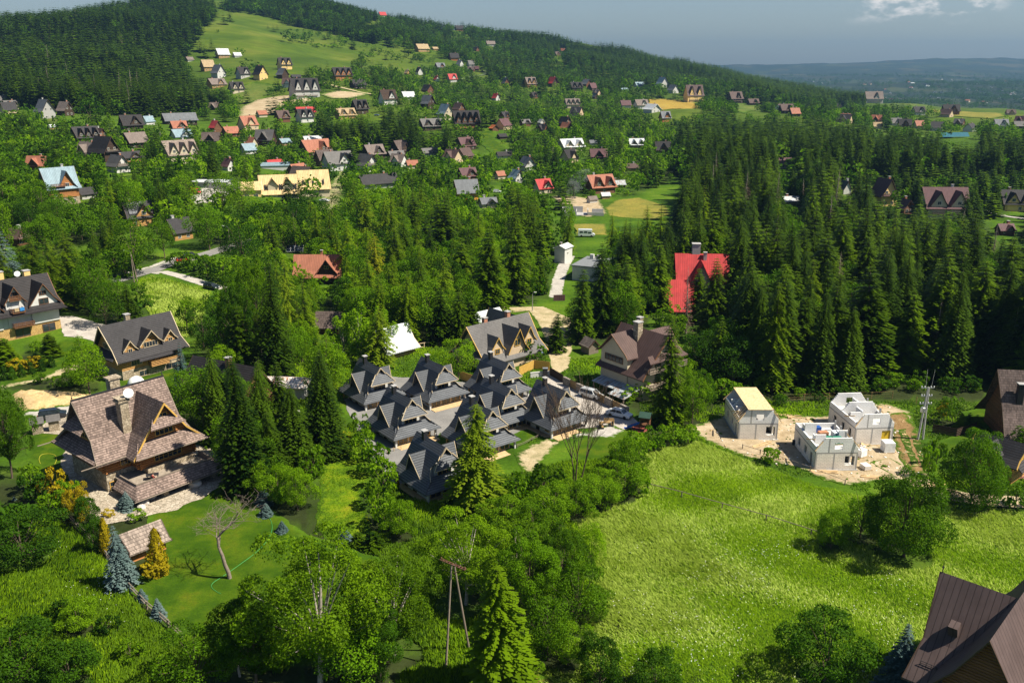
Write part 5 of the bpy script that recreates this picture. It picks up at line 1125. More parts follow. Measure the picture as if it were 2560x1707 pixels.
def street_lamp(u, v, vt, twin, az, label, arm=1.6, name='street_lamp', wood=True):
    p = at(u, v); h = top_at(p, vt); o = empty(name, p, R(90 - az), label, 'street lamp')
    b = MB(); b.tube([(0, 0, -.6), (0, 0, h)], [.15, .1], 8); b.build('pole', 'pole_wood' if wood else 'metal_grey', o)
    if twin: b = MB(); b.tube([(0, -1.5, -.6), (0, -.12, h - .5)], [.15, .1], 8); b.build('strut', 'pole_wood', o)
    a = MB(); a.tube([(0, 0, h - .2), (arm * .3, 0, h + .35), (arm, 0, h + .5)], .035, 6); a.build('arm', 'metal_grey', o)
    l = MB(); l.box(arm - .1, arm + .55, -.12, .12, h + .43, h + .57); l.build('lamp_head', 'metal_white', o)
    CLEAR.append((u - 12, vt - 15, u + 12, v, p.y)); FOOT.append((p.x, p.y, 1.2)); return o
street_lamp(336, 709, 631, True, 285, 'twin-legged wooden pole with a street lamp beside the side road')
street_lamp(576, 628, 569, False, 285, 'single street lamp pole farther along the side road', 1.8)
street_lamp(1331, 778, 735, False, 90, 'short lamp post at the bend of the sandy lane', .5, 'lamp_post', False)
def transformer():
    p = at(2301, 1099); h = top_at(p, 968); o = empty('utility_pole', p, 0, 'concrete utility pole with transformer fittings beside the building site', 'utility pole')
    b = MB(); b.tube([(-.5, 0, -.6), (.05, 0, h)], [.2, .12], 8); b.build('pole', 'plaster_grey', o)
    b = MB(); b.tube([(.55, .3, -.6), (.2, 0, h)], [.2, .12], 8); b.build('pole', 'plaster_grey', o)
    for z, w_ in ((h - .1, 1.1), (h - 1.6, .9), (h - 3.0, 1.0)):
        c = MB(); c.box(-w_, w_, -.07, .07, z - .06, z + .06); c.box(-w_ * .8, w_ * .8, .3, .4, z - .2, z - .1); c.build('crossarm', 'metal_grey', o)
        for k in (-1, -.5, .5, 1): q = MB(); q.lathe([(.03, 0), (.09, .06), (.06, .14), (.1, .2), (.03, .3)], 8); q.build('insulator', 'metal_white', o, M=T(k * w_ * .95, 0, z + .06))
    t = MB(); t.lathe([(.36, 0), (.4, .1), (.4, .8), (.3, .9)], 10); t.build('transformer', 'metal_grey', o, M=T(-.45, -.3, h - 4.4))
    for x in (-.35, .6): a = MB(); a.tube([(x, 0, h - .2), (x * 1.3, 0, h + 3.2)], .025, 5); a.build('antenna', 'metal_grey', o)
    CLEAR.append((2270, 920, 2345, 1100, p.y)); FOOT.append((p.x, p.y, 2)); LM.append(('the concrete utility pole', p.copy()))
transformer()
p = at(1372, 84); h = top_at(p, 48); o = empty('radio_mast', p, 0, 'thin radio mast on the wooded ridge line', 'mast')
b = MB(); s_ = h / 40
for k in range(3):
    a0 = k * 2.094; b.tube([(1.5 * s_ * math.cos(a0), 1.5 * s_ * math.sin(a0), 0), (.8 * s_ * math.cos(a0), .8 * s_ * math.sin(a0), h)], .35 * s_, 4)
for k in range(14): z = k * h / 14; b.tube([(1.3 * s_, 0, z), (-.7 * s_, 1.1 * s_, z + h / 14)], .16 * s_, 4); b.tube([(-.7 * s_, 1.1 * s_, z), (-.7 * s_, -1.1 * s_, z + h / 14)], .16 * s_, 4)
b.build('lattice', 'dark_metal', o); b = MB()
for z in (.7, .82, .95): b.box(-1.5 * s_, 1.5 * s_, -1.5 * s_, 1.5 * s_, h * z - 1.2 * s_, h * z + 1.2 * s_)
b.build('antenna_panel', 'metal_grey', o)

# ------------------------------------------------------------------ fences and walls
def fence(name, label, px, h, post_gap, mat, rails=(.9,), rail_r=.05, post_r=.09, kind='rail', sag=0, pts=None):
    P = pts or world(px); o = empty(name, P[0], 0, label, 'fence'); base = P[0]
    rl = MB()
    for a, b_ in zip(P[:-1], P[1:]):
        n = max(1, int((b_ - a).length / post_gap))
        for k in range(n):
            q0, q1 = a.lerp(b_, k / n), a.lerp(b_, (k + 1) / n); q0.z, q1.z = float(hgt(q0.x, q0.y)), float(hgt(q1.x, q1.y)); q0 = q0 - base; q1 = q1 - base
            pm = MB(); pm.tube([q0 - Vector((0, 0, .4)), q0 + Vector((0, 0, h))], post_r, 6)
            if kind != 'plank': pm.build('post', mat, o)
            for r_ in rails:
                if sag: m = (q0 + q1) / 2; rl.tube([q0 + Vector((0, 0, h * r_)), m + Vector((0, 0, h * r_ - sag)), q1 + Vector((0, 0, h * r_))], rail_r, 5)
                else: rl.tube([q0 + Vector((0, 0, h * r_)), q1 + Vector((0, 0, h * r_))], rail_r, 5)
            if kind == 'plank':
                d = (q1 - q0); L = d.length; ang = math.atan2(d.y, d.x); rl.M = Matrix.Translation(q0) @ Matrix.Rotation(ang, 4, 'Z'); m_ = max(1, int(L / .16))
                for j in range(m_): rl.box(j * L / m_ + .01, (j + 1) * L / m_ - .01, -.02, .02, -.2, h + (.05 if j % 3 else 0))
                rl.M = Matrix.Identity(4)
    if kind != 'plank':
        q = P[-1] - base; pm = MB(); pm.tube([q - Vector((0, 0, .4)), q + Vector((0, 0, h))], post_r, 6); pm.build('post', mat, o)
    rl.build('rail' if kind != 'plank' else 'planking', mat, o); return o
fence('rail_fence', 'low wooden rail fence crossing the sunny meadow', [(1620, 1222), (1704, 1243), (1805, 1272), (1915, 1302), (2027, 1338), (2072, 1352)], 1.0, 3.6, 'weathered_wood', (.95,), .06, .09)
fence('rail_fence', 'low rail fence between the building site and the meadow', [(1856, 1122), (1946, 1150), (2025, 1178), (2112, 1212)], .9, 3.2, 'weathered_wood', (.85,), .04, .08)
fence('rail_fence', 'long pole fence between the weed slope and the villa garden', [(165, 1292), (267, 1396), (318, 1468), (368, 1522), (421, 1568), (455, 1600)], 1.1, 4.5, 'weathered_wood', (.95, .5), .08, .13)
fence('wire_fence', 'thin post-and-wire fence behind the block-built shells', [(1950, 1006), (2010, 1002), (2072, 1000), (2230, 995), (2290, 1010)], 1.5, 4.0, 'plank_tan', (.95, .6, .3), .012, .06)
fence('rope_fence', 'small rope fence round the dandelion lawn', [(1262, 1118), (1292, 1120), (1330, 1102), (1372, 1078), (1345, 1058)], .75, 2.2, 'weathered_wood', (.85, .5), .03, .06, sag=.15)
fence('rope_fence', 'short rope fence beside the lowest chalet', [(968, 1132), (985, 1128), (1003, 1124)], .7, 2.0, 'lime_plank', (.85,), .03, .06, sag=.15)
fence('plank_fence', 'tall golden plank fence behind the farthest chalet', [(1298, 940), (1335, 922), (1374, 926)], 2.0, 3.0, 'trim_gold', (), kind='plank')
fence('plank_fence', 'golden plank fence between the back-row chalets', [(1150, 948), (1185, 960)], 1.8, 3.0, 'trim_gold', (), kind='plank')
fence('plank_fence', 'dark plank fence along the hedge left of the gabions', [(1374, 938), (1408, 958)], 1.8, 3.0, 'log_dark', (), kind='plank')
fence('plank_fence', 'dark plank fence in front of the neighbour garden by the utility pole', [(2330, 1080), (2390, 1092), (2440, 1075)], 1.5, 3.0, 'log_dark', (), kind='plank')
fence('balustrade', 'low ochre balustrade behind the back-row chalets', [(1035, 872), (1110, 862)], 1.1, 1.1, 'plaster_tan', (.95, .1), .1, .14)
def gabion():
    P = [at(1409, 961), at(1570, 1040)]; o = empty('gabion_fence', P[0], 0, 'fence of alternating stone gabions and yellow plank panels by the white cars', 'fence'); d = P[1] - P[0]; ang = math.atan2(d.y, d.x); L = math.hypot(d.x, d.y); n = 9
    for k in range(n):
        b = MB(); b.M = Matrix.Rotation(ang, 4, 'Z'); x0, x1 = k * L / n, (k + 1) * L / n; z = (P[1].z - P[0].z) * k / n
        if k % 2 == 0: b.box(x0 + .02, x1 - .02, -.25, .25, z - .3, z + 1.75); b.build('gabion', 'gabion_stone', o)
        else:
            for j in range(9): b.box(x0 + .02, x1 - .02, -.04, .04, z + .05 + j * .19, z + .22 + j * .19)
            b.build('plank_panel', 'plank_tan', o)
gabion()
b = MB(); b.box(0, 4.2, -.12, .12, -.4, 1.1); b.box(-.03, 4.23, -.18, .18, 1.1, 1.2)
o = b.build('garden_wall', 'plaster_white'); o.location = at(1326, 945); o.rotation_euler = (0, 0, R(18)); tag(o, 'short white rendered wall beside the tall golden fence', 'wall')
b = MB(); b.box(-.5, .5, -.4, .4, 0, 1.9); b.k = 1; b.box(-.55, .55, -.45, .45, 1.9, 1.98); o = b.build('meter_cabinet', ['dark_metal', 'metal_grey']); o.location = at(1363, 942); tag(o, 'dark metal cabinet at the end of the white wall', 'cabinet')
for u, v, lb in ((96, 1082, 'left stone gate pillar with a slate cap by the villa forecourt'), (137, 1075, 'right stone gate pillar with a slate cap in front of the dark car')):
    o = empty('gate_pillar', at(u, v), R(28), lb, 'gate pillar', 'stone gate pillars')
    b = MB(); b.box(-.85, .85, -.75, .75, -.4, 2.1); b.build('pillar', 'field_stone', o)
    b = MB(); b.add([(-1.15, -1.05, 2.0), (1.15, -1.05, 2.0), (1.15, 1.05, 2.0), (-1.15, 1.05, 2.0), (-1.1, 0, 3.0), (1.1, 0, 3.0)], [(0, 1, 5, 4), (2, 3, 4, 5), (1, 2, 5), (3, 0, 4), (3, 2, 1, 0)]); b.build('cap', 'grey_tile', o); FOOT.append((o.location.x, o.location.y, 2))
o = empty('iron_gate', at(150, 1062), R(32), 'open black iron gate beside the dark car', 'gate'); b = MB()
for i in range(16): b.tube([(i * .25, 0, .1), (i * .25, 0, 1.7 + .3 * math.sin(i * .2))], .025, 4)
b.tube([(0, 0, .2), (3.75, 0, .2)], .04, 4); b.tube([(0, 0, 1.5), (3.75, 0, 1.5)], .04, 4); b.build('bars', 'dark_metal', o)
b = MB(); b.tube([(3.85, 0, -.2), (3.85, 0, 2.3)], .07, 6); b.build('post', 'dark_metal', o)

# ------------------------------------------------------------------ garden things
def playset():
    o = empty('play_tower', at(1612, 1078), R(-20), 'wooden play tower with a blue slide and a swing beam', 'playground')
    b = MB()
    for x in (-.8, .8):
        for y in (-.7, .7): b.box(x - .06, x + .06, y - .06, y + .06, -.2, 3.0)
    b.box(-.85, .85, -.75, .75, 1.35, 1.45)
    for z in (1.7, 2.0): b.box(-.85, .85, .7, .76, z, z + .14); b.box(.8, .86, -.7, .7, z, z + .14)
    b.build('frame', 'log_brown', o)
    r_ = MB(); r_.slab([(-1.05, -1.0, 2.9), (1.05, -1.0, 2.9), (1.05, 0, 3.7), (-1.05, 0, 3.7)], .07); r_.slab([(-1.05, 0, 3.7), (1.05, 0, 3.7), (1.05, 1.0, 2.9), (-1.05, 1.0, 2.9)], .07); r_.build('roof', 'green_roof', o)
    s = MB(); s.slab([(-.95, -.3, 1.45), (-.95, .3, 1.45), (-3.2, .3, .25), (-3.2, -.3, .25)][::-1], .05); s.slab([(-3.2, .3, .25), (-3.2, -.3, .25), (-3.9, -.3, .2), (-3.9, .3, .2)], .05)
    for y in (-.3, .3): s.slab([(-.95, y - .03, 1.62), (-.95, y + .03, 1.62), (-3.3, y + .03, .42), (-3.3, y - .03, .42)][::-1], .2)
    s.build('slide', 'slide_blue', o)
    w_ = MB(); w_.tube([(-.8, 3.9, 2.4), (-.8, .7, 2.4)], .07, 6)
    for x in (-1.6, 0): w_.tube([(x, 4.0, -.2), (-.8, 3.8, 2.45)], .07, 6)
    w_.build('swing_beam', 'log_brown', o)
    for y in (1.7, 2.8):
        q = MB(); q.tube([(-.8, y - .2, 2.4), (-.8, y - .2, .5)], .015, 4); q.tube([(-.8, y + .2, 2.4), (-.8, y + .2, .5)], .015, 4); q.box(-1.0, -.6, y - .25, y + .25, .45, .5); q.build('swing', 'plastic', o)
    FOOT.append((o.location.x, o.location.y, 4)); CLEAR.append((1575, 1030, 1632, 1082, o.location.y))
m_plain('green_roof', (.03, .07, .05), .6); m_plain('slide_blue', (.01, .11, .48), .35)
playset()
def bench(u, v, rz, lab, table=False):
    o = empty('picnic_table' if table else 'bench', lift(at(u, v), .1), R(rz), lab, 'picnic table' if table else 'bench', None if table else 'benches of the picnic corner')
    if table:
        b = MB(); b.box(-.9, .9, -.4, .4, .7, .77); b.build('table_top', 'plank_tan', o)
        for x in (-.7, .7): b = MB(); b.box(x - .05, x + .05, -.3, .3, 0, .7); b.build('leg', 'dark_metal', o)
    else:
        b = MB(); b.box(-.9, .9, -.22, .22, .42, .48); b.build('seat', 'plank_tan', o)
        b = MB(); b.box(-.9, .9, .2, .26, .5, .9); b.build('backrest', 'plank_tan', o)
        for x in (-.75, .75): b = MB(); b.box(x - .04, x + .04, -.2, .26, 0, .42); b.build('leg', 'dark_metal', o)
bench(1504, 1070, 100, 'plank bench at the left of the picnic corner'); bench(1522, 1059, 0, 'plank bench at the back of the picnic corner'); bench(1512, 1066, 5, 'low plank picnic table in the gravel corner', True); bench(1531, 1064, 260, 'plank bench at the right of the picnic corner')
def hose(name, label, px, mat, h=.03, r=.035, close=False):
    P = world(px); 
    if close: P = P + [P[0]]
    # smooth line through the points
    Q = []
    for i in range(len(P) - 1):
        p0, p1, p2, p3 = P[max(i - 1, 0)], P[i], P[i + 1], P[min(i + 2, len(P) - 1)]
        for k in range(6):
            t = k / 6; q = .5 * ((2 * p1) + (-p0 + p2) * t + (2 * p0 - 5 * p1 + 4 * p2 - p3) * t * t + (-p0 + 3 * p1 - 3 * p2 + p3) * t ** 3); q.z = float(hgt(q.x, q.y)) + h + .08; Q.append(q)
    Q.append(lift(P[-1], h + .08)); b = MB(); b.tube(Q, r, 5); tag(b.build(name, mat, smooth=True), label, 'garden hose', 'garden hoses')
m_plain('hose_green', (.05, .30, .09), .4); m_plain('hose_yellow', (.50, .45, .04), .4)
hose('garden_hose', 'bright green hose curving across the villa lawn', [(655, 1278), (676, 1300), (680, 1325), (668, 1352), (640, 1382), (600, 1412), (560, 1440), (533, 1458), (530, 1470), (545, 1482), (552, 1484)], 'hose_green', r=.032)
hose('garden_hose', 'loop of yellow hose on the lawn left of the villa', [(135, 1166), (142, 1148), (136, 1138), (120, 1135), (104, 1138), (98, 1148), (101, 1160)], 'hose_yellow', r=.035)
def solar():
    p = at(738, 632); o = empty('solar_array', p, R(8), 'ground-mounted solar array in the trees behind the rust-red roof', 'solar panels')
    f = MB()
    for x in (-2.2, 0, 2.2): f.tube([(x, -1.2, -.3), (x, -1.2, .8)], .05, 5); f.tube([(x, 1.2, -.3), (x, 1.2, 2.1)], .05, 5); f.tube([(x, -1.5, .7), (x, 1.5, 2.25)], .05, 5)
    f.build('frame', 'metal_grey', o); M0 = Matrix.Translation((0, 0, 1.55)) @ Matrix.Rotation(R(27), 4, 'X')
    for i in range(4):
        for j in range(2): q = MB(); q.M = M0; q.box(-2.8 + i * 1.42, -2.8 + i * 1.42 + 1.32, -1.75 + j * 1.75, -.1 + j * 1.75, 0, .05); q.k = 1; q.box(-2.84 + i * 1.42, -2.8 + i * 1.42 + 1.36, -1.79 + j * 1.75, -.06 + j * 1.75, -.03, .02); q.build('panel', ['solar', 'metal_white'], o)
    FOOT.append((p.x, p.y, 4)); CLEAR.append((712, 608, 768, 636, p.y))
solar()
_q = at(300, 940); sat_dish(_q.x, _q.y, _q.z + 2.4, 150, .8, 'white satellite dish on a pole in front of the golden log house'); sat_dish(*(bpy.data.objects['guest_house'].matrix_basis @ Vector((6.5, 1.0, 13.6))), 160, .7, 'white satellite dish on the roof ridge of the white guest house')
b = MB(); b.lathe([(1.7, -.3), (1.7, .2), (1.55, .9), (1.1, 1.5), (.5, 1.8), (.05, 1.88)], 16); o = b.build('dome', 'metal_white', smooth=True); o.location = at(341, 962); o.name = 'pool_dome'; tag(o, 'white domed cover on the lawn behind the shingled villa', 'dome'); FOOT.append((o.location.x, o.location.y, 2.5))
def rock(u, v, s, seed, lab):
    r = random.Random(seed); bm = bmesh.new(); bmesh.ops.create_icosphere(bm, subdivisions=2, radius=1)
    for vv in bm.verts: k = 1 + .28 * math.sin(vv.co.x * 3 + seed) * math.cos(vv.co.y * 2.5 + seed * 2) + r.uniform(-.1, .1); vv.co = Vector((vv.co.x * s * k * 1.2, vv.co.y * s * k, vv.co.z * s * k * 1.1))
    me = bpy.data.meshes.new('boulder'); bm.to_mesh(me); bm.free(); me.materials.append(MATS['pale_rock']); o = link('boulder', me); o.location = lift(at(u, v), s * .4); tag(o, lab, 'boulder', 'pale boulders around the villa')
m_plain('pale_rock', (.5, .46, .41), .9, 0, .2, .25, 1.2)
for i, (u, v, s, lb) in enumerate(((372, 1245, .9, 'tall pale boulder before the villa entrance'), (362, 1262, .6, 'low boulder in front of the taller one by the villa'), (474, 1205, 1.2, 'largest pale boulder at the right corner of the villa terrace'), (490, 1215, .8, 'pale boulder just right of the largest one'), (497, 1195, .7, 'boulder behind the two by the terrace corner'), (355, 1272, .5, 'small white boulder on the flagstone edge'), (480, 1165, .7, 'boulder under the terrace eave on the right'), (475, 1140, .6, 'small boulder at the back of the terrace eave'))): rock(u, v, s, i * 3 + 1, lb)
# tables and a person on the villa terrace
_t = empty('garden_table', VILLA.matrix_basis @ Vector((-1.6, -10.6, 2.35)), R(20), 'dark round-cornered table on the villa terrace', 'table')
b = MB(); b.box(-.9, .9, -.5, .5, .7, .76); b.build('table_top', 'dark_metal', _t)
for x in (-.75, .75):
    for y in (-.4, .4): b = MB(); b.box(x - .04, x + .04, y - .04, y + .04, 0, .7); b.build('leg', 'dark_metal', _t)
def person(loc_, rz, label, shirt, joints=None):
    J = dict(pel=(0, 0, .52), ch=(-.12, 0, .92), nk=(-.13, 0, 1.12), hd=(-.10, 0, 1.26), tp=(-.09, 0, 1.38), kl=(.42, .12, .54), kr=(.42, -.12, .54), fl=(.5, .13, .08), fr=(.5, -.13, .08), tl=(.68, .13, .03), tr=(.68, -.13, .03), sl=(-.13, .2, 1.05), sr=(-.13, -.2, 1.05), el=(.02, .27, .82), er=(.02, -.27, .82), hl=(.25, .2, .72), hr=(.25, -.2, .72))
    rad = dict(pel=.15, ch=.15, nk=.06, hd=.10, tp=.085, kl=.075, kr=.075, fl=.05, fr=.05, tl=.035, tr=.035, sl=.07, sr=.07, el=.045, er=.045, hl=.035, hr=.035)
    E = [('pel', 'ch'), ('ch', 'nk'), ('nk', 'hd'), ('hd', 'tp'), ('pel', 'kl'), ('pel', 'kr'), ('kl', 'fl'), ('kr', 'fr'), ('fl', 'tl'), ('fr', 'tr'), ('ch', 'sl'), ('ch', 'sr'), ('sl', 'el'), ('sr', 'er'), ('el', 'hl'), ('er', 'hr')]
    ks = list(J); me = bpy.data.meshes.new('person'); me.from_pydata([J[k] for k in ks], [(ks.index(a), ks.index(c)) for a, c in E], []); me.materials.append(m_plain('skin', (.55, .33, .24), .6))
    o = link('person', me); o.modifiers.new('skin', 'SKIN'); sv = me.skin_vertices[0].data
    for i, k in enumerate(ks): sv[i].radius = (rad[k],) * 2
    sv[0].use_root = True; o.modifiers.new('sub', 'SUBSURF').levels = 1; o.modifiers['sub'].render_levels = 2
    o.location = loc_; o.rotation_euler = (0, 0, rz); tag(o, label, 'person')
    s = MB(); s.tube([(.01, 0, .5), (-.06, 0, .72), (-.12, 0, .95), (-.13, 0, 1.08)], [.19, .19, .2, .13], 10); s.build('shirt', m_plain('shirt_red', (.5, .06, .04), .9), o, True)
    h = MB(); h.M = Matrix.Translation((-.11, 0, 1.33)); h.lathe([(.115, -.06), (.12, .0), (.1, .07), (.05, .1), (.01, .11)], 10); h.build('hair', m_plain('hair_brown', (.05, .03, .02), .8), o, True)
    return o
_pt = VILLA.matrix_basis @ Vector((-1.9, -11.5, 2.35))
_c = empty('garden_chair', _pt, R(60), 'dark garden chair under the sitting person on the villa terrace', 'chair'); b = MB(); b.box(-.3, .3, -.28, .28, .36, .41); b.build('seat', 'dark_metal', _c); b = MB(); b.box(-.36, -.3, -.28, .28, .42, .95); b.build('backrest', 'dark_metal', _c)
for x in (-.25, .25):
    for y in (-.22, .22): b = MB(); b.box(x - .025, x + .025, y - .025, y + .025, 0, .36); b.build('leg', 'dark_metal', _c)
person(_pt, R(60), 'person in a red top sitting in a chair on the villa terrace', 'shirt_red')
sheet('red_soil', 'red_soil', [(1302, 1715), (1318, 1672), (1345, 1662), (1362, 1690), (1385, 1712)], .06, 'patch of bare reddish soil at the near edge of the meadow', 'soil')
# concrete foundation beyond the larches
def foundation():
    p = at(1457, 536); o = empty('foundation', p, R(-4), 'half-built concrete foundation on bare earth beyond the larches', 'foundation')
    b = MB(); b.box(-9, 9, -4, 4, -1, .3); b.build('slab', 'concrete', o); b = MB()
    for a in ((-9, -3, -4, -3.7, 1.6), (-9, -8.7, -3.7, 4, 2.4), (-3, -2.7, -4, 4, 1.5), (2, 2.3, -4, 2, 2.2), (2.3, 9, -4, -3.7, 1.2), (-8.7, 0, 3.7, 4, 2.6), (4, 9, 3.7, 4, 1.6)): b.box(a[0], a[1], a[2], a[3], .3, .3 + a[4])
    b.build('wall', 'plaster_grey', o); FOOT.append((p.x, p.y, 11)); CLEAR.append((1422, 495, 1495, 528, p.y))
foundation()

def smoke():
    p = at(1428, 512); bm = bmesh.new(); bmesh.ops.create_icosphere(bm, subdivisions=3, radius=1)
    for v in bm.verts: z = (v.co.z + 1) / 2; k = .35 + .75 * z; v.co = Vector((v.co.x * 6 * k + 7 * z * z, v.co.y * 4 * k, z * 17))
    me = bpy.data.meshes.new('smoke'); bm.to_mesh(me); bm.free()
    t = NT('smoke'); n = t.noise(t.coord('Object'), .33, 4, .65); d = t.math('MULTIPLY', t.math('SUBTRACT', n, .47, True), .42)
    pv = t.n('VolumePrincipled'); pv.inputs['Color'].default_value = (.85, .88, .92, 1); t.t.links.new(d, pv.inputs['Density']); t.t.links.new(pv.outputs[0], t.o.inputs['Volume']); me.materials.append(t.m)
    o = link('smoke', me); o.location = p; tag(o, 'thin wisp of bluish smoke rising beside the concrete foundation', 'smoke', kind='stuff')
smoke()
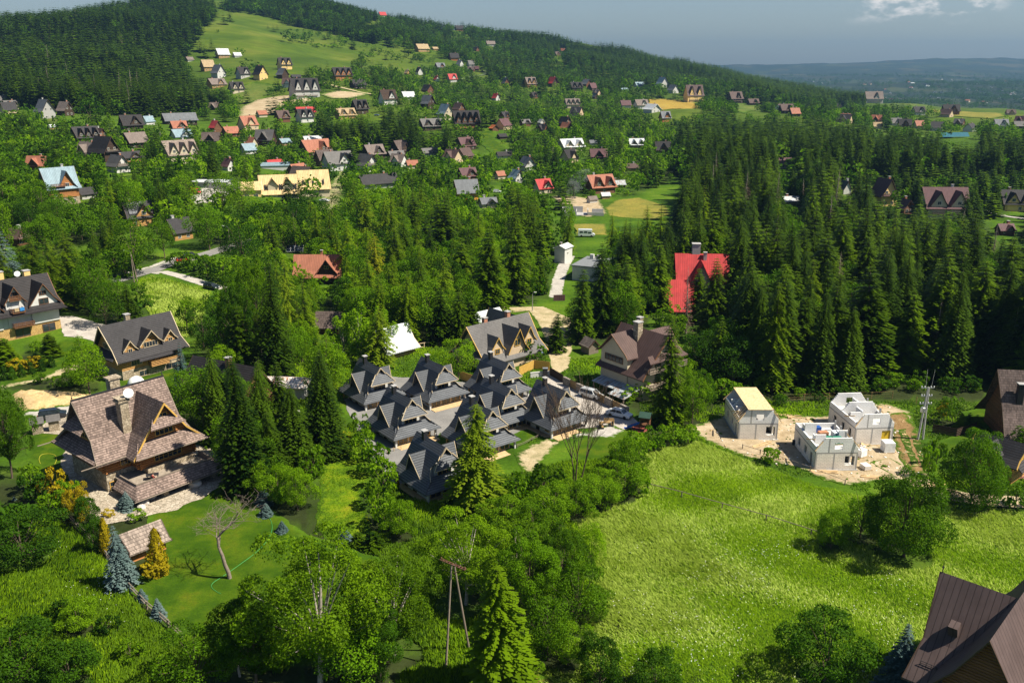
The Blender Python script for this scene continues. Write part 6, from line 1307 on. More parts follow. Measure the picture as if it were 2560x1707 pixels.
# ------------------------------------------------------------------ the village and the hillside houses
# (column, row of the foot, width in the photo, way it faces, roof, wall, label, dormers, height factor)
A = 'charcoal'; GT = 'grey_tile'; GS_ = 'grey_sheet'; TP = 'taupe'; RD = 'red_sheet'; BL = 'blue_sheet'; WH = 'white_sheet'; SA = 'salmon_sheet'; BR = 'brown_sheet'; PU = 'purple_sheet'; SH = 'shingle_pale'; TN = 'tan_roof'; CF = 'charcoal_flat'
w_, c_, y_, d_, g_, t_, o_ = 'plaster_white', 'plaster_cream', 'plaster_yellow', 'log_dark', 'plaster_grey', 'plank_tan', 'log_gold'; b_ = 'log_brown'
V = [
(155, 512, 92, 's', BL, 'log_red', 'tall wooden house with a pale blue metal roof and stone ground floor', 1, .98),
(215, 498, 50, 's', CF, g_, 'low dark-roofed annex right of the pale blue-roofed house', 0, .55),
(348, 565, 78, 's', CF, o_, 'log house with a roof covered in solar panels', 1, .75),
(450, 600, 66, 's', CF, o_, 'log house with a dark roof and railed deck, right of the solar-roofed one', 0, .8),
(265, 405, 68, 'g', A, d_, 'steep black-roofed house at the left edge of the village', 0, .95),
(215, 360, 70, 's', CF, d_, 'long dark-roofed house with three pointed dormers under the wooded hill', 3, .6),
(252, 356, 40, 'g', BR, b_, 'brown gable joined behind the three-dormer house', 0, .9),
(340, 370, 62, 's', TP, d_, 'wooden house with a taupe shingle roof behind a clipped hedge', 0, .6),
(327, 405, 62, 's', CF, o_, 'pale log house under a thin dark roof below the clipped hedge', 1, .4),
(450, 408, 100, 's', SH, c_, 'large cream house with weathered shingle roof and many small gables', 3, .55),
(297, 432, 56, 'g', GT, w_, 'grey-roofed house half hidden by the lime trees, with a white chimney', 0, .8),
(572, 428, 34, 'g', PU, w_, 'small white house with a purple-brown roof behind the birches', 0, .95),
(455, 352, 56, 's', BL, w_, 'white house with a shiny blue-white metal roof', 1, .5),
(622, 385, 42, 's', BL, w_, 'pale metal-roofed house beside the larger of the lime trees', 0, .6),
(630, 368, 28, 'g', SA, c_, 'red-brown gable peeping out above the pale metal roof', 0, .9),
(115, 298, 50, 'g', GS_, 'concrete', 'unfinished concrete house with a steep grey roof under the forest', 0, 1.0),
(165, 290, 40, 'g', TP, d_, 'taupe-roofed gabled house beside the unfinished concrete one', 0, .9),
(28, 275, 38, 's', GT, c_, 'grey-roofed house at the far left edge below the forest', 2, .6),
(8, 258, 30, 's', GT, w_, 'partly seen grey roof cut by the left edge of the photo', 0, .6),
(131, 324, 28, 's', WH, t_, 'low shed with a flat white roof in the left meadow', 0, .3),
(330, 328, 60, 's', A, d_, 'large charcoal-roofed wooden house behind a row of young spruces', 1, .65),
(372, 312, 30, 's', BL, w_, 'white house with solar panels beside the charcoal-roofed one', 0, .7),
(450, 312, 100, 's', GS_, d_, 'long low grey roof along the foot of the wooded hill', 0, .28),
(448, 330, 44, 's', SA, b_, 'red-brown wooden house in front of the long low grey roof', 1, .6),
(540, 330, 32, 'g', RD, b_, 'bright red gable roof at the foot of the hill', 0, .9),
(578, 342, 44, 's', SA, b_, 'pinkish-roofed house with roof windows right of the bright red gable', 0, .55),
(557, 146, 36, 's', WH, t_, 'pale-roofed timber house highest on the pasture edge', 0, .65),
(593, 144, 22, 's', WH, w_, 'small white house just right of the highest timber house', 0, .55),
(474, 154, 22, 's', TP, g_, 'small taupe-roofed hut against the forest edge', 0, .5),
(520, 178, 36, 's', TN, t_, 'unfinished house with bare tan roof boards by the forest', 0, .75),
(547, 196, 36, 'g', GS_, w_, 'grey steep-gabled house below the tan unfinished one', 0, .95),
(608, 196, 36, 's', A, g_, 'dark-roofed house with white windows on the hillside terrace', 1, .75),
(542, 220, 54, 's', TP, t_, 'long house with half grey, half taupe roof among spruces', 1, .42),
(592, 234, 40, 's', A, c_, 'dark house with two pointed dormers on the hillside paddock', 2, .7),
(652, 200, 36, 'g', A, y_, 'yellow house with a dark steep roof on the hillside terrace', 0, 1.0),
(712, 174, 38, 's', A, y_, 'dark-roofed house with an orange-yellow ground floor on the pasture', 2, .75),
(707, 197, 30, 'g', GS_, d_, 'small pale grey gable below the orange-yellow house', 0, .9),
(740, 197, 28, 's', CF, d_, 'low dark hedge-like garage beside the pale grey gable', 0, .35),
(855, 202, 58, 's', A, 'log_red', 'orange log house with a charcoal three-gabled roof on the pasture edge', 3, .55),
(895, 222, 44, 's', A, d_, 'dark wooden house half hidden by a birch below the orange log house', 0, .5),
(762, 247, 90, 's', A, g_, 'large charcoal hillside hotel with three steep dormers above the sandy cutting', 3, .55),
(970, 262, 48, 's', 'log_dark', w_, 'white house with a blackish roof and four roof windows', 1, .75),
(1020, 250, 36, 's', WH, w_, 'bright white-roofed house right of the blackish roof', 0, .55),
(900, 286, 44, 's', A, d_, 'dark many-dormered house below the hillside track', 2, .8),
(864, 298, 58, 's', TN, t_, 'tan-roofed timber house with roof windows', 2, .45),
(762, 306, 46, 's', A, w_, 'white house with dark dormers in front of a red roof', 2, .7),
(764, 288, 56, 's', RD, c_, 'long red roof behind the white dark-dormered house', 0, .35),
(707, 306, 38, 's', BR, b_, 'brown wooden house below the sandy cutting', 1, .75),
(655, 294, 28, 's', SA, c_, 'small pinkish roof at the lower edge of the cutting', 0, .6),
(1070, 272, 38, 'g', GS_, d_, 'steep grey gable beside the pale blue gabled house', 0, .9),
(1114, 300, 42, 'g', BL, c_, 'cream house with a pale blue-grey gabled roof and gallery', 0, .95),
(1147, 284, 34, 'g', BR, b_, 'small brown-gabled house behind the dark four-dormer hotel', 0, .8),
(1165, 328, 80, 's', A, b_, 'dark hotel with four steep dormers and red balconies', 4, .62),
(1078, 326, 70, 's', GT, d_, 'grey-roofed house cut by the spruces left of the four-dormer hotel', 2, .4),
(1235, 328, 26, 'g', 'orange_sheet', b_, 'small bright orange roof right of the four-dormer hotel', 0, .6),
(712, 364, 34, 's', BL, t_, 'small shed with a pale blue-grey roof left of the red-brown hotel', 0, .5),
(785, 356, 62, 's', WH, w_, 'long white roof behind the red-brown hotel', 0, .25),
(790, 396, 94, 's', SA, b_, 'wide red-brown wooden hotel with one pointed front gable', 1, .48),
(845, 427, 84, 's', GT, w_, 'white guest house with a wide grey roof and big front gable', 1, .55),
(918, 430, 56, 'g', GT, w_, 'white house with a grey cross-gabled roof, right of the wide grey roof', 0, .8),
(935, 398, 58, 's', TP, d_, 'taupe-roofed dark house with a pointed front gable', 1, .6),
(990, 400, 48, 's', GT, d_, 'grey-roofed low house behind a bright clipped hedge', 1, .45),
(1030, 422, 34, 's', SA, c_, 'small red-roofed house beside the columnar trees', 0, .6),
(1075, 390, 54, 's', GT, g_, 'grey roof sunk among the dark spruces', 1, .35),
(688, 420, 50, 's', RD, c_, 'faded red roof above the greenhouse-like glazing', 0, .4),
(956, 44, 22, 's', RD, w_, 'tiny red roof high on the wooded skyline', 0, .6),
(1055, 130, 42, 's', TN, t_, 'long tan-roofed house on the upper slope', 0, .45),
(1088, 126, 20, 's', TN, t_, 'small pale building beside the long tan roof', 0, .4),
(1148, 78, 24, 's', A, b_, 'dark house near the skyline of the wooded ridge', 0, .55),
(1226, 116, 28, 's', TP, g_, 'taupe roof among the trees of the upper slope', 0, .45),
(1135, 152, 26, 's', A, 'log_red', 'dark-roofed reddish house by the upper pasture corner', 0, .7),
(1100, 175, 28, 's', GS_, b_, 'grey-blue roof below the upper pasture corner', 1, .6),
(1150, 166, 18, 'g', GS_, w_, 'small grey gable in the trees beside the hillside road', 0, .9),
(1177, 168, 20, 's', GT, g_, 'grey house at the bend of the hillside road', 0, .8),
(1048, 188, 20, 'g', A, w_, 'white gable with dark roof above the village trees', 0, 1.0),
(1018, 188, 15, 'g', TN, t_, 'narrow tan gable left of the white one', 0, .9),
(1130, 206, 27, 's', RD, w_, 'bright red-roofed house with dormers in the upper village', 1, .75),
(1092, 204, 16, 'g', RD, w_, 'small red gable left of the bright red roof', 0, .9),
(1264, 216, 22, 'g', GS_, b_, 'steep grey gable right of the bending hillside road', 0, 1.0),
(1240, 252, 20, 'g', RD, w_, 'pale house with a red gable among the central trees', 0, .9),
(1255, 348, 26, 's', A, d_, 'black shed by the bright clearing', 0, .5),
(1260, 396, 46, 's', A, w_, 'dark flat-roofed cafe with white walls at the clearing', 0, .35),
(1325, 220, 34, 's', TP, o_, 'taupe hotel with small dormers at the top of the village meadow', 2, .75),
(1382, 218, 30, 'g', RD, d_, 'red-roofed dark timber house on the village meadow', 0, .85),
(1440, 228, 36, 's', A, d_, 'black house with white dormers on the village meadow', 2, .6),
(1466, 218, 28, 'g', GS_, b_, 'grey-gabled house behind the black dormered one', 0, .7),
(1560, 227, 22, 's', BL, w_, 'low pale blue roof beside the village road', 0, .3),
(1598, 218, 30, 's', BL, w_, 'long pale roof in the trees left of the blue gable', 0, .4),
(1655, 220, 30, 'g', BL, w_, 'pale blue steep gable behind the round maples', 0, .9),
(1682, 234, 28, 'g', GS_, w_, 'grey-white house right of the pale blue gable', 0, .8),
(1733, 256, 58, 's', BR, y_, 'tall brown-roofed hotel with pointed gables beside the ripe field', 2, .72),
(1837, 258, 42, 's', BR, d_, 'dark brown hotel at the foot of the wooded ridge', 1, .65),
(1882, 264, 32, 's', BR, d_, 'brown house right of the dark brown hotel', 1, .5),
(1430, 270, 44, 's', TP, c_, 'pair of beige roofs with black dormers in the trees', 3, .5),
(1488, 248, 16, 'g', GS_, d_, 'narrow grey-white gable beside the meadow lane', 0, 1.0),
(1563, 270, 30, 's', PU, g_, 'purple-grey roof left of the ripe field', 0, .6),
(1602, 272, 40, 's', TP, w_, 'taupe and white hotel at the corner of the ripe field', 1, .55),
(1630, 282, 44, 'g', WH, w_, 'pale grey-white gable in front of the ripe field', 0, .5),
(1662, 305, 30, 's', GS_, 'log_red', 'grey dormered house with red balconies below the ripe field', 1, .85),
(1313, 316, 28, 's', GT, b_, 'grey-roofed brown house at the left of the wooded village', 1, .6),
(1413, 319, 34, 'g', A, b_, 'dark brown gabled house among the birches', 0, .8),
(1353, 314, 18, 'g', WH, w_, 'small white house left of the dark brown gable', 0, .9),
(1427, 378, 74, 's', WH, c_, 'white-roofed house with an orange dormer among tall spruces', 2, .4),
(1482, 364, 22, 's', GS_, w_, 'small grey metal roof right of the orange dormer', 0, .6),
(1590, 370, 46, 's', WH, b_, 'white double-gabled roof standing among the tall spruces', 2, .5),
(1578, 428, 36, 's', BR, b_, 'brown roof hidden in the spruces below the white double gable', 0, .5),
(1318, 428, 46, 'g', GS_, w_, 'white house with steep grey gables in the village centre', 0, .8),
(1290, 458, 38, 'g', BL, w_, 'pale chalet with grey gables right of the village centre', 0, .9),
(1250, 448, 28, 's', SA, c_, 'pinkish-brown roof beside the pale chalet', 0, .7),
(1168, 452, 52, 's', PU, b_, 'wine-red roof with a dark pointed gable behind the orange house', 1, .6),
(1165, 500, 68, 's', GS_, 'plaster_orange', 'bright orange house with grey roofs and white balconies', 0, .72),
(1220, 520, 50, 's', GS_, c_, 'grey-roofed outbuildings in front of the orange house', 1, .5),
(945, 470, 120, 's', CF, g_, 'long charcoal hall roof behind the tall spruces', 0, .28),
(1356, 484, 50, 's', RD, c_, 'cream cottage with a bright red roof and triangular dormer', 1, .7),
(1498, 484, 82, 's', SA, b_, 'salmon-roofed wooden hotel with long balconies', 2, .55),
(1545, 470, 40, 's', 'rust_grey', b_, 'weathered barn roof behind the salmon-roofed hotel', 0, .45),
(1513, 498, 26, 's', WH, t_, 'open white-roofed shelter below the salmon-roofed hotel', 0, .35),
(1480, 508, 28, 's', TP, w_, 'small white shed with an arched door beside the foundation', 0, .55),
(1960, 422, 38, 's', PU, c_, 'purple-grey roof in the trees left of the pale birches', 1, .7),
(2112, 302, 28, 's', SA, w_, 'reddish roof with white gable in the far right village', 0, .6),
(1965, 285, 40, 's', BR, d_, 'dark brown roof at the left of the far village', 1, .6),
(1985, 292, 30, 's', SA, d_, 'wooden house with reddish balcony in front of the far dark roof', 0, .7),
(2182, 258, 56, 's', TP, g_, 'large taupe hotel above the far valley', 1, .5),
(2295, 288, 34, 's', A, w_, 'white-gabled house on the far crest', 1, .6),
(2375, 288, 46, 's', A, b_, 'dark brown farmhouse on the crest field', 1, .55),
(2192, 322, 26, 's', TN, c_, 'tan-roofed house in the far right village', 0, .6),
(2238, 315, 32, 's', GT, g_, 'grey roof right of the far tan-roofed house', 1, .6),
(2296, 322, 28, 's', SA, c_, 'reddish house right of the far grey roof', 0, .7),
(2340, 328, 38, 's', A, w_, 'white house with a blackish roof above the blue tarpaulin', 0, .6),
(2500, 322, 38, 's', GS_, w_, 'grey gabled house near the right edge above the wood', 1, .6),
(2545, 322, 30, 's', GT, b_, 'grey roof cut by the right edge above the wood', 0, .6),
(1975, 512, 50, 's', WH, c_, 'white-roofed building sunk in the wood', 0, .4),
(2110, 486, 32, 'g', GS_, w_, 'grey and white gabled house at the edge of the wood', 0, 1.1),
(2206, 515, 64, 'g', PU, y_, 'tall yellow house with a purple-brown cross gable roof', 0, 1.1),
(2262, 535, 42, 'g', PU, b_, 'low purple-brown gabled annex beside the long cream hotel', 0, .9),
(2352, 548, 128, 's', PU, c_, 'long cream hotel with a purple-brown roof and two big front gables', 2, .6),
(2535, 528, 92, 's', CF, y_, 'yellow house with a dark roof at the far side of the pale lane', 2, .55),
(2510, 588, 46, 's', PU, b_, 'wooden house with a wine-red roof in the glade', 1, .6),
(45, 615, 56, 'g', BR, b_, 'brown gable roof among the dark trees at the left edge', 0, .8),
]
for n, (u, v, wp, k, rf, wl, lab, nd, hf) in enumerate(V):
    p = at(u, v); d_c = proj(p.x, p.y, p.z)[2]; m = wp * d_c / FPX; va = math.degrees(math.atan2(p.x, p.y)); r = random.Random(n); j = r.uniform(-9, 9)
    hip = 'hotel' if 'hotel' in lab else 'shed' if ('shed' in lab or 'hut' in lab) else 'house'
    H = m * hf * (1.0 if k == 's' else .95)
    if k == 's':
        L = m / 1.3; W = min(.78 * L, 12.5, max(5, H * 1.1)); az = va + 64 + j
    else:
        W = m / 1.5; L = W * 1.15; az = va + 146 + j
    H = max(3.2, H); zw = max(1.8, H * (.42 if H > 6 else .5)); zw = H * .5 if n == 0 else zw; wins = []; cr = []
    pos = Vector((p.x + math.sin(R(va)) * (W if k == 's' else L) * .45, p.y + math.cos(R(va)) * (W if k == 's' else L) * .45, 0)); pos.z = min(p.z, float(hgt(pos.x, pos.y)))
    big = wp >= 34
    for i in range(nd):
        x = (i - (nd - 1) / 2) * L / max(nd, 1.3) + (L * .12 if nd == 1 else 0); cwid = min(L / (nd + .6), 6.5)
        cr.append((-1, x, cwid, H * .92, W * .5 + .25, max(zw, H * .5)))
        if big: wins.append(('F', x, max(zw, H * .5) - .2, min(1.6, cwid * .4), min(1.5, H * .17), 2, 1, W * .5 + .3, 'trim_white'))
    if big:
        if k == 's':
            nw = max(2, int(L / 3.6)); rows = 2 if zw > 5 else 1
            for rr in range(rows):
                for i in range(nw): wins.append(('F', (i - (nw - 1) / 2) * L * .92 / nw, .7 + rr * 2.7, 1.2, 1.35, 2, 1, None, 'trim_white'))
        else:
            for rr in range(2 if H > 7 else 1):
                for i in (-1, 1): wins.append(('R', i * W * .2, .8 + rr * zw * .95, 1.3, 1.4, 2, 1, None, 'trim_white'))
    ch = [(L * r.choice((-.25, .2)), W * .08, .9, .9)] if H > 6 and rf not in (WH,) or big else []
    bl = [('F', 0, 2.7, L * .8, 1.1, None, 'log_red' if 'red balcon' in lab else 'weathered_wood')] if k == 's' and zw > 4.5 and ('hotel' in lab or 'balcon' in lab) else [('R', 0, zw * .95 + .2, W * .7, 1.0, None, 'weathered_wood')] if k == 'g' and wp > 55 else []
    pt = [('R', 0, W * .8, zw + .4, 1.3, .7, L / 2)] if k == 'g' and wp > 55 else []
    h = house('hotel' if hip == 'hotel' else hip, lab, hip, pos, az, W, L, zw, H, rf, wl, ov=min(1.1, .07 * m), oe=min(1.2, .075 * m), kink=.66, trim='trim_dark' if rf != WH else 'trim_white', crosses=cr, chim=ch, wins=wins, bals=bl + ([('F', -L * .2, H * .52, L * .5, 1.2, W * .5 + .3, 'log_brown')] if n == 0 else []), pents=pt, base='field_stone' if n == 0 else None, zb=H * .2 if n == 0 else 0, lm='the ' + lab if wp > 52 else None, chim_mat='brick_red' if n % 3 else 'plaster_grey')
    if 'solar panels' in lab and wp > 60:
        for i in range(5):
            for jj in range(4): q = MB(); q.M = Matrix.Translation((-3.4 + i * 1.2, -W / 2 * (.78 - jj * .17), zw + (H - zw) * (.24 + .17 * jj) + .45)) @ Matrix.Rotation(math.atan2((H - zw), W / 2), 4, 'X'); q.box(-.55, .55, -.8, .8, 0, .06); q.build('solar_panel', 'solar', h)
# the yellow hotel: two joined wings with sloping sheet roofs
p = at(690, 492); _y = house('hotel', 'long yellow sheet-roofed hotel of two stepped wings with slanting glass fronts', 'hotel', Vector((p.x, p.y + 6, p.z)), 72, 15, 17, 1.8, 9.6, 'yellow_sheet', 'plaster_cream', ov=.8, oe=.7, kink=.7, trim='trim_brown', crosses=[(-1, -3, 4.5, 8.6, 6.0, 5.5), (-1, 4, 4.5, 8.6, 6.0, 5.5)], wins=[('F', -6.5, .2, 2.0, 1.5, 3, 1), ('F', .5, .2, 3, 1.5, 4, 1), ('F', 6.5, .2, 2, 1.5, 3, 1)], lm='the yellow hotel')
wing(_y, 17, 8, 0, 15, 14, 2.4, 10.4, 'yellow_sheet', 'plaster_cream', trim='trim_brown', kink=.7, wins=[('F', -3, .6, 3, 1.4, 4, 1), ('F', 3, .6, 3, 1.4, 4, 1)])
wing(_y, -13, -3, 0, 13, 9, 4.2, 7.2, 'yellow_sheet', 'plaster_yellow', trim='trim_white', kink=.8, wins=[('F', -2, .6, 2, 1.5, 2, 1), ('F', 2, .6, 2, 1.5, 2, 1)])
CLEAR.append((575, 405, 800, 488, p.y))
m_plain('roof_glass', (.02, .02, .022), .3)
for x0, yb, zl in ((-6.4, -5.2, 4.4), (.2, -5.2, 4.4), (3.0, -5.2, 4.4), (6.6, -5.2, 4.4)):
    for k in range(2): q = MB(); q.M = Matrix.Translation((x0 + k * .95, yb, zl)) @ Matrix.Rotation(math.atan2(7.8, 7.5), 4, 'X'); q.box(-.3, .3, -1.5, 1.5, .05, .2); q.build('roof_window', 'roof_glass', _y)
for k in range(5): q = MB(); q.M = Matrix.Translation((11.8 + k * 2.4, 2.6, 5.2)) @ Matrix.Rotation(math.atan2(8, 7.5), 4, 'X'); q.box(-.32, .32, -1.5, 1.5, .05, .2); q.build('roof_window', 'roof_glass', _y)
p = at(690, 424); _q = MB(); _q.slab([(-9, -3, 2.6), (9, -3, 2.6), (9, 3, 4.2), (-9, 3, 4.2)], .15); _q.k = 1; _q.box(-8.5, 8.5, -2.6, 2.6, -1, 2.5)
o = _q.build('glasshouse', ['blue_sheet', 'plaster_white']); o.location = p; o.rotation_euler = (0, 0, R(14)); tag(o, 'long glazed lean-to roof behind the yellow hotel', 'glasshouse'); CLEAR.append((660, 405, 745, 424, p.y))
p = at(530, 470); _q = MB(); _q.slab([(-9, -4, 3.2), (9, -4, 3.2), (9, 4, 3.6), (-9, 4, 3.6)], .2); _q.k = 1; _q.box(-8.6, 8.6, -3.5, 3.5, -1, 3.1)
o = _q.build('storehouse', ['white_sheet', 'plaster_grey']); o.location = p; tag(o, 'flat white-roofed store left of the yellow hotel', 'storehouse'); CLEAR.append((500, 446, 575, 470, p.y)); FOOT.append((p.x, p.y, 10))
p = at(2390, 346); b = MB(); b.slab([(-11, -.4, 1), (11, .3, 1.3), (11, 4, 4.6), (-11, 3.5, 4.2)], .08); o = b.build('tarpaulin', 'cyan_tarp'); o.location = p; tag(o, 'bright blue-green tarpaulin roof at the edge of the wood', 'tarpaulin'); CLEAR.append((2360, 328, 2425, 345, p.y))
p = at(1484, 690); b = MB(); b.box(-4.5, 4.5, -7, 7, -1, 4.2); b.k = 1; b.box(-4.8, 4.8, -7.3, 7.3, 4.2, 4.5); b.k = 0
for x, y, z in ((-2, 4, 1.4), (1, 1.5, 1.8)): b.box(x - .6, x + .6, y - .5, y + .5, 4.5, 4.5 + z)
o = b.build('flat_roofed_hall', ['plaster_white', 'roof_felt']); o.location = ground(p.x, p.y); o.rotation_euler = (0, 0, R(-24)); tag(o, 'grey flat-roofed hall beside the tall white hut, with two roof stacks', 'hall'); CLEAR.append((1432, 650, 1490, 690, p.y - 6)); FOOT.append((p.x, p.y, 9)); LM.append(('the flat-roofed hall', ground(p.x, p.y)))
p = at(1398, 752); b = MB(); b.box(-1.6, 1.6, -.1, .1, -.3, 1.7); o = b.build('garden_screen', 'purple_sheet'); o.location = p; o.rotation_euler = (0, 0, R(8)); tag(o, 'dark red corrugated screen at the foot of the concrete lane', 'screen')
# smaller roofs half hidden among the village trees
_rf = ('charcoal', 'grey_tile', 'taupe', 'brown_sheet', 'charcoal_flat', 'grey_sheet', 'shingle_dim', 'salmon_sheet', 'white_sheet', 'purple_sheet'); _rn = ('black', 'grey', 'taupe', 'brown', 'dark', 'pale grey', 'shingled', 'reddish', 'white', 'wine-brown'); _seen = {}
_r = random.Random(17); _box = ((490, 1290, 262, 470, 14), (1290, 1760, 225, 420, 10), (0, 300, 270, 430, 3), (1940, 2560, 268, 332, 10), (1180, 1760, 120, 215, 4), (690, 1250, 170, 262, 3))
for x0, x1, y0, y1, cnt in _box:
    for _ in range(cnt):
        for _t in range(30):
            u, v = _r.uniform(x0, x1), _r.uniform(y0, y1); p = at(u, v)
            if p.y < 2300 and all((p.x - a) ** 2 + (p.y - b) ** 2 > (c + 6) ** 2 for a, b, c in FOOT) and not any(inside(o_, p.x, p.y) for o_, _q in SHEETS): break
        else: continue
        k = _r.choice((0, 0, 0, 1, 2, 3, 3, 4, 4, 6, 6, 7, 9)); L = _r.uniform(8.5, 13); W = L * _r.uniform(.65, .85); H = L * _r.uniform(.65, .85); az = _r.choice((40, 130, 95)) + _r.uniform(-12, 12); side = _r.random() < .6
        near = min((q for q in V), key=lambda q: (q[0] - u) ** 2 + ((q[1] - v) * 2) ** 2); rel = 'behind' if near[1] - v > 12 else 'before' if v - near[1] > 12 else 'left of' if u < near[0] else 'right of'
        nl = ' '.join(near[6].split(',')[0].split()[:8])
        while nl.split()[-1] in ('the', 'a', 'of', 'with', 'and', 'on', 'in', 'by', 'at', 'under', 'beside', 'right', 'left', 'above', 'below', 'behind', 'to', 'from', 'before', 'small', 'far', 'between', 'among', 'front', 'two', 'four', 'dark', 'wooded', 'white', 'half', 'its', 'big', 'one', 'pale', 'upper', 'black'): nl = ' '.join(nl.split()[:-1])
        lab = f'small house with a {_rn[k]} roof {rel} the {nl}'; lab = ' '.join(lab.split()[:16]); _seen[lab] = _seen.get(lab, 0) + 1
        if _seen[lab] > 1: continue
        house('cottage', lab, 'house', p, az, W, L, H * .36, H, _rf[k], _r.choice(('log_brown', 'plaster_white', 'log_dark', 'plaster_tan', 'log_brown')), ov=.6, oe=.6, kink=.66, trim='trim_dark', crosses=[(-1, 0, L * .45, H * .88, W * .5 + .2, H * .48)] if side else [], chim=[(L * .2, .5, .8, .8)], chim_mat='brick_red', wins=[('F', -L * .3, .8, 1.1, 1.3, 2, 1, None, 'trim_white'), ('F', L * .3, .8, 1.1, 1.3, 2, 1, None, 'trim_white'), ('R', 0, .8, 1.2, 1.3, 2, 1, None, 'trim_white')], group='small roofs among the village trees')
# white dots of the town in the far valley
for i in range(46):
    u = rng.uniform(1960, 2570); v = rng.uniform(222, 262) if i % 3 else rng.uniform(200, 225); p = at(u, v)
    if p.y < 2500: continue
    r = random.Random(i); L = r.uniform(9, 22); W = L * r.uniform(.5, .8); H = r.uniform(5, 9); b = MB(); b.box(-L / 2, L / 2, -W / 2, W / 2, -2, H * .6); b.k = 1
    b.extr([(-W * .56, H * .58), (W * .56, H * .58), (0, H * 1.1)], -L * .53, L * .53)
    o = b.build('valley_house', [r.choice(('plaster_white', 'plaster_white', 'plaster_cream', 'plaster_grey')), r.choice(('white_sheet', 'salmon_sheet', 'grey_sheet', 'brown_sheet'))]); o.location = p; o.rotation_euler = (0, 0, r.uniform(0, 3)); tag(o, 'tiny distant house of the hazy valley town', 'house', 'houses of the valley town')
# ------------------------------------------------------------------ foliage
m_leaf('leaf_broad', (0.010, 0.036, 0.0015), (0.105, 0.215, 0.003), .30)
m_leaf('leaf_light', (0.038, 0.095, 0.002), (0.185, 0.315, 0.004), .36)
m_leaf('leaf_ash', (0.024, 0.062, 0.0015), (0.150, 0.258, 0.004), .32)
m_leaf('leaf_dark', (0.007, 0.026, 0.002), (0.050, 0.122, 0.004), .26)
m_leaf('needle_spruce', (0.005, 0.019, 0.002), (0.064, 0.118, 0.005), .18, clump=.25)
m_leaf('needle_fir', (0.008, 0.026, 0.0015), (0.112, 0.190, 0.003), .24, clump=.25)
m_leaf('needle_larch', (0.056, 0.105, 0.003), (0.190, 0.275, 0.007), .38, clump=.3)
m_leaf('needle_pale', (0.105, 0.160, 0.006), (0.215, 0.285, 0.014), .38, clump=.3)
m_leaf('needle_yellow', (0.16, 0.19, 0.010), (0.30, 0.29, 0.015), .38)
m_leaf('needle_blue', (0.050, 0.090, 0.085), (0.145, 0.205, 0.195), .18, (1.1, 1.2, 1.1))
m_leaf('leaf_gold', (0.17, 0.15, 0.006), (0.42, 0.32, 0.010), .3, (1.4, 1.2, .4))
m_leaf('needle_dead', (0.10, 0.075, 0.055), (0.20, 0.15, 0.11), .15, (1, 1, 1))
m_leaf('leaf_bush', (0.030, 0.082, 0.002), (0.155, 0.275, 0.005), .34, clump=.9)
m_leaf('grass_blade', (0.058, 0.132, 0.0015), (0.205, 0.33, 0.005), .30, clump=.10, up=.72)
m_leaf('grass_seed', (0.19, 0.27, 0.018), (0.43, 0.52, 0.11), .30, clump=.15, up=.72)
m_leaf('weed_leaf', (0.020, 0.056, 0.0015), (0.098, 0.178, 0.004), .32, clump=.4, up=.4)
m_plain('flower_white', (.78, .78, .70), .8)
m_plain('bark', (0.105, 0.078, 0.058), .95, 0, .1, .35, 3); m_plain('bark_pale', (0.33, 0.29, 0.25), .95, 0, .1, .4, 3); m_plain('bark_spruce', (0.14, 0.10, 0.075), .95, 0, .1, .3, 3)
def rhombs(C, D, Nn, L, Wd):
    """leaf-shaped quads: centre, long direction, normal, length, width"""
    D = D / (np.linalg.norm(D, axis=1, keepdims=True) + 1e-9)
    B = np.cross(Nn, D); B /= np.linalg.norm(B, axis=1, keepdims=True) + 1e-9
    L = L[:, None] / 2; W = Wd[:, None] / 2
    V = np.stack([C - D * L, C + B * W - D * L * .1, C + D * L, C - B * W - D * L * .1], 1).reshape(-1, 3)
    return V, np.arange(len(V)).reshape(-1, 4)
def unit(n, r): v = r.normal(size=(n, 3)); return v / np.linalg.norm(v, axis=1, keepdims=True)
def tubes_np(segs, n=5):
    """list of (points, radii) -> quads"""
    V, F = [], []; base = 0
    for P, rr in segs:
        P = np.asarray(P, float)
        for i in range(len(P)):
            d = P[min(i + 1, len(P) - 1)] - P[max(i - 1, 0)]; d /= np.linalg.norm(d) + 1e-9
            a = np.cross(d, (0.31, .95, .05)); a /= np.linalg.norm(a) + 1e-9; b = np.cross(d, a)
            t = np.arange(n) * 2 * np.pi / n; V.append(P[i] + rr[i] * (np.cos(t)[:, None] * a + np.sin(t)[:, None] * b))
        for i in range(len(P) - 1):
            k = np.arange(n); F.append(np.stack([base + i * n + k, base + i * n + (k + 1) % n, base + (i + 1) * n + (k + 1) % n, base + (i + 1) * n + k], 1))
        base += len(P) * n
    return np.concatenate(V), np.concatenate(F)
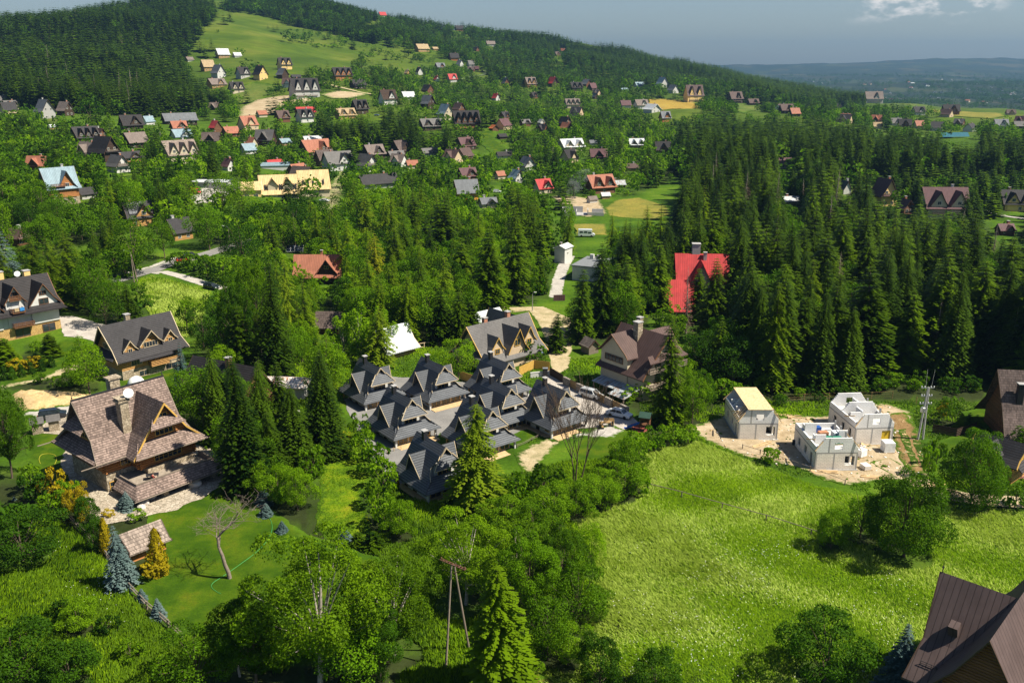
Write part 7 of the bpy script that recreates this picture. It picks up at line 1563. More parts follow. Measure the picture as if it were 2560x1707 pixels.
def broadleaf(seed, n, leaf, nl=18, th=.22, top=.5, wild=.5, r0=(.16, .27)):
    """crown and trunk of a unit broadleaf tree: height 1, width 1 (x, y scaled apart from z when placed); leaf: leaf size against the height"""
    r = np.random.default_rng(seed)
    zc, rz = th + (1 - th) * .5, (1 - th) * .5
    k = np.arange(nl) + .5; ph = np.arccos(1 - 2 * k / nl); az = np.pi * (1 + 5 ** .5) * k + r.uniform(0, 6)
    d = np.stack([np.cos(az) * np.sin(ph), np.sin(az) * np.sin(ph), np.cos(ph)], 1) + r.normal(0, .18, (nl, 3))
    f = r.uniform(.5, .9, nl)
    lc = np.stack([d[:, 0] * f * .5, d[:, 1] * f * .5, zc + d[:, 2] * f * rz], 1)
    taper = np.where(lc[:, 2] > zc, 1 - top * (lc[:, 2] - zc) / rz * .75, 1.0)[:, None]; lc[:, :2] *= taper
    lr = r.uniform(*r0, nl) * np.clip(taper[:, 0], .6, 1)
    pick = r.choice(nl, n, p=lr ** 2 / (lr ** 2).sum()); dirs = unit(n, r)
    outw = lc[pick] - np.array([0, 0, zc - .12]); outw /= np.linalg.norm(outw, axis=1, keepdims=True) + 1e-9
    dirs = dirs + outw * .55 + np.array([0, 0, .25]); dirs /= np.linalg.norm(dirs, axis=1, keepdims=True)
    rad = r.uniform(.45, 1.12, n) ** .6
    C = lc[pick] + dirs * (lr[pick] * rad)[:, None] * np.array([1, 1, .78])
    N = dirs * .6 + unit(n, r) * .75 + np.array([0, 0, .35]); D = np.cross(N, unit(n, r)) + np.array([0, 0, -.25])
    L = leaf * r.uniform(.7, 1.35, n)
    V, F = rhombs(C, D, N, L, L * r.uniform(.5, .75, n))
    segs = [(np.array([[0, 0, -.03], [.012, .006, th * .6], [.0, .01, zc], [.01, 0, zc + rz * .6]]), [.024, .019, .011, .004])]
    for i in range(0, nl, 2):
        s0 = np.array([0, .005, th * .8 + (lc[i, 2] - th) * .25]); segs.append((np.array([s0, (s0 + lc[i]) / 2 + [0, 0, .01], lc[i] + d[i] * lr[i] * .5]), [.010, .006, .002]))
    TV, TF = tubes_np(segs)
    return (V, F), (TV, TF)
def conifer(seed, wh, per, segs, droop=.35, rise=.12, power=.8, th=.06, lw=.42, rag=.25, fan=True, sparse=0.0, tip=True):
    """crown and trunk of a unit conifer: height 1, radius 1 at the foot of the crown"""
    r = np.random.default_rng(seed); C, D, N, L, W = [], [], [], [], []
    for k in range(wh):
        z0 = th + (1 - th) * (k + r.uniform(-.3, .3)) / wh * .985; q = 1 - (z0 - th) / (1 - th)
        R0 = max(.03, q ** power)
        for j in range(per):
            if r.random() < sparse: continue
            a = (j + r.uniform(-.35, .35)) * 2 * np.pi / per + k * 2.4; Lb = R0 * r.uniform(1 - rag, 1 + rag * .55); rad = np.array([np.cos(a), np.sin(a), 0]); tan = np.array([-rad[1], rad[0], 0])
            hz = .17 * Lb      # vertical run is measured in heights, horizontal in radii
            for s in range(segs):
                t = (s + .75) / segs; zz = z0 + hz * (rise * 4 * t * (1 - t * .4) - droop * 2.2 * t * t)
                sl = hz * (rise * 4 * (1 - .8 * t) - droop * 4.4 * t) / max(Lb, .01)
                p = rad * Lb * t; l = Lb / segs * 1.9
                for kk, (dx, dy) in enumerate(((1, 0), (.62, .8), (.62, -.8))[:3 if fan else 1]):
                    dd = rad * dx + tan * dy; C.append([*(p + dd * l * (.12 if kk == 0 else .34))[:2], zz - (0 if kk == 0 else .045 * l)]); D.append([dd[0], dd[1], sl * .6 - (.05 if kk == 0 else .16)])
                    N.append([-rad[0] * .15 + (tan * (-dy) * .25)[0], -rad[1] * .15 + (tan * (-dy) * .25)[1], 1.0]); L.append(l * (1.05 if kk == 0 else .95 * (1.1 - .5 * t)) * r.uniform(.8, 1.2)); W.append(l * lw * r.uniform(.8, 1.2))
    if tip:
        for j in range(4):
            a = j * 1.57; C.append([.01 * np.cos(a), .01 * np.sin(a), .985]); D.append([np.cos(a) * .35, np.sin(a) * .35, .5]); N.append([np.cos(a), np.sin(a), .2]); L.append(.06); W.append(.03)
    return tuple(np.array(x) for x in (C, D, N, L, W))
CONS = {}
def conifer_mesh(key, H, Rr):
    """scaled to real size before the quads are laid, so that leaves keep their shape"""
    args = CONS[key]; C, D, N, L, W = conifer(*args[0], **args[1])
    C = C * [Rr, Rr, H]; D = D * [1, 1, 1.0]
    V, F = rhombs(C, D, N, L * Rr, W * Rr)
    TV, TF = tubes_np([(np.array([[0, 0, -.5], [0, 0, H * .3], [0, 0, H * .7], [0, 0, H * .97]]), [H * .0125 + .05, H * .0105, H * .006, .02])], 6)
    return (V, F), (TV, TF)
KIND = {  # kind: name, word, crown material, bark, typical height, width against height
 'spruce': ('spruce_tree', 'spruce', 'needle_spruce', 'bark_spruce', 22, .40), 'fir': ('fir_tree', 'fir', 'needle_fir', 'bark_spruce', 20, .45), 'larch': ('larch_tree', 'larch', 'needle_larch', 'bark_spruce', 18, .36),
 'pale_larch': ('larch_tree', 'larch', 'needle_pale', 'bark_spruce', 18, .46), 'yellow_larch': ('larch_tree', 'larch', 'needle_yellow', 'bark_spruce', 17, .38), 'dead_spruce': ('dead_spruce', 'dead spruce', 'needle_dead', 'bark_pale', 20, .22), 'blue': ('blue_spruce', 'blue spruce', 'needle_blue', 'bark_spruce', 8, .5),
 'broad': ('broadleaf_tree', 'broadleaf tree', 'leaf_broad', 'bark', 13, .75), 'light': ('broadleaf_tree', 'broadleaf tree', 'leaf_light', 'bark', 12, .7), 'round': ('broadleaf_tree', 'broadleaf tree', 'leaf_broad', 'bark', 12, .85), 'dark': ('broadleaf_tree', 'broadleaf tree', 'leaf_dark', 'bark', 12, .8), 'ash': ('ash_tree', 'ash tree', 'leaf_ash', 'bark_pale', 15, .8),
 'birch': ('birch_tree', 'birch', 'leaf_light', 'bark_pale', 14, .4), 'thuja': ('thuja', 'thuja', 'leaf_gold', 'bark', 4, .45), 'green_thuja': ('thuja', 'thuja', 'leaf_dark', 'bark', 3, .5),
 'bush': ('shrub', 'shrub', 'leaf_bush', 'bark', 3, 1.2), 'dark_bush': ('shrub', 'shrub', 'leaf_dark', 'bark', 3, 1.2), 'gold_bush': ('shrub', 'shrub', 'leaf_gold', 'bark', 2.5, 1.1)}
_tv = {}
NVAR = {'hero': 3, 'near': 5, 'mid': 5, 'low': 5}
def raw(kind, lod, i):
    """arrays of one variant: crown (V, F), trunk (V, F)"""
    k = (kind, lod, i)
    if k in _tv: return _tv[k]
    nm, wd, cm, bk, H, asp = KIND[kind]; sd = hash(kind) % 1000 if False else sum(map(ord, kind)) + i * 17
    lv = {'hero': 0, 'near': 0, 'mid': 1, 'low': 2}[lod]
    g = 'larch' if kind == 'pale_larch' else kind
    if g in ('spruce', 'fir', 'blue', 'larch', 'yellow_larch', 'dead_spruce'):
        wh, per, sg = {'spruce': ((27, 9, 5), (17, 7, 3), (12, 7, 1)), 'fir': ((24, 9, 5), (16, 7, 3), (11, 7, 1)), 'blue': ((20, 9, 5), (15, 8, 3), (9, 6, 1)), 'larch': ((30, 8, 5), (18, 7, 3), (10, 6, 1)), 'yellow_larch': ((30, 8, 5), (18, 7, 3), (10, 6, 1)), 'dead_spruce': ((20, 6, 3), (12, 5, 2), (9, 4, 1))}[g][lv]
        kw = dict(spruce=dict(droop=.42, rise=.10, power=.64, rag=.30, th=.10), fir=dict(droop=.2, rise=.16, power=.58, rag=.34, lw=.55, th=.06), blue=dict(droop=.3, rise=.12, power=.85, rag=.16, lw=.45, th=.02), larch=dict(droop=.25, rise=.14, power=.6, rag=.48, lw=.42, th=.10, sparse=.12), yellow_larch=dict(droop=.25, rise=.16, power=.7, rag=.45, lw=.45, th=.1, sparse=.08), dead_spruce=dict(droop=.45, rise=.02, power=.7, rag=.5, lw=.26, th=.12, sparse=.1))[g]
        kw['fan'] = lv < 2
        if lv == 2: kw['lw'] = .55
        if lv == 1: kw['lw'] = kw.get('lw', .42) * 1.5
        if lod == 'hero': wh, per, sg = int(wh * 1.35), per + 2, sg + 1
        CONS[k] = ((sd, wh, per, sg), kw); c, t = conifer_mesh(k, H, H * asp / 2)
    elif kind in ('thuja', 'green_thuja'):
        r = np.random.default_rng(sd); n = (1800, 500, 80)[lv]; z = r.uniform(0, 1, n) ** 1.25; a = r.uniform(0, 6.283, n); rr = np.sqrt(np.clip(1 - z ** 1.6, 0, 1)) * (.85 + .15 * np.sin(a * 5 + z * 9)) * r.uniform(.75, 1.05, n)
        C = np.stack([rr * np.cos(a) * H * asp / 2, rr * np.sin(a) * H * asp / 2, z * H], 1); N = np.stack([np.cos(a), np.sin(a), np.full(n, .35)], 1) + unit(n, r) * .5; D = np.cross(N, unit(n, r)) + [0, 0, .8]
        L = np.full(n, H * (.06, .1, .22)[lv]) * r.uniform(.7, 1.3, n); c = rhombs(C, D, N, L, L * .55); t = tubes_np([(np.array([[0, 0, -.2], [0, 0, H * .5]]), [.08, .03])])
    else:
        bush = 'bush' in kind
        n = {0: 5200, 1: 1300, 2: 130}[lv]; lf = {0: .026, 1: .050, 2: .125}[lv]; nl = {0: 24, 1: 18, 2: 12}[lv]
        if lod == 'hero': n, lf, nl = 25000, .0150, 46
        if bush: n, lf, nl = {0: (2600, .065, 18), 1: (700, .12, 12), 2: (70, .3, 9)}[lv] if lod != 'hero' else (8500, .036, 26)
        if kind == 'birch': n = int(n * .6)
        if kind == 'round' and lod == 'hero': n, lf, nl = 26000, .0185, 44
        c, t = broadleaf(sd, n, lf, nl, .03 if bush else .04 if kind == 'round' else .12 if kind in ('birch', 'dark') else .2, .5 if not bush else .2, r0=(.13, .19) if kind == 'round' else (.085, .15) if lod == 'hero' and not bush else (.12, .21) if kind in ('ash', 'birch') or lod == 'hero' else (.14, .24))
        s = np.array([H * asp, H * asp, H]); 
        # quads keep their own shape: scale only their centres
        def sclv(v, f):
            q = v.reshape(-1, 4, 3); ce = q.mean(1, keepdims=True); return (ce * s + (q - ce) * H).reshape(-1, 3), f
        c = sclv(*c); t = (t[0] * s * np.array([1, 1, 1]), t[1])
    _tv[k] = (c, t); return _tv[k]
_tm = {}
def tree_mesh(kind, lod, i, joined):
    k = (kind, lod, i, joined)
    if k not in _tm:
        c, t = raw(kind, lod, i); nm, wd, cm, bk = KIND[kind][:4]
        if joined:
            me = np_mesh(nm, np.concatenate([c[0], t[0]]), np.concatenate([c[1], t[1] + len(c[0])]), [cm, bk]); me.polygons.foreach_set('material_index', np.r_[np.zeros(len(c[1]), np.int32), np.ones(len(t[1]), np.int32)]); _tm[k] = me
        else: _tm[k] = (np_mesh('crown', c[0], c[1], cm), np_mesh('trunk', t[0], t[1], bk, smooth=True))
    return _tm[k]

# ------------------------------------------------------------------ where the plants stand
TREES = []      # kind, x, y, z, height, width, label or None, area phrase
def tp(kind, u, vb, vt, wp, label=None):
    """a plant read off the photo: foot (u, vb), top row vt, crown width in pixels"""
    p = at(u, vb); h = top_at(p, vt); d = proj(p.x, p.y, p.z)[2]
    TREES.append([kind, p.x, p.y, p.z, h, wp * d / FPX, label, None])
def footfree(x, y, m=0.0):
    return all((x - a) ** 2 + (y - b) ** 2 > (c + m) ** 2 for a, b, c in FOOT)
def grove(px, gap, mix, hr, area, seed, clear=True, lump=0.0, wvar=(.85, 1.2), sheets=True, ymax=2450):
    poly = [(q.x * min(1, ymax / q.y), min(q.y, ymax)) for q in (at(*p) for p in px)]; P = np.array(poly); r = np.random.default_rng(seed)
    gx, gy = np.meshgrid(np.arange(P[:, 0].min(), P[:, 0].max(), gap), np.arange(P[:, 1].min(), P[:, 1].max(), gap))
    gx = gx.ravel() + r.uniform(-.48, .48, gx.size) * gap; gy = gy.ravel() + r.uniform(-.48, .48, gy.size) * gap
    k = inside(poly, gx, gy)
    if lump: k &= (np.sin(gx / 23 + 1.3 * np.sin(gy / 31)) * np.sin(gy / 27 + seed) + r.uniform(-.6, .6, gx.size)) > lump - 1
    gx, gy = gx[k], gy[k]
    for a, b, c in FOOT: m = (gx - a) ** 2 + (gy - b) ** 2 > c * c; gx, gy = gx[m], gy[m]
    if sheets:
        for out, _ in SHEETS: m = ~inside(out, gx, gy); gx, gy = gx[m], gy[m]
    n = len(gx)
    if not n: return
    gz = hgt(gx, gy); names = [m[0] for m in mix]; pr = np.array([m[1] for m in mix], float); kd = r.choice(len(names), n, p=pr / pr.sum())
    h = r.uniform(hr[0], hr[1], n) * np.where(r.random(n) < .15, .72, 1)
    asp = np.array([KIND[k_][5] for k_ in names])[kd]; hf = np.array([1.0 if k_ in ('spruce', 'fir', 'larch', 'dead_spruce', 'birch') else .68 if 'bush' not in k_ else .22 for k_ in names])[kd]; h = h * hf
    w = h * asp * r.uniform(wvar[0], wvar[1], n)
    if clear:
        u, vb, dep = proj(gx, gy, gz); vt = proj(gx, gy, gz + h)[1]; hw = w / 2 / dep * FPX; keep = np.ones(n, bool)
        for u0, v0, u1, v1, yy in CLEAR:
            keep &= ~((gy < yy) & (u + hw * .75 > u0) & (u - hw * .75 < u1) & (vt < v1) & (vb > v0))
        gx, gy, gz, h, w, kd = (q[keep] for q in (gx, gy, gz, h, w, kd))
    for i in range(len(gx)): TREES.append([names[kd[i]], gx[i], gy[i], gz[i], h[i], w[i], None, area])
HAND = '''
blue 25 735 568 115|big grey-blue spruce cut by the left edge above the white guest house
dark 352 800 728 55|
bush 372 765 735 45|
bush 345 735 705 40|
larch 95 745 580 95|
larch 140 775 590 80|
larch 185 765 562 100|
broad 240 790 640 90|
broad 265 818 700 90|broadleaf tree at the back of the block-paved car park
broad 300 800 690 70|
spruce 325 808 702 62|dark young spruce at the edge of the bright grass patch
birch 15 650 480 60|
light 340 690 545 120|big light green chestnut beside the side road
light 412 650 540 62|round chestnut right of the big one by the side road
bush 290 690 605 85|pale shrub under the big chestnut by the side road
bush 315 695 640 60|
dark 201 588 530 42|dark round tree on the grass below the blue-roofed tall house
larch 280 565 440 55|
broad 330 560 445 70|
broad 110 560 450 80|
broad 525 625 512 95|
dark 610 675 540 110|
light 470 530 430 70|
light 560 545 430 90|
light 610 560 450 80|
bush 450 668 625 60|
bush 485 678 630 60|
bush 520 692 635 65|
bush 560 705 640 70|
bush 595 710 645 70|
light 515 625 595 28|little tree on the verge by the side road
spruce 690 700 530 75|grey-green spruce standing left of the solar array
light 655 905 640 90|
broad 615 930 700 95|
spruce 690 955 640 110|tall spruce in the middle of the left hand thicket
pale_larch 728 885 640 80|
dark 560 900 745 100|
dark 510 870 770 80|
light 470 830 740 70|
larch 870 700 545 65|
yellow_larch 940 750 578 85|larch with a yellow top, brightest of the central wood
pale_larch 915 655 470 80|
larch 980 660 480 75|
fir 1110 690 475 120|great pale-tipped fir towering over the central wood
larch 1052 655 560 55|
pale_larch 948 915 765 85|
light 985 832 748 60|
light 1040 800 730 45|
fir 1225 790 560 105|great dark fir beside the sandy lane
fir 1150 750 600 95|
light 1033 745 620 50|
broad 1125 765 645 85|
fir 1100 860 712 72|young light fir behind the back-row chalets
fir 1150 860 722 62|second young light fir just right of its twin behind the chalets
fir 1180 850 745 50|
light 940 800 700 75|
light 885 832 720 65|
birch 905 905 750 75|
birch 955 890 765 70|
birch 860 905 780 70|
light 760 800 680 75|
light 800 760 690 60|
spruce 722 525 432 45|
spruce 752 528 440 36|
light 665 562 495 80|
dark 740 622 515 110|
dark 830 605 500 90|
dark 780 560 480 80|
spruce 890 522 440 40|
spruce 1010 605 462 70|
light 1090 502 424 40|bright columnar tree left of the orange house
light 1035 492 420 32|bright columnar tree behind the tall central firs
fir 1300 645 448 62|
fir 1328 655 485 50|
fir 1290 755 505 85|
light 1325 735 630 60|bright round tree beside the sandy lane
fir 1748 805 668 72|
light 1690 855 768 62|bright young tree at the foot of the red-roofed inn
bush 1655 815 768 50|
birch 1410 612 488 48|birch standing before the bare building earth
dark 1435 492 428 75|round dark maple right of the bright red-roofed cottage
fir 1446 855 664 75|
fir 1505 835 600 85|tall fir at the foot of the flat-roofed hall
fir 1568 805 640 85|
spruce 1620 690 575 42|
larch 1530 650 525 45|
larch 1562 650 540 42|
larch 1615 655 508 60|
larch 1648 655 503 50|
spruce 1700 625 438 80|
dead_spruce 1715 835 660 34|thin half-bare spruce in front of the red-roofed inn
fir 1778 855 640 90|tall fir right of the half-bare spruce before the inn
fir 1855 855 616 90|tall fir at the right corner of the red-roofed inn
fir 1672 1062 780 88|great dark fir right of the brown-roofed house, beside the playground
fir 1388 880 780 52|neat young fir in the middle of the sandy lane
broad 1300 905 850 60|
broad 1340 910 855 60|
light 1730 1058 935 72|
light 1700 1020 905 55|
light 1610 1000 955 55|
light 1575 1010 965 50|
bush 1810 1000 945 85|large shrub left of the shell with the OSB deck
fir 1755 905 835 60|
dark 1790 940 840 70|
spruce 815 1140 862 115|spruce with a clean double trunk above the creeping ground cover
spruce 740 1165 955 115|
spruce 650 1150 895 95|
spruce 620 1225 890 140|largest front spruce, right of the shingled villa
spruce 548 1110 862 80|slender spruce in front of the charcoal barn roof
spruce 690 1190 1020 90|
spruce 600 1085 872 80|
spruce 668 1090 890 75|
fir 590 1150 960 80|
fir 705 1105 900 70|
bush 640 1235 1150 90|
bush 700 1260 1160 100|
bush 745 1275 1170 85|
bush 780 1200 1120 70|
pale_larch 1185 1268 1000 140|tall feathery larch in front of the lowest chalet
bush 900 1100 1035 55|
bush 915 1150 1070 70|
bush 945 1185 1105 75|
bush 960 1225 1145 80|
bush 945 1270 1195 70|
bush 960 1320 1240 85|
bush 1000 1345 1250 90|
light 1145 945 850 98|bright round tree in the middle of the chalets' back row
round 2425 1262 1062 150|round maple right of the building site
round 2260 1392 1160 205|round-crowned chestnut at the upper edge of the meadow, nearest the building site
round 2150 1345 1212 120|smaller tree leaning on the round-crowned chestnut
bush 2078 1372 1275 85|
dark_bush 2060 1700 1530 215|big dark shrub alone at the near end of the meadow
blue 2245 1730 1545 120|blue spruce beside the near brown roof
dark_bush 1500 1720 1585 130|
dark_bush 1640 1735 1625 130|
bush 1925 1160 1115 48|round shrub on the meadow side of the shell with the OSB deck
bush 1590 1145 1080 85|
bush 1630 1120 1070 70|
bush 1680 1110 1065 75|
bush 1720 1105 1060 60|
bush 1570 1185 1090 90|
dark_bush 60 1400 1280 190|
dark_bush 20 1340 1260 140|
dark_bush 50 1720 1560 220|
dark_bush 180 1720 1600 160|
bush 200 1580 1500 110|
blue 307 1468 1302 88|tall blue spruce left of the shingled garden shed
thuja 397 1435 1322 56|golden thuja right of the shingled garden shed
thuja 268 1385 1295 34|slim golden thuja behind the tall blue spruce
gold_bush 385 1442 1392 70|
blue 356 1502 1468 30|small blue spruce by the long pole fence
blue 397 1545 1492 40|larger of the two small blue spruces by the long pole fence
blue 312 1262 1238 40|little blue spruce under the villa terrace
blue 318 1275 1225 42|
broad 30 1195 960 125|tall tree with a bare trunk at the left edge of the villa lawn
dark 15 1110 980 90|
gold_bush 142 1245 1168 60|yellow shrub left of the villa terrace
gold_bush 198 1300 1205 60|second yellow shrub, lower along the villa hedge
dark_bush 100 1255 1180 75|
bush 165 1275 1205 65|
dark_bush 225 1325 1235 70|
bush 130 1300 1230 80|
bush 80 1230 1160 70|
dark_bush 240 1380 1290 55|
gold_bush 272 1292 1272 30|
bush 345 1300 1270 40|
light 225 985 848 105|leafy tree with a long bare trunk before the golden log house
blue 458 975 850 55|silver-blue spruce at the right corner of the golden log house
blue 36 1250 1240 10|
ash 800 1715 1315 350|great light ash filling the front thicket, left of the power pole
ash 985 1640 1375 225|ash standing between the great ash and the power pole
ash 1165 1510 1285 230|ash behind the power pole
broad 640 1720 1480 200|
ash 600 1690 1505 150|
broad 500 1725 1560 170|
broad 880 1720 1540 200|
dark 950 1700 1500 150|
ash 1290 1480 1290 180|
broad 1320 1560 1330 170|
broad 1400 1520 1310 150|
light 1480 1440 1300 80|slim bright tree at the meadow edge of the front thicket
broad 1440 1580 1400 140|
broad 1370 1650 1480 130|
fir 1255 1725 1400 170|tall fir right of the power pole in the front thicket
bush 1420 1660 1560 110|
bush 1300 1700 1620 90|
bush 1480 1540 1460 90|
bush 1380 1310 1215 120|
bush 1440 1290 1200 110|
bush 1500 1265 1180 110|
bush 1560 1245 1160 110|
bush 1590 1230 1160 70|
bush 1260 1330 1240 120|
bush 1330 1350 1260 120|
bush 1290 1260 1180 90|
bush 1360 1240 1160 90|
fir 1258 1352 1265 40|
blue 705 1330 1300 32|
blue 665 1290 1255 38|
blue 660 1262 1215 45|
blue 865 1350 1316 34|round grey spruce at the edge of the creeping ground cover
fir 895 1362 1328 30|
fir 935 1368 1325 40|
blue 140 995 985 8|
fir 20 920 840 60|dark fir before the stone arches of the white guest house
fir 128 890 832 50|young fir in front of the right arch of the white guest house
fir 95 915 878 36|
bush 92 880 850 32|
bush 205 960 925 60|
bush 170 965 935 55|
bush 100 960 928 32|
green_thuja 12 950 915 22|
green_thuja 32 948 915 22|
green_thuja 55 942 910 22|
green_thuja 80 935 905 22|
green_thuja 105 928 897 22|
green_thuja 130 918 890 22|
gold_bush 45 925 895 45|
gold_bush 85 920 890 45|
broad 2370 1060 985 60|
gold_bush 2355 1040 1005 28|
fir 2400 1075 1030 22|
fir 2420 1070 1030 22|
fir 2440 1068 1035 20|
bush 2535 1270 1205 80|
broad 2560 1130 1060 70|
bush 2320 1190 1110 40|
bush 2340 1165 1090 40|
dark 230 322 245 65|large dark round tree in the meadow under the wooded hill
dark 75 300 258 36|
bush 158 322 298 18|little round tree in the meadow under the wooded hill
broad 905 182 138 38|pale tree on the pasture right of the orange log house
broad 998 222 163 36|
broad 905 225 183 32|
broad 640 38 5 30|
dark 755 108 75 50|
spruce 560 62 30 16|
spruce 575 55 22 16|
spruce 500 130 90 20|
spruce 515 145 105 18|
spruce 530 128 92 16|
broad 600 140 118 26|
broad 470 200 150 26|
spruce 485 215 165 22|
spruce 640 175 148 14|
dark 620 178 148 40|
dark 645 185 158 36|
broad 575 190 168 22|
bush 792 118 108 26|
spruce 812 100 84 9|
spruce 880 120 104 10|
bush 930 142 130 24|
spruce 965 150 132 11|
bush 990 150 138 22|
dark 985 108 80 26|
dark 720 108 72 34|
fir 670 72 62 7|
fir 684 80 62 11|
fir 693 76 62 8|
fir 822 98 82 8|
bush 860 105 92 30|
bush 830 118 110 30|
bush 905 150 128 18|
bush 1045 150 130 34|
bush 545 82 74 8|
light 1945 420 360 50|
light 2020 440 375 70|pale broadleaf clump behind the purple-grey roof
light 1985 430 395 60|
light 2130 465 395 50|
birch 2175 470 420 40|
broad 1715 250 185 58|
broad 1645 250 205 40|
broad 1600 252 212 40|
light 1560 250 195 30|
'''
for ln in HAND.strip().splitlines():
    a, lb = ln.split('|'); kd, u, vb, vt, wp = a.split(); tp(kd, float(u), float(vb), float(vt), float(wp), lb or None)
HANDXY = np.array([(t[1], t[2], t[5] * .38) for t in TREES]); FOOT += [tuple(q) for q in HANDXY]
for a, b_2, c, d2 in ((1605, 249, 1748, 272), (600, 246, 790, 290), (1190, 338, 1280, 378), (805, 230, 930, 246), (1845, 262, 1920, 280), (1530, 500, 1670, 542), (1380, 495, 1500, 530), (1435, 563, 1515, 588), (2455, 515, 2560, 548), (345, 695, 515, 790), (828, 440, 862, 500), (300, 645, 470, 700), (400, 680, 545, 722), (1240, 770, 1385, 800), (1392, 800, 1410, 900), (1392, 650, 1425, 740), (2330, 278, 2500, 296), (820, 1080, 915, 1330), (1750, 1040, 2320, 1200), (1400, 960, 1590, 1075), (1300, 1085, 1400, 1180), (60, 985, 230, 1020), (150, 795, 260, 845), (380, 1300, 520, 1500), (560, 1250, 660, 1380), (770, 200, 930, 236), (1200, 172, 1215, 190), (640, 262, 720, 290)):
    CLEAR.append((a, b_2, c, d2, at((a + c) / 2, d2).y))
# named woods: outline of the feet, spacing, mix, heights, where they stand
grove([(1700, 585), (1735, 480), (1990, 505), (2110, 540), (2240, 565), (2400, 590), (2440, 640), (2520, 685), (2600, 680), (2950, 680), (2950, 1000), (2600, 1000), (2440, 955), (2340, 955), (2250, 940), (2110, 975), (1960, 995), (1880, 955), (1780, 890), (1700, 850), (1640, 800), (1560, 720), (1590, 640)], 5.7, [('spruce', 4), ('fir', 4), ('dead_spruce', .25), ('broad', .6), ('larch', .4)], (14, 27), 'in the dense wood right of the inn', 1)
grove([(1960, 1000), (1880, 955), (1790, 890), (1720, 850), (1740, 930), (1800, 985), (1900, 1000)], 5, [('broad', 2), ('dark', 2), ('fir', 1), ('bush', 2)], (14, 19), 'on the wood edge behind the block shells', 2)
grove([(1690, 440), (1690, 385), (1760, 330), (1900, 322), (2100, 352), (2900, 372), (2920, 480), (2420, 465), (2280, 468), (2090, 455), (1990, 480), (1900, 470), (1740, 480)], 7.5, [('spruce', 6), ('fir', 2), ('broad', 1.2)], (18, 26), 'in the far half of the right hand wood', 3)
grove([(1790, 985), (1960, 998), (2110, 975), (2250, 945), (2450, 955), (2450, 985), (2250, 985), (2110, 1002), (1960, 1014), (1800, 1010)], 3.3, [('bush', 3), ('dark_bush', 2), ('gold_bush', .2)], (7, 15), 'along the front of the dense wood', 35)
grove([(1930, 440), (2095, 455), (2105, 545), (1960, 540)], 6, [('spruce', 4), ('fir', 2), ('broad', 1)], (15, 24), 'left of the purple-roofed houses', 33)
grove([(2030, 470), (2620, 470), (2620, 620), (2400, 585), (2240, 560), (2030, 520)], 6, [('spruce', 3), ('broad', 2), ('fir', 1)], (9, 17), 'round the purple-roofed houses', 32)
grove([(2050, 500), (2300, 560), (2600, 560), (2600, 720), (2440, 690), (2200, 640), (2040, 560)], 6, [('spruce', 5), ('fir', 2)], (8, 14), 'in front of the long cream hotel', 31)
grove([(640, 560), (760, 540), (900, 530), (1000, 560), (1130, 540), (1290, 520), (1420, 560), (1330, 640), (1270, 760), (1180, 800), (1080, 865), (960, 900), (760, 900), (640, 860), (690, 700)], 5.5, [('broad', 4), ('light', 4), ('larch', 2.6), ('fir', .7), ('spruce', .3), ('dark', 1)], (13, 21), 'in the central wood', 4)
grove([(440, 1010), (500, 960), (640, 860), (760, 890), (900, 900), (870, 960), (820, 1100), (740, 1190), (640, 1240), (590, 1180), (560, 1120), (480, 1060)], 5, [('spruce', 1.4), ('fir', 1), ('broad', 3), ('light', 2), ('larch', 1.5)], (11, 18), 'in the thicket right of the villa', 5)
grove([(0, 760), (60, 700), (160, 690), (280, 640), (420, 640), (290, 690), (270, 700), (330, 790), (230, 790), (140, 770)], 5.5, [('larch', 3), ('broad', 3), ('spruce', 1)], (11, 17), 'left of the side road', 6)
grove([(-260, 700), (-260, 345), (120, 335), (200, 400), (270, 450), (300, 520), (420, 520), (420, 560), (270, 610), (150, 640), (60, 690)], 6.5, [('broad', 4), ('dark', 2), ('light', 1.4), ('spruce', 1)], (15, 21), 'on the leafy slope at the left edge', 7)
grove([(300, 560), (420, 520), (600, 480), (830, 500), (900, 530), (760, 545), (680, 600), (640, 700), (560, 640), (520, 610)], 7, [('broad', 4), ('light', 2), ('dark', 2), ('spruce', 1)], (12, 18), 'between the side road and the yellow hotel', 8)
grove([(640, 720), (700, 640), (690, 900), (600, 900), (480, 870), (520, 760)], 5, [('broad', 3), ('light', 2), ('dark', 1.5), ('spruce', .7), ('larch', 1.5)], (12, 18), 'behind the charcoal barn', 9)
grove([(1250, 900), (1230, 860), (1290, 800), (1270, 760), (1330, 650), (1385, 640), (1388, 745), (1360, 800), (1380, 910)], 6, [('fir', 2), ('broad', 1.5), ('light', 1), ('bush', 1)], (10, 17), 'along the sandy lane', 10)
grove([(1420, 900), (1430, 790), (1440, 700), (1500, 610), (1600, 600), (1690, 600), (1640, 700), (1640, 800), (1760, 910), (1660, 910), (1640, 850), (1500, 850)], 5.5, [('fir', 3), ('spruce', 1), ('broad', 2), ('light', 1)], (14, 21), 'around the brown-roofed house', 11)
grove([(1560, 960), (1660, 950), (1720, 930), (1790, 1000), (1740, 1060), (1640, 1060), (1600, 1010)], 4.5, [('broad', 2), ('light', 2), ('bush', 3)], (9, 14), 'between the driveway and the building site', 12)
grove([(800, 345), (1000, 335), (1180, 350), (1260, 385), (1230, 410), (1100, 410), (940, 385), (830, 385)], 7, [('spruce', 5), ('fir', 1)], (17, 25), 'in the spruce belt across the village', 13)
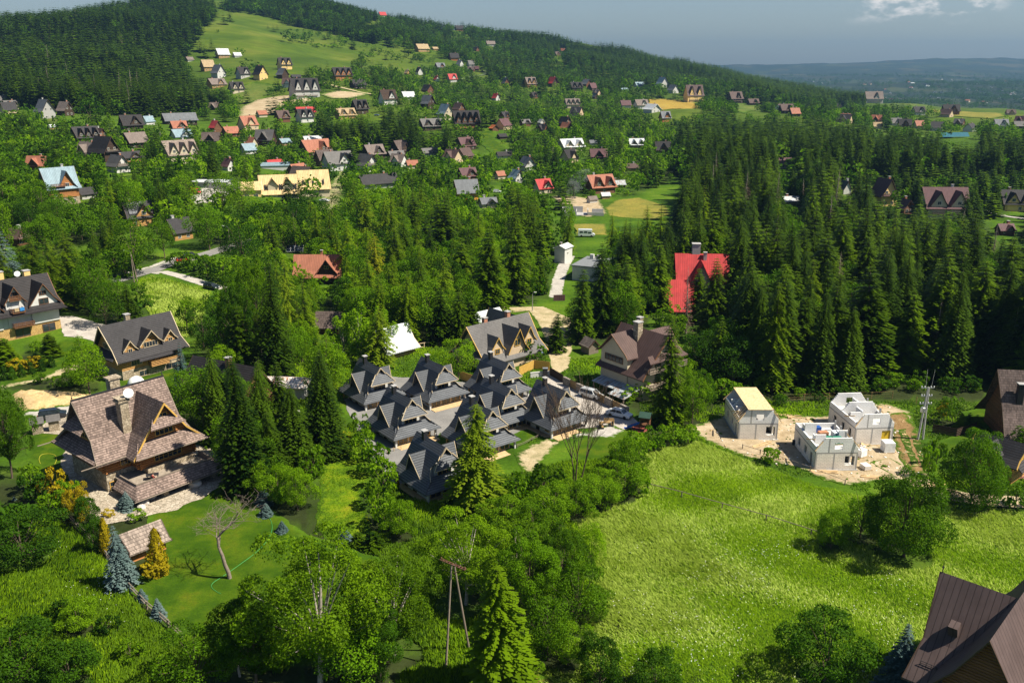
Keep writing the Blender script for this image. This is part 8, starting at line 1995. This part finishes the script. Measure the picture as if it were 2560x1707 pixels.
grove([(300, 560), (-40, 330), (0, 300), (250, 335), (420, 352), (700, 335), (1000, 340), (1250, 340), (1400, 325), (1700, 335), (1700, 440), (1560, 500), (1400, 490), (1000, 560), (700, 520), (560, 560), (430, 560)], 8.2, [('broad', 4), ('light', 2), ('dark', 1.5), ('spruce', 5), ('birch', .8)], (12, 20), 'among the village houses', 14)
grove([(300, 560), (-40, 330), (0, 300), (250, 335), (420, 352), (700, 335), (1000, 340), (1250, 340), (1400, 325), (1700, 335), (1700, 440), (1560, 500), (1400, 490), (1000, 560), (700, 520), (560, 560), (430, 560)], 11, [('bush', 4), ('broad', 2), ('light', 2)], (11, 16), 'in the village gardens', 34)
grove([(480, 200), (700, 195), (900, 180), (1150, 168), (1300, 222), (1700, 248), (2100, 285), (2600, 322), (2600, 372), (2100, 352), (1760, 330), (1250, 335), (900, 335), (700, 330), (480, 300)], 10.5, [('broad', 5), ('light', 2), ('dark', 2), ('spruce', 5)], (12, 21), 'in the upper village', 15)
grove([(1240, 500), (1440, 500), (1560, 600), (1500, 640), (1420, 640), (1330, 640)], 6.5, [('fir', 2), ('broad', 2), ('larch', 2)], (13, 19), 'around the white camper van', 24)
grove([(2600, 1010), (2900, 1010), (2900, 1240), (2640, 1240)], 8, [('broad', 3), ('fir', 1), ('bush', 3)], (10, 17), 'beyond the shingled house', 36)
# the wooded hills
grove([(-40, 262), (170, 283), (300, 292), (540, 285), (575, 240), (480, 222), (470, 130), (520, 62), (545, 30), (440, 8), (300, -10), (250, 0), (100, 28), (-40, 50)], 8.8, [('spruce', 12), ('fir', 3), ('broad', .9), ('dead_spruce', .5), ('larch', .5)], (20, 32), 'on the dark wooded hill', 16, ymax=1850)
grove([(548, 28), (640, -30), (760, -40), (950, 5), (1010, 52), (900, 62), (960, 100), (900, 112), (860, 92), (760, 72), (640, 36)], 9, [('spruce', 5), ('broad', 2), ('dark', 2)], (17, 25), 'on the hilltop above the pasture', 17, ymax=2250)
grove([(960, 60), (1010, 52), (1100, 72), (1280, 84), (1470, 128), (1690, 168), (1930, 218), (2110, 252), (2175, 264), (2100, 278), (1900, 262), (1700, 246), (1500, 240), (1300, 220), (1170, 168), (1120, 150), (1080, 145), (960, 115), (900, 105)], 11.5, [('spruce', 6), ('broad', 3), ('dark', 1.5)], (17, 26), 'on the wooded slope below the skyline', 18)
grove([(1250, 82), (1470, 127), (1690, 166), (1930, 216), (2110, 251), (2180, 264), (2100, 268), (1900, 246), (1690, 212), (1470, 165), (1280, 115)], 9, [('spruce', 9), ('fir', 1)], (19, 27), 'along the falling ridge line', 19, sheets=False)
grove([(700, 100), (780, 82), (880, 100), (960, 130), (1080, 150), (1110, 158), (1000, 160), (900, 130), (800, 112), (720, 112)], 15, [('dark', 3), ('broad', 2), ('spruce', 1), ('bush', 2)], (9, 17), 'in the hedge rows of the pasture', 20, sheets=False, lump=.75)
grove([(480, 215), (560, 250), (580, 285), (500, 290), (450, 260), (455, 160), (478, 150)], 8, [('spruce', 6), ('fir', 1)], (17, 25), 'on the spur of the wooded hill', 21)
grove([(1680, 166), (1720, 165), (1725, 172), (1690, 175)], 9, [('spruce', 1)], (26, 32), 'rising above the falling ridge line', 22, sheets=False)
grove([(0, 1560), (110, 1500), (230, 1480), (330, 1560), (430, 1640), (420, 1720), (-20, 1720)], 4.5, [('bush', 2), ('dark_bush', 1)], (8, 12), 'on the weed slope', 23)

for q in () : pass
# ------------------------------------------------------------------ labels from what stands beside
def where(x, y):
    best = min(LM, key=lambda q: (q[1].x - x) ** 2 + ((q[1].y - y) * .8) ** 2)
    ang = math.atan2(x, y); dx, dy = x - best[1].x, y - best[1].y; ex, ey = math.sin(ang), math.cos(ang); dep = dx * ex + dy * ey; side = dx * ey - dy * ex
    if abs(dep) > abs(side): return ('behind ' if dep > 0 else 'in front of ') + best[0], math.hypot(dx, dy)
    return ('right of ' if side > 0 else 'left of ') + best[0], math.hypot(dx, dy)
def auto(kind, h, w, x, y, area):
    nm, wd, _, _, H, asp = KIND[kind]; rel, dd = where(x, y); r_ = h / (H * (1 if kind not in ('broad', 'dark', 'light') else 1.0))
    s = 'tall' if r_ > 1.08 else 'small' if r_ < .78 else 'middling'; f = 'slender' if w / h < asp * .95 else 'broad' if w / h > asp * 1.08 else 'well-grown'
    col = {'light': 'light green ', 'dark': 'dark ', 'dark_bush': 'dark ', 'gold_bush': 'yellow ', 'yellow_larch': 'yellowish '}.get(kind, '')
    lb = f'{s} {f} {col}{wd} ' + (f'{area}, {rel}' if area and dd < 70 else f'{area}' if area else f'standing {rel}')
    if len(lb.split()) > 16: lb = f'{s} {f} {col}{wd} {area or "standing " + rel}'
    return ' '.join(lb.split()[:16]), f'{wd}s {area}' if area else f'{wd}s and their neighbours'
# ------------------------------------------------------------------ the largest stand as plants of their own, the rest as masses
for t in TREES: t.append(t[4] / proj(t[1], t[2], t[3])[2] * FPX)
CAP = {'spruce_tree': 290, 'fir_tree': 240, 'larch_tree': 120, 'broadleaf_tree': 295, 'birch_tree': 80, 'shrub': 260, 'dead_spruce': 40}
byname = {}
for i in sorted(range(len(TREES)), key=lambda i: (TREES[i][6] is None, -TREES[i][8])): byname.setdefault(KIND[TREES[i][0]][0], []).append(i)
single = set(); 
for nm, L in byname.items(): single.update(L[:CAP.get(nm, 60)])
MASS = {}
rr = random.Random(5)
for i, (kind, x, y, z, h, w, lb, area, px) in enumerate(TREES):
    if i in single:
        H, asp = KIND[kind][4:6]; lod = 'hero' if px > 215 or (px > 90 and 'bush' in kind) else 'near' if px > 95 else 'mid'; var = rr.randrange(NVAR[lod]); joined = px < 60
        s = (w / (H * asp), w / (H * asp), h / H); rz = rr.uniform(0, 6.28)
        if lb: grp = None
        else: lb, grp = auto(kind, h, w, x, y, area)
        if joined:
            o = link(KIND[kind][0], tree_mesh(kind, lod, var, True)); o.location = (x, y, z); o.rotation_euler = (rr.gauss(0, .025), rr.gauss(0, .025), rz); o.scale = s; tag(o, lb, KIND[kind][1], grp)
        else:
            o = empty(KIND[kind][0], (x, y, z), rz, lb, KIND[kind][1], grp); o.rotation_euler = (rr.gauss(0, .025), rr.gauss(0, .025), rz); o.scale = s; c, t = tree_mesh(kind, lod, var, False); link('crown', c, o); link('trunk', t, o)
    else:
        con = KIND[kind][0] in ('spruce_tree', 'fir_tree', 'larch_tree', 'dead_spruce'); MASS.setdefault((con, kind, 'mid' if px > 75 else 'low'), []).append(i)
def mass(name, label, cat, sel):
    VV, FF, TT, MI, mats = [], [], [], [], []; base = 0
    for (con, kind, lod), ids in MASS.items():
        if not sel(con): continue
        cm = KIND[kind][2]
        if cm not in mats: mats.append(cm)
        H, asp = KIND[kind][4:6]; D = np.array([TREES[i][1:6] for i in ids], float); vr = rng.integers(0, NVAR[lod], len(ids)); rz = rng.uniform(0, 6.283, len(ids)); tn = rng.random(len(ids))
        for v in range(NVAR[lod]):
            k = vr == v
            if not k.any(): continue
            V, F = raw(kind, lod, v)[0]; d = D[k]; n = len(d); c, s = np.cos(rz[k])[:, None], np.sin(rz[k])[:, None]; sx = (d[:, 4] / (H * asp))[:, None]; sz = (d[:, 3] / H)[:, None]
            X = (V[None, :, 0] * c - V[None, :, 1] * s) * sx + d[:, 0:1]; Y = (V[None, :, 0] * s + V[None, :, 1] * c) * sx + d[:, 1:2]; Z = V[None, :, 2] * sz + d[:, 2:3]
            VV.append(np.stack([X, Y, Z], -1).reshape(-1, 3).astype(np.float32)); FF.append((F[None] + (np.arange(n) * len(V))[:, None, None]).reshape(-1, 4) + base); base += n * len(V)
            TT.append(np.repeat(tn[k], len(V))); MI.append(np.full(n * len(F), mats.index(cm), np.int32))
    me = np_mesh(name, np.concatenate(VV), np.concatenate(FF), mats, np.concatenate(TT)); me.polygons.foreach_set('material_index', np.concatenate(MI))
    tag(link(name, me), label, cat, kind='stuff')
mass('spruce_forest', 'dark conifer forest covering the hill, the ridge and the deep of the wood', 'forest', lambda c: c)
mass('leafy_woods', 'broadleaf trees and scrub filling the slopes between the far houses', 'woods', lambda c: not c)
WOOD = [(t[1], t[2]) for t in TREES]
# woods of the far valley
_n = 6500; fy = np.exp(rng.uniform(math.log(2700), math.log(8200), _n)); fx = fy * rng.uniform(.24, .64, _n)
k = (np.sin(fx / 260 + 1.5 * np.sin(fy / 420)) * np.sin(fy / 330 + .7) > .1) | ((fy > 5000) & (fy < 5500) & (fx / fy > .42)) | (rng.random(_n) < .18); fx, fy = fx[k], fy[k]; fz = hgt(fx, fy)
V, F = raw('dark', 'low', 0)[0]; n = len(fx); sz = rng.uniform(1.0, 1.7, n)[:, None]; sx = rng.uniform(1.2, 3.4, n)[:, None]
me = np_mesh('valley_woods', np.stack([V[None, :, 0] * sx + fx[:, None], V[None, :, 1] * sx + fy[:, None], V[None, :, 2] * sz + fz[:, None]], -1).reshape(-1, 3), (F[None] + (np.arange(n) * len(V))[:, None, None]).reshape(-1, 4), 'leaf_dark', np.repeat(rng.random(n), len(V)))
tag(link('valley_woods', me), 'woods and tree belts dotted over the hazy far valley', 'woods', kind='stuff')

# ------------------------------------------------------------------ tall grass, weeds and flowers
def tufts(name, label, px, n, mat, hgt_r, wid, blades, lean, mats2=None, frac2=0.0, avoid=True, seed=3, flat=False):
    poly = [(q.x, q.y) for q in (at(*p) for p in px)]; P = np.array(poly); r = np.random.default_rng(seed)
    x = r.uniform(P[:, 0].min(), P[:, 0].max(), n * 3); y = r.uniform(P[:, 1].min(), P[:, 1].max(), n * 3); k = inside(poly, x, y); x, y = x[k], y[k]
    if avoid:
        for a, b, c in FOOT: m = (x - a) ** 2 + (y - b) ** 2 > (c * .9) ** 2; x, y = x[m], y[m]
        for out, nm in SHEETS:
            if nm == 'meadow_patch': continue
            m = ~inside(out, x, y); x, y = x[m], y[m]
    x, y = x[:n], y[:n]; z = hgt(x, y); n = len(x); pat = np.clip((np.sin(x / 5.3 + 1.7 * np.sin(y / 7.7)) * np.sin(y / 4.9 + x / 17) * .5 + np.sin(x / 13 - y / 21 + 1.2 * np.sin(y / 9)) * .35) + .5, 0, 1)
    wind = lean[0] + .7 * np.sin(x / 9 + np.sin(y / 6)); C, D, N, L, W = [], [], [], [], []
    for b in range(blades):
        a = wind + r.normal(0, .9, n); hh = r.uniform(hgt_r[0], hgt_r[1], n) * (.65 + .6 * pat); tl = lean[1] * r.uniform(.5, 1.4, n)
        d = np.stack([np.cos(a) * tl, np.sin(a) * tl, np.ones(n)], 1); d /= np.linalg.norm(d, axis=1, keepdims=True); off = r.normal(0, .16, (n, 2))
        C.append(np.stack([x + off[:, 0] + d[:, 0] * hh / 2, y + off[:, 1] + d[:, 1] * hh / 2, z + d[:, 2] * hh * .48], 1)); D.append(d); N.append(np.cross(d, unit(n, r))); L.append(hh); W.append(r.uniform(wid[0], wid[1], n))
    V, F = rhombs(np.concatenate(C), np.concatenate(D), np.concatenate(N), np.concatenate(L), np.concatenate(W)); tn = np.repeat(np.tile(pat * .75 + r.uniform(0, .2, n), blades), 4)
    me = np_mesh(name, V, F, [mat] + ([mats2] if mats2 else []), tn)
    if mats2: me.polygons.foreach_set('material_index', (np.tile(pat, blades) + r.normal(0, .25, n * blades) > 1 - frac2).astype(np.int32))
    tag(link(name, me), label, 'grass' if 'grass' in name else 'weeds', kind='stuff')
tufts('meadow_grass', 'tall wind-combed meadow grass with pale seed heads on the right', [(1300, 1720), (1420, 1640), (1490, 1500), (1480, 1380), (1440, 1290), (1560, 1180), (1600, 1130), (1720, 1095), (1860, 1150), (2040, 1215), (2150, 1240), (2330, 1250), (2600, 1290), (2900, 1290), (2850, 1720)], 100000, 'grass_blade', (.3, .75), (.045, .10), 3, (2.6, 1.25), 'grass_seed', .55)
tufts('rough_grass', 'rank grass and weeds on the slope below the pole fence', [(-200, 1720), (-200, 1250), (110, 1290), (180, 1330), (270, 1420), (330, 1500), (430, 1600), (560, 1720)], 32000, 'weed_leaf', (.35, .9), (.08, .2), 3, (1.2, .5), 'grass_blade', .35, seed=4)
tufts('verge_grass', 'uncut grass in the bright patch below the side road', [(340, 702), (376, 692), (430, 702), (525, 732), (505, 800), (470, 845), (420, 840), (372, 780)], 9000, 'grass_blade', (.4, .9), (.12, .3), 2, (2.4, .5), 'grass_seed', .5, seed=5, avoid=False)
tufts('undergrowth_grass', 'low green undergrowth round the front thicket and chalets', [(420, 1720), (440, 1600), (640, 1560), (900, 1560), (985, 1480), (950, 1400), (880, 1370), (940, 1330), (930, 1250), (1000, 1200), (1280, 1190), (1400, 1160), (1600, 1110), (1580, 1180), (1440, 1300), (1490, 1480), (1420, 1640), (1320, 1720)], 30000, 'weed_leaf', (.3, .8), (.08, .22), 3, (2.0, .6), 'grass_blade', .25, seed=6)
tufts('slope_weeds', 'yellow-green creeping leaves on the slope beside the lowest chalet', [(800, 1140), (850, 1080), (880, 1060), (915, 1130), (930, 1180), (905, 1250), (930, 1330), (900, 1350), (810, 1345), (790, 1300), (800, 1240)], 7000, 'leaf_light', (.12, .3), (.12, .25), 2, (2.0, 1.4), 'leaf_gold', .2, seed=8, avoid=False)
def flowers(name, label, px, n, seed):
    poly = [(q.x, q.y) for q in (at(*p) for p in px)]; P = np.array(poly); r = np.random.default_rng(seed); x = r.uniform(P[:, 0].min(), P[:, 0].max(), n * 4); y = r.uniform(P[:, 1].min(), P[:, 1].max(), n * 4)
    k = inside(poly, x, y) & (np.sin(x / 4 + np.sin(y / 3)) * np.sin(y / 5) + r.uniform(-.7, .7, len(x)) > .25); x, y = x[k][:n], y[k][:n]; m = len(x)
    C = np.stack([x, y, hgt(x, y) + r.uniform(.5, .95, m)], 1); V, F = rhombs(C, unit(m, r) * [1, 1, .2], np.tile([[0, 0, 1.0]], (m, 1)) + unit(m, r) * .3, r.uniform(.07, .15, m), r.uniform(.06, .12, m)); me = np_mesh(name, V, F, 'flower_white'); tag(link(name, me), label, 'flowers', kind='stuff')
tufts('site_grass', 'ragged grass and weeds round the building site and its neighbours', [(1600, 1000), (1760, 960), (1950, 1008), (2330, 1000), (2600, 1010), (2900, 1010), (2900, 1290), (2600, 1260), (2330, 1230), (2330, 1210), (1980, 1190), (1850, 1140), (1740, 1100), (1600, 1110)], 14000, 'weed_leaf', (.2, .6), (.1, .24), 3, (2.0, .7), 'grass_blade', .35, seed=9)
tufts('garden_grass', 'tufted grass between the chalets, the villa and the lane', [(440, 1000), (640, 860), (900, 860), (1230, 860), (1390, 900), (1700, 880), (1760, 960), (1600, 1000), (1340, 1120), (1000, 1000), (860, 1000), (760, 1200), (560, 1160)], 12000, 'weed_leaf', (.2, .6), (.12, .28), 3, (2.0, .7), 'grass_blade', .35, seed=10)
flowers('meadow_flowers', 'white umbel flowers scattered through the right hand meadow', [(1500, 1720), (1530, 1400), (1750, 1300), (2100, 1380), (2300, 1480), (2250, 1720)], 700, 1)
flowers('weed_flowers', 'white umbel flowers on the weed slope left of the pole fence', [(80, 1350), (190, 1360), (330, 1560), (200, 1600), (60, 1500)], 260, 2)

# ------------------------------------------------------------------ bare trees
def bare(u, vb, vt, label, seed, depth, spread, mat, fork=.3, stems=1, curve=.1, name='bare_tree', thick=1.0):
    p = at(u, vb); H = top_at(p, vt); r = random.Random(seed); segs = []; tk = []
    def grow(q, d, L, rad, lv):
        P = [q]; rr_ = [rad]; n = 5
        for i in range(n):
            d = (d + Vector((r.gauss(0, curve), r.gauss(0, curve), r.gauss(0, curve * .6) + (.02 if lv else 0)))).normalized(); P.append(P[-1] + d * L / n); rr_.append(rad * (1 - .45 * (i + 1) / n))
        (tk if lv == 0 else segs).append((np.array(P), rr_))
        if lv >= depth: return
        kids = 4 if lv == 0 else 4
        for c in range(kids):
            t = P[max(2, n - c)] if lv else P[max(3, n - c // 2)]
            a = r.uniform(0, 6.28); nd = (d * (1 - spread * .5) + Vector((math.cos(a), math.sin(a), r.uniform(-.1, .35))) * spread).normalized(); grow(t, nd, L * r.uniform(.5, .8), max(rr_[-1] * .75, .018), lv + 1)
    for s in range(stems):
        a = s * 2.2; grow(Vector((.25 * math.cos(a), .25 * math.sin(a), -.3)) if stems > 1 else Vector((0, 0, -.3)), Vector((.14 * math.cos(a) if stems > 1 else .05, .14 * math.sin(a) if stems > 1 else 0, 1)), H * fork, H * .018 * thick, 0)
    o = empty(name, p, 0, label, 'bare tree'); V, F = tubes_np(tk, 8); link('trunk', np_mesh('trunk', V, F, mat, smooth=True), o); V, F = tubes_np(segs, 4); link('branches', np_mesh('branches', V, F, mat), o); FOOT.append((p.x, p.y, 2)); return o
m_plain('bark_grey', (.20, .16, .13), .95, 0, .1, .35, 3); m_plain('bark_brown', (.10, .07, .05), .95, 0, .1, .35, 3)
bare(575, 1446, 1225, 'dead spreading tree with bare grey branches on the villa lawn', 11, 4, .85, 'bark_grey', .50, 1, .16, 'dead_tree', 1.3)
bare(1440, 1240, 1010, 'thin many-stemmed bare brown tree below the chalet by the driveway', 4, 4, .30, 'bark_brown', .52, 3, .045, 'bare_tree', .55)

# ------------------------------------------------------------------ haze over the valley
hz = MB(); hz.box(-15500, 15500, -400, 14500, -130, 420)
t = NT('haze'); pv = t.n('VolumePrincipled'); pv.inputs['Color'].default_value = (.20, .37, .59, 1); pv.inputs['Density'].default_value = 7.5e-5; pv.inputs['Anisotropy'].default_value = .2
t.t.links.new(pv.outputs[0], t.o.inputs['Volume'])
o = hz.build('haze', 'haze'); tag(o, 'thin blue summer haze lying over the hills and the far valley', 'haze', kind='stuff')
# ------------------------------------------------------------------ the ground itself
def terrain(wood_pts):
    ys = np.exp(np.concatenate([np.linspace(math.log(14), math.log(700), 250), np.linspace(math.log(700), math.log(13400), 190)[1:]]))
    ss = np.linspace(-1.0, 1.0, 420)
    Y, Sx = np.meshgrid(ys, ss, indexing='ij'); X = Y * Sx
    Z = hgt(X, Y)
    n, m = Y.shape; idx = np.arange(n * m).reshape(n, m)
    F = np.stack([idx[:-1, :-1], idx[:-1, 1:], idx[1:, 1:], idx[1:, :-1]], -1).reshape(-1, 4)
    me = np_mesh('ground', np.stack([X, Y, Z], -1).reshape(-1, 3), F, 'terrain', smooth=True)
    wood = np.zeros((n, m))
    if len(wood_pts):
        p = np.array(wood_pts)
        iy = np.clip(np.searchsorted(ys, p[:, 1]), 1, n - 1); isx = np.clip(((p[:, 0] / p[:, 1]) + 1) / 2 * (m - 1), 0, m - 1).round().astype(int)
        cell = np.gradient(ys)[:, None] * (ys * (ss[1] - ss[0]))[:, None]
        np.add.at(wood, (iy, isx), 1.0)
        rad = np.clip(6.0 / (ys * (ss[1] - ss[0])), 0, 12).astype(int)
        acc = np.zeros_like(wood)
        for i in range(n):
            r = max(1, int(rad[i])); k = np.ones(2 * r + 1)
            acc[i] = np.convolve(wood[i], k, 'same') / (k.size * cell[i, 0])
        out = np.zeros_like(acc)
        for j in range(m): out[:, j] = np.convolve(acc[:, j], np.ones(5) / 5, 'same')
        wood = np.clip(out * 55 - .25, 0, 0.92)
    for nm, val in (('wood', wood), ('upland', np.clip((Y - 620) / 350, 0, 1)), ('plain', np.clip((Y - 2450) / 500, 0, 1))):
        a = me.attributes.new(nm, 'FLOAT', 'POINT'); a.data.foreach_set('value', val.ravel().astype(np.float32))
    return tag(link('ground', me), 'grassy ground running from the near meadow over the hillside to the far valley', 'ground', kind='structure')
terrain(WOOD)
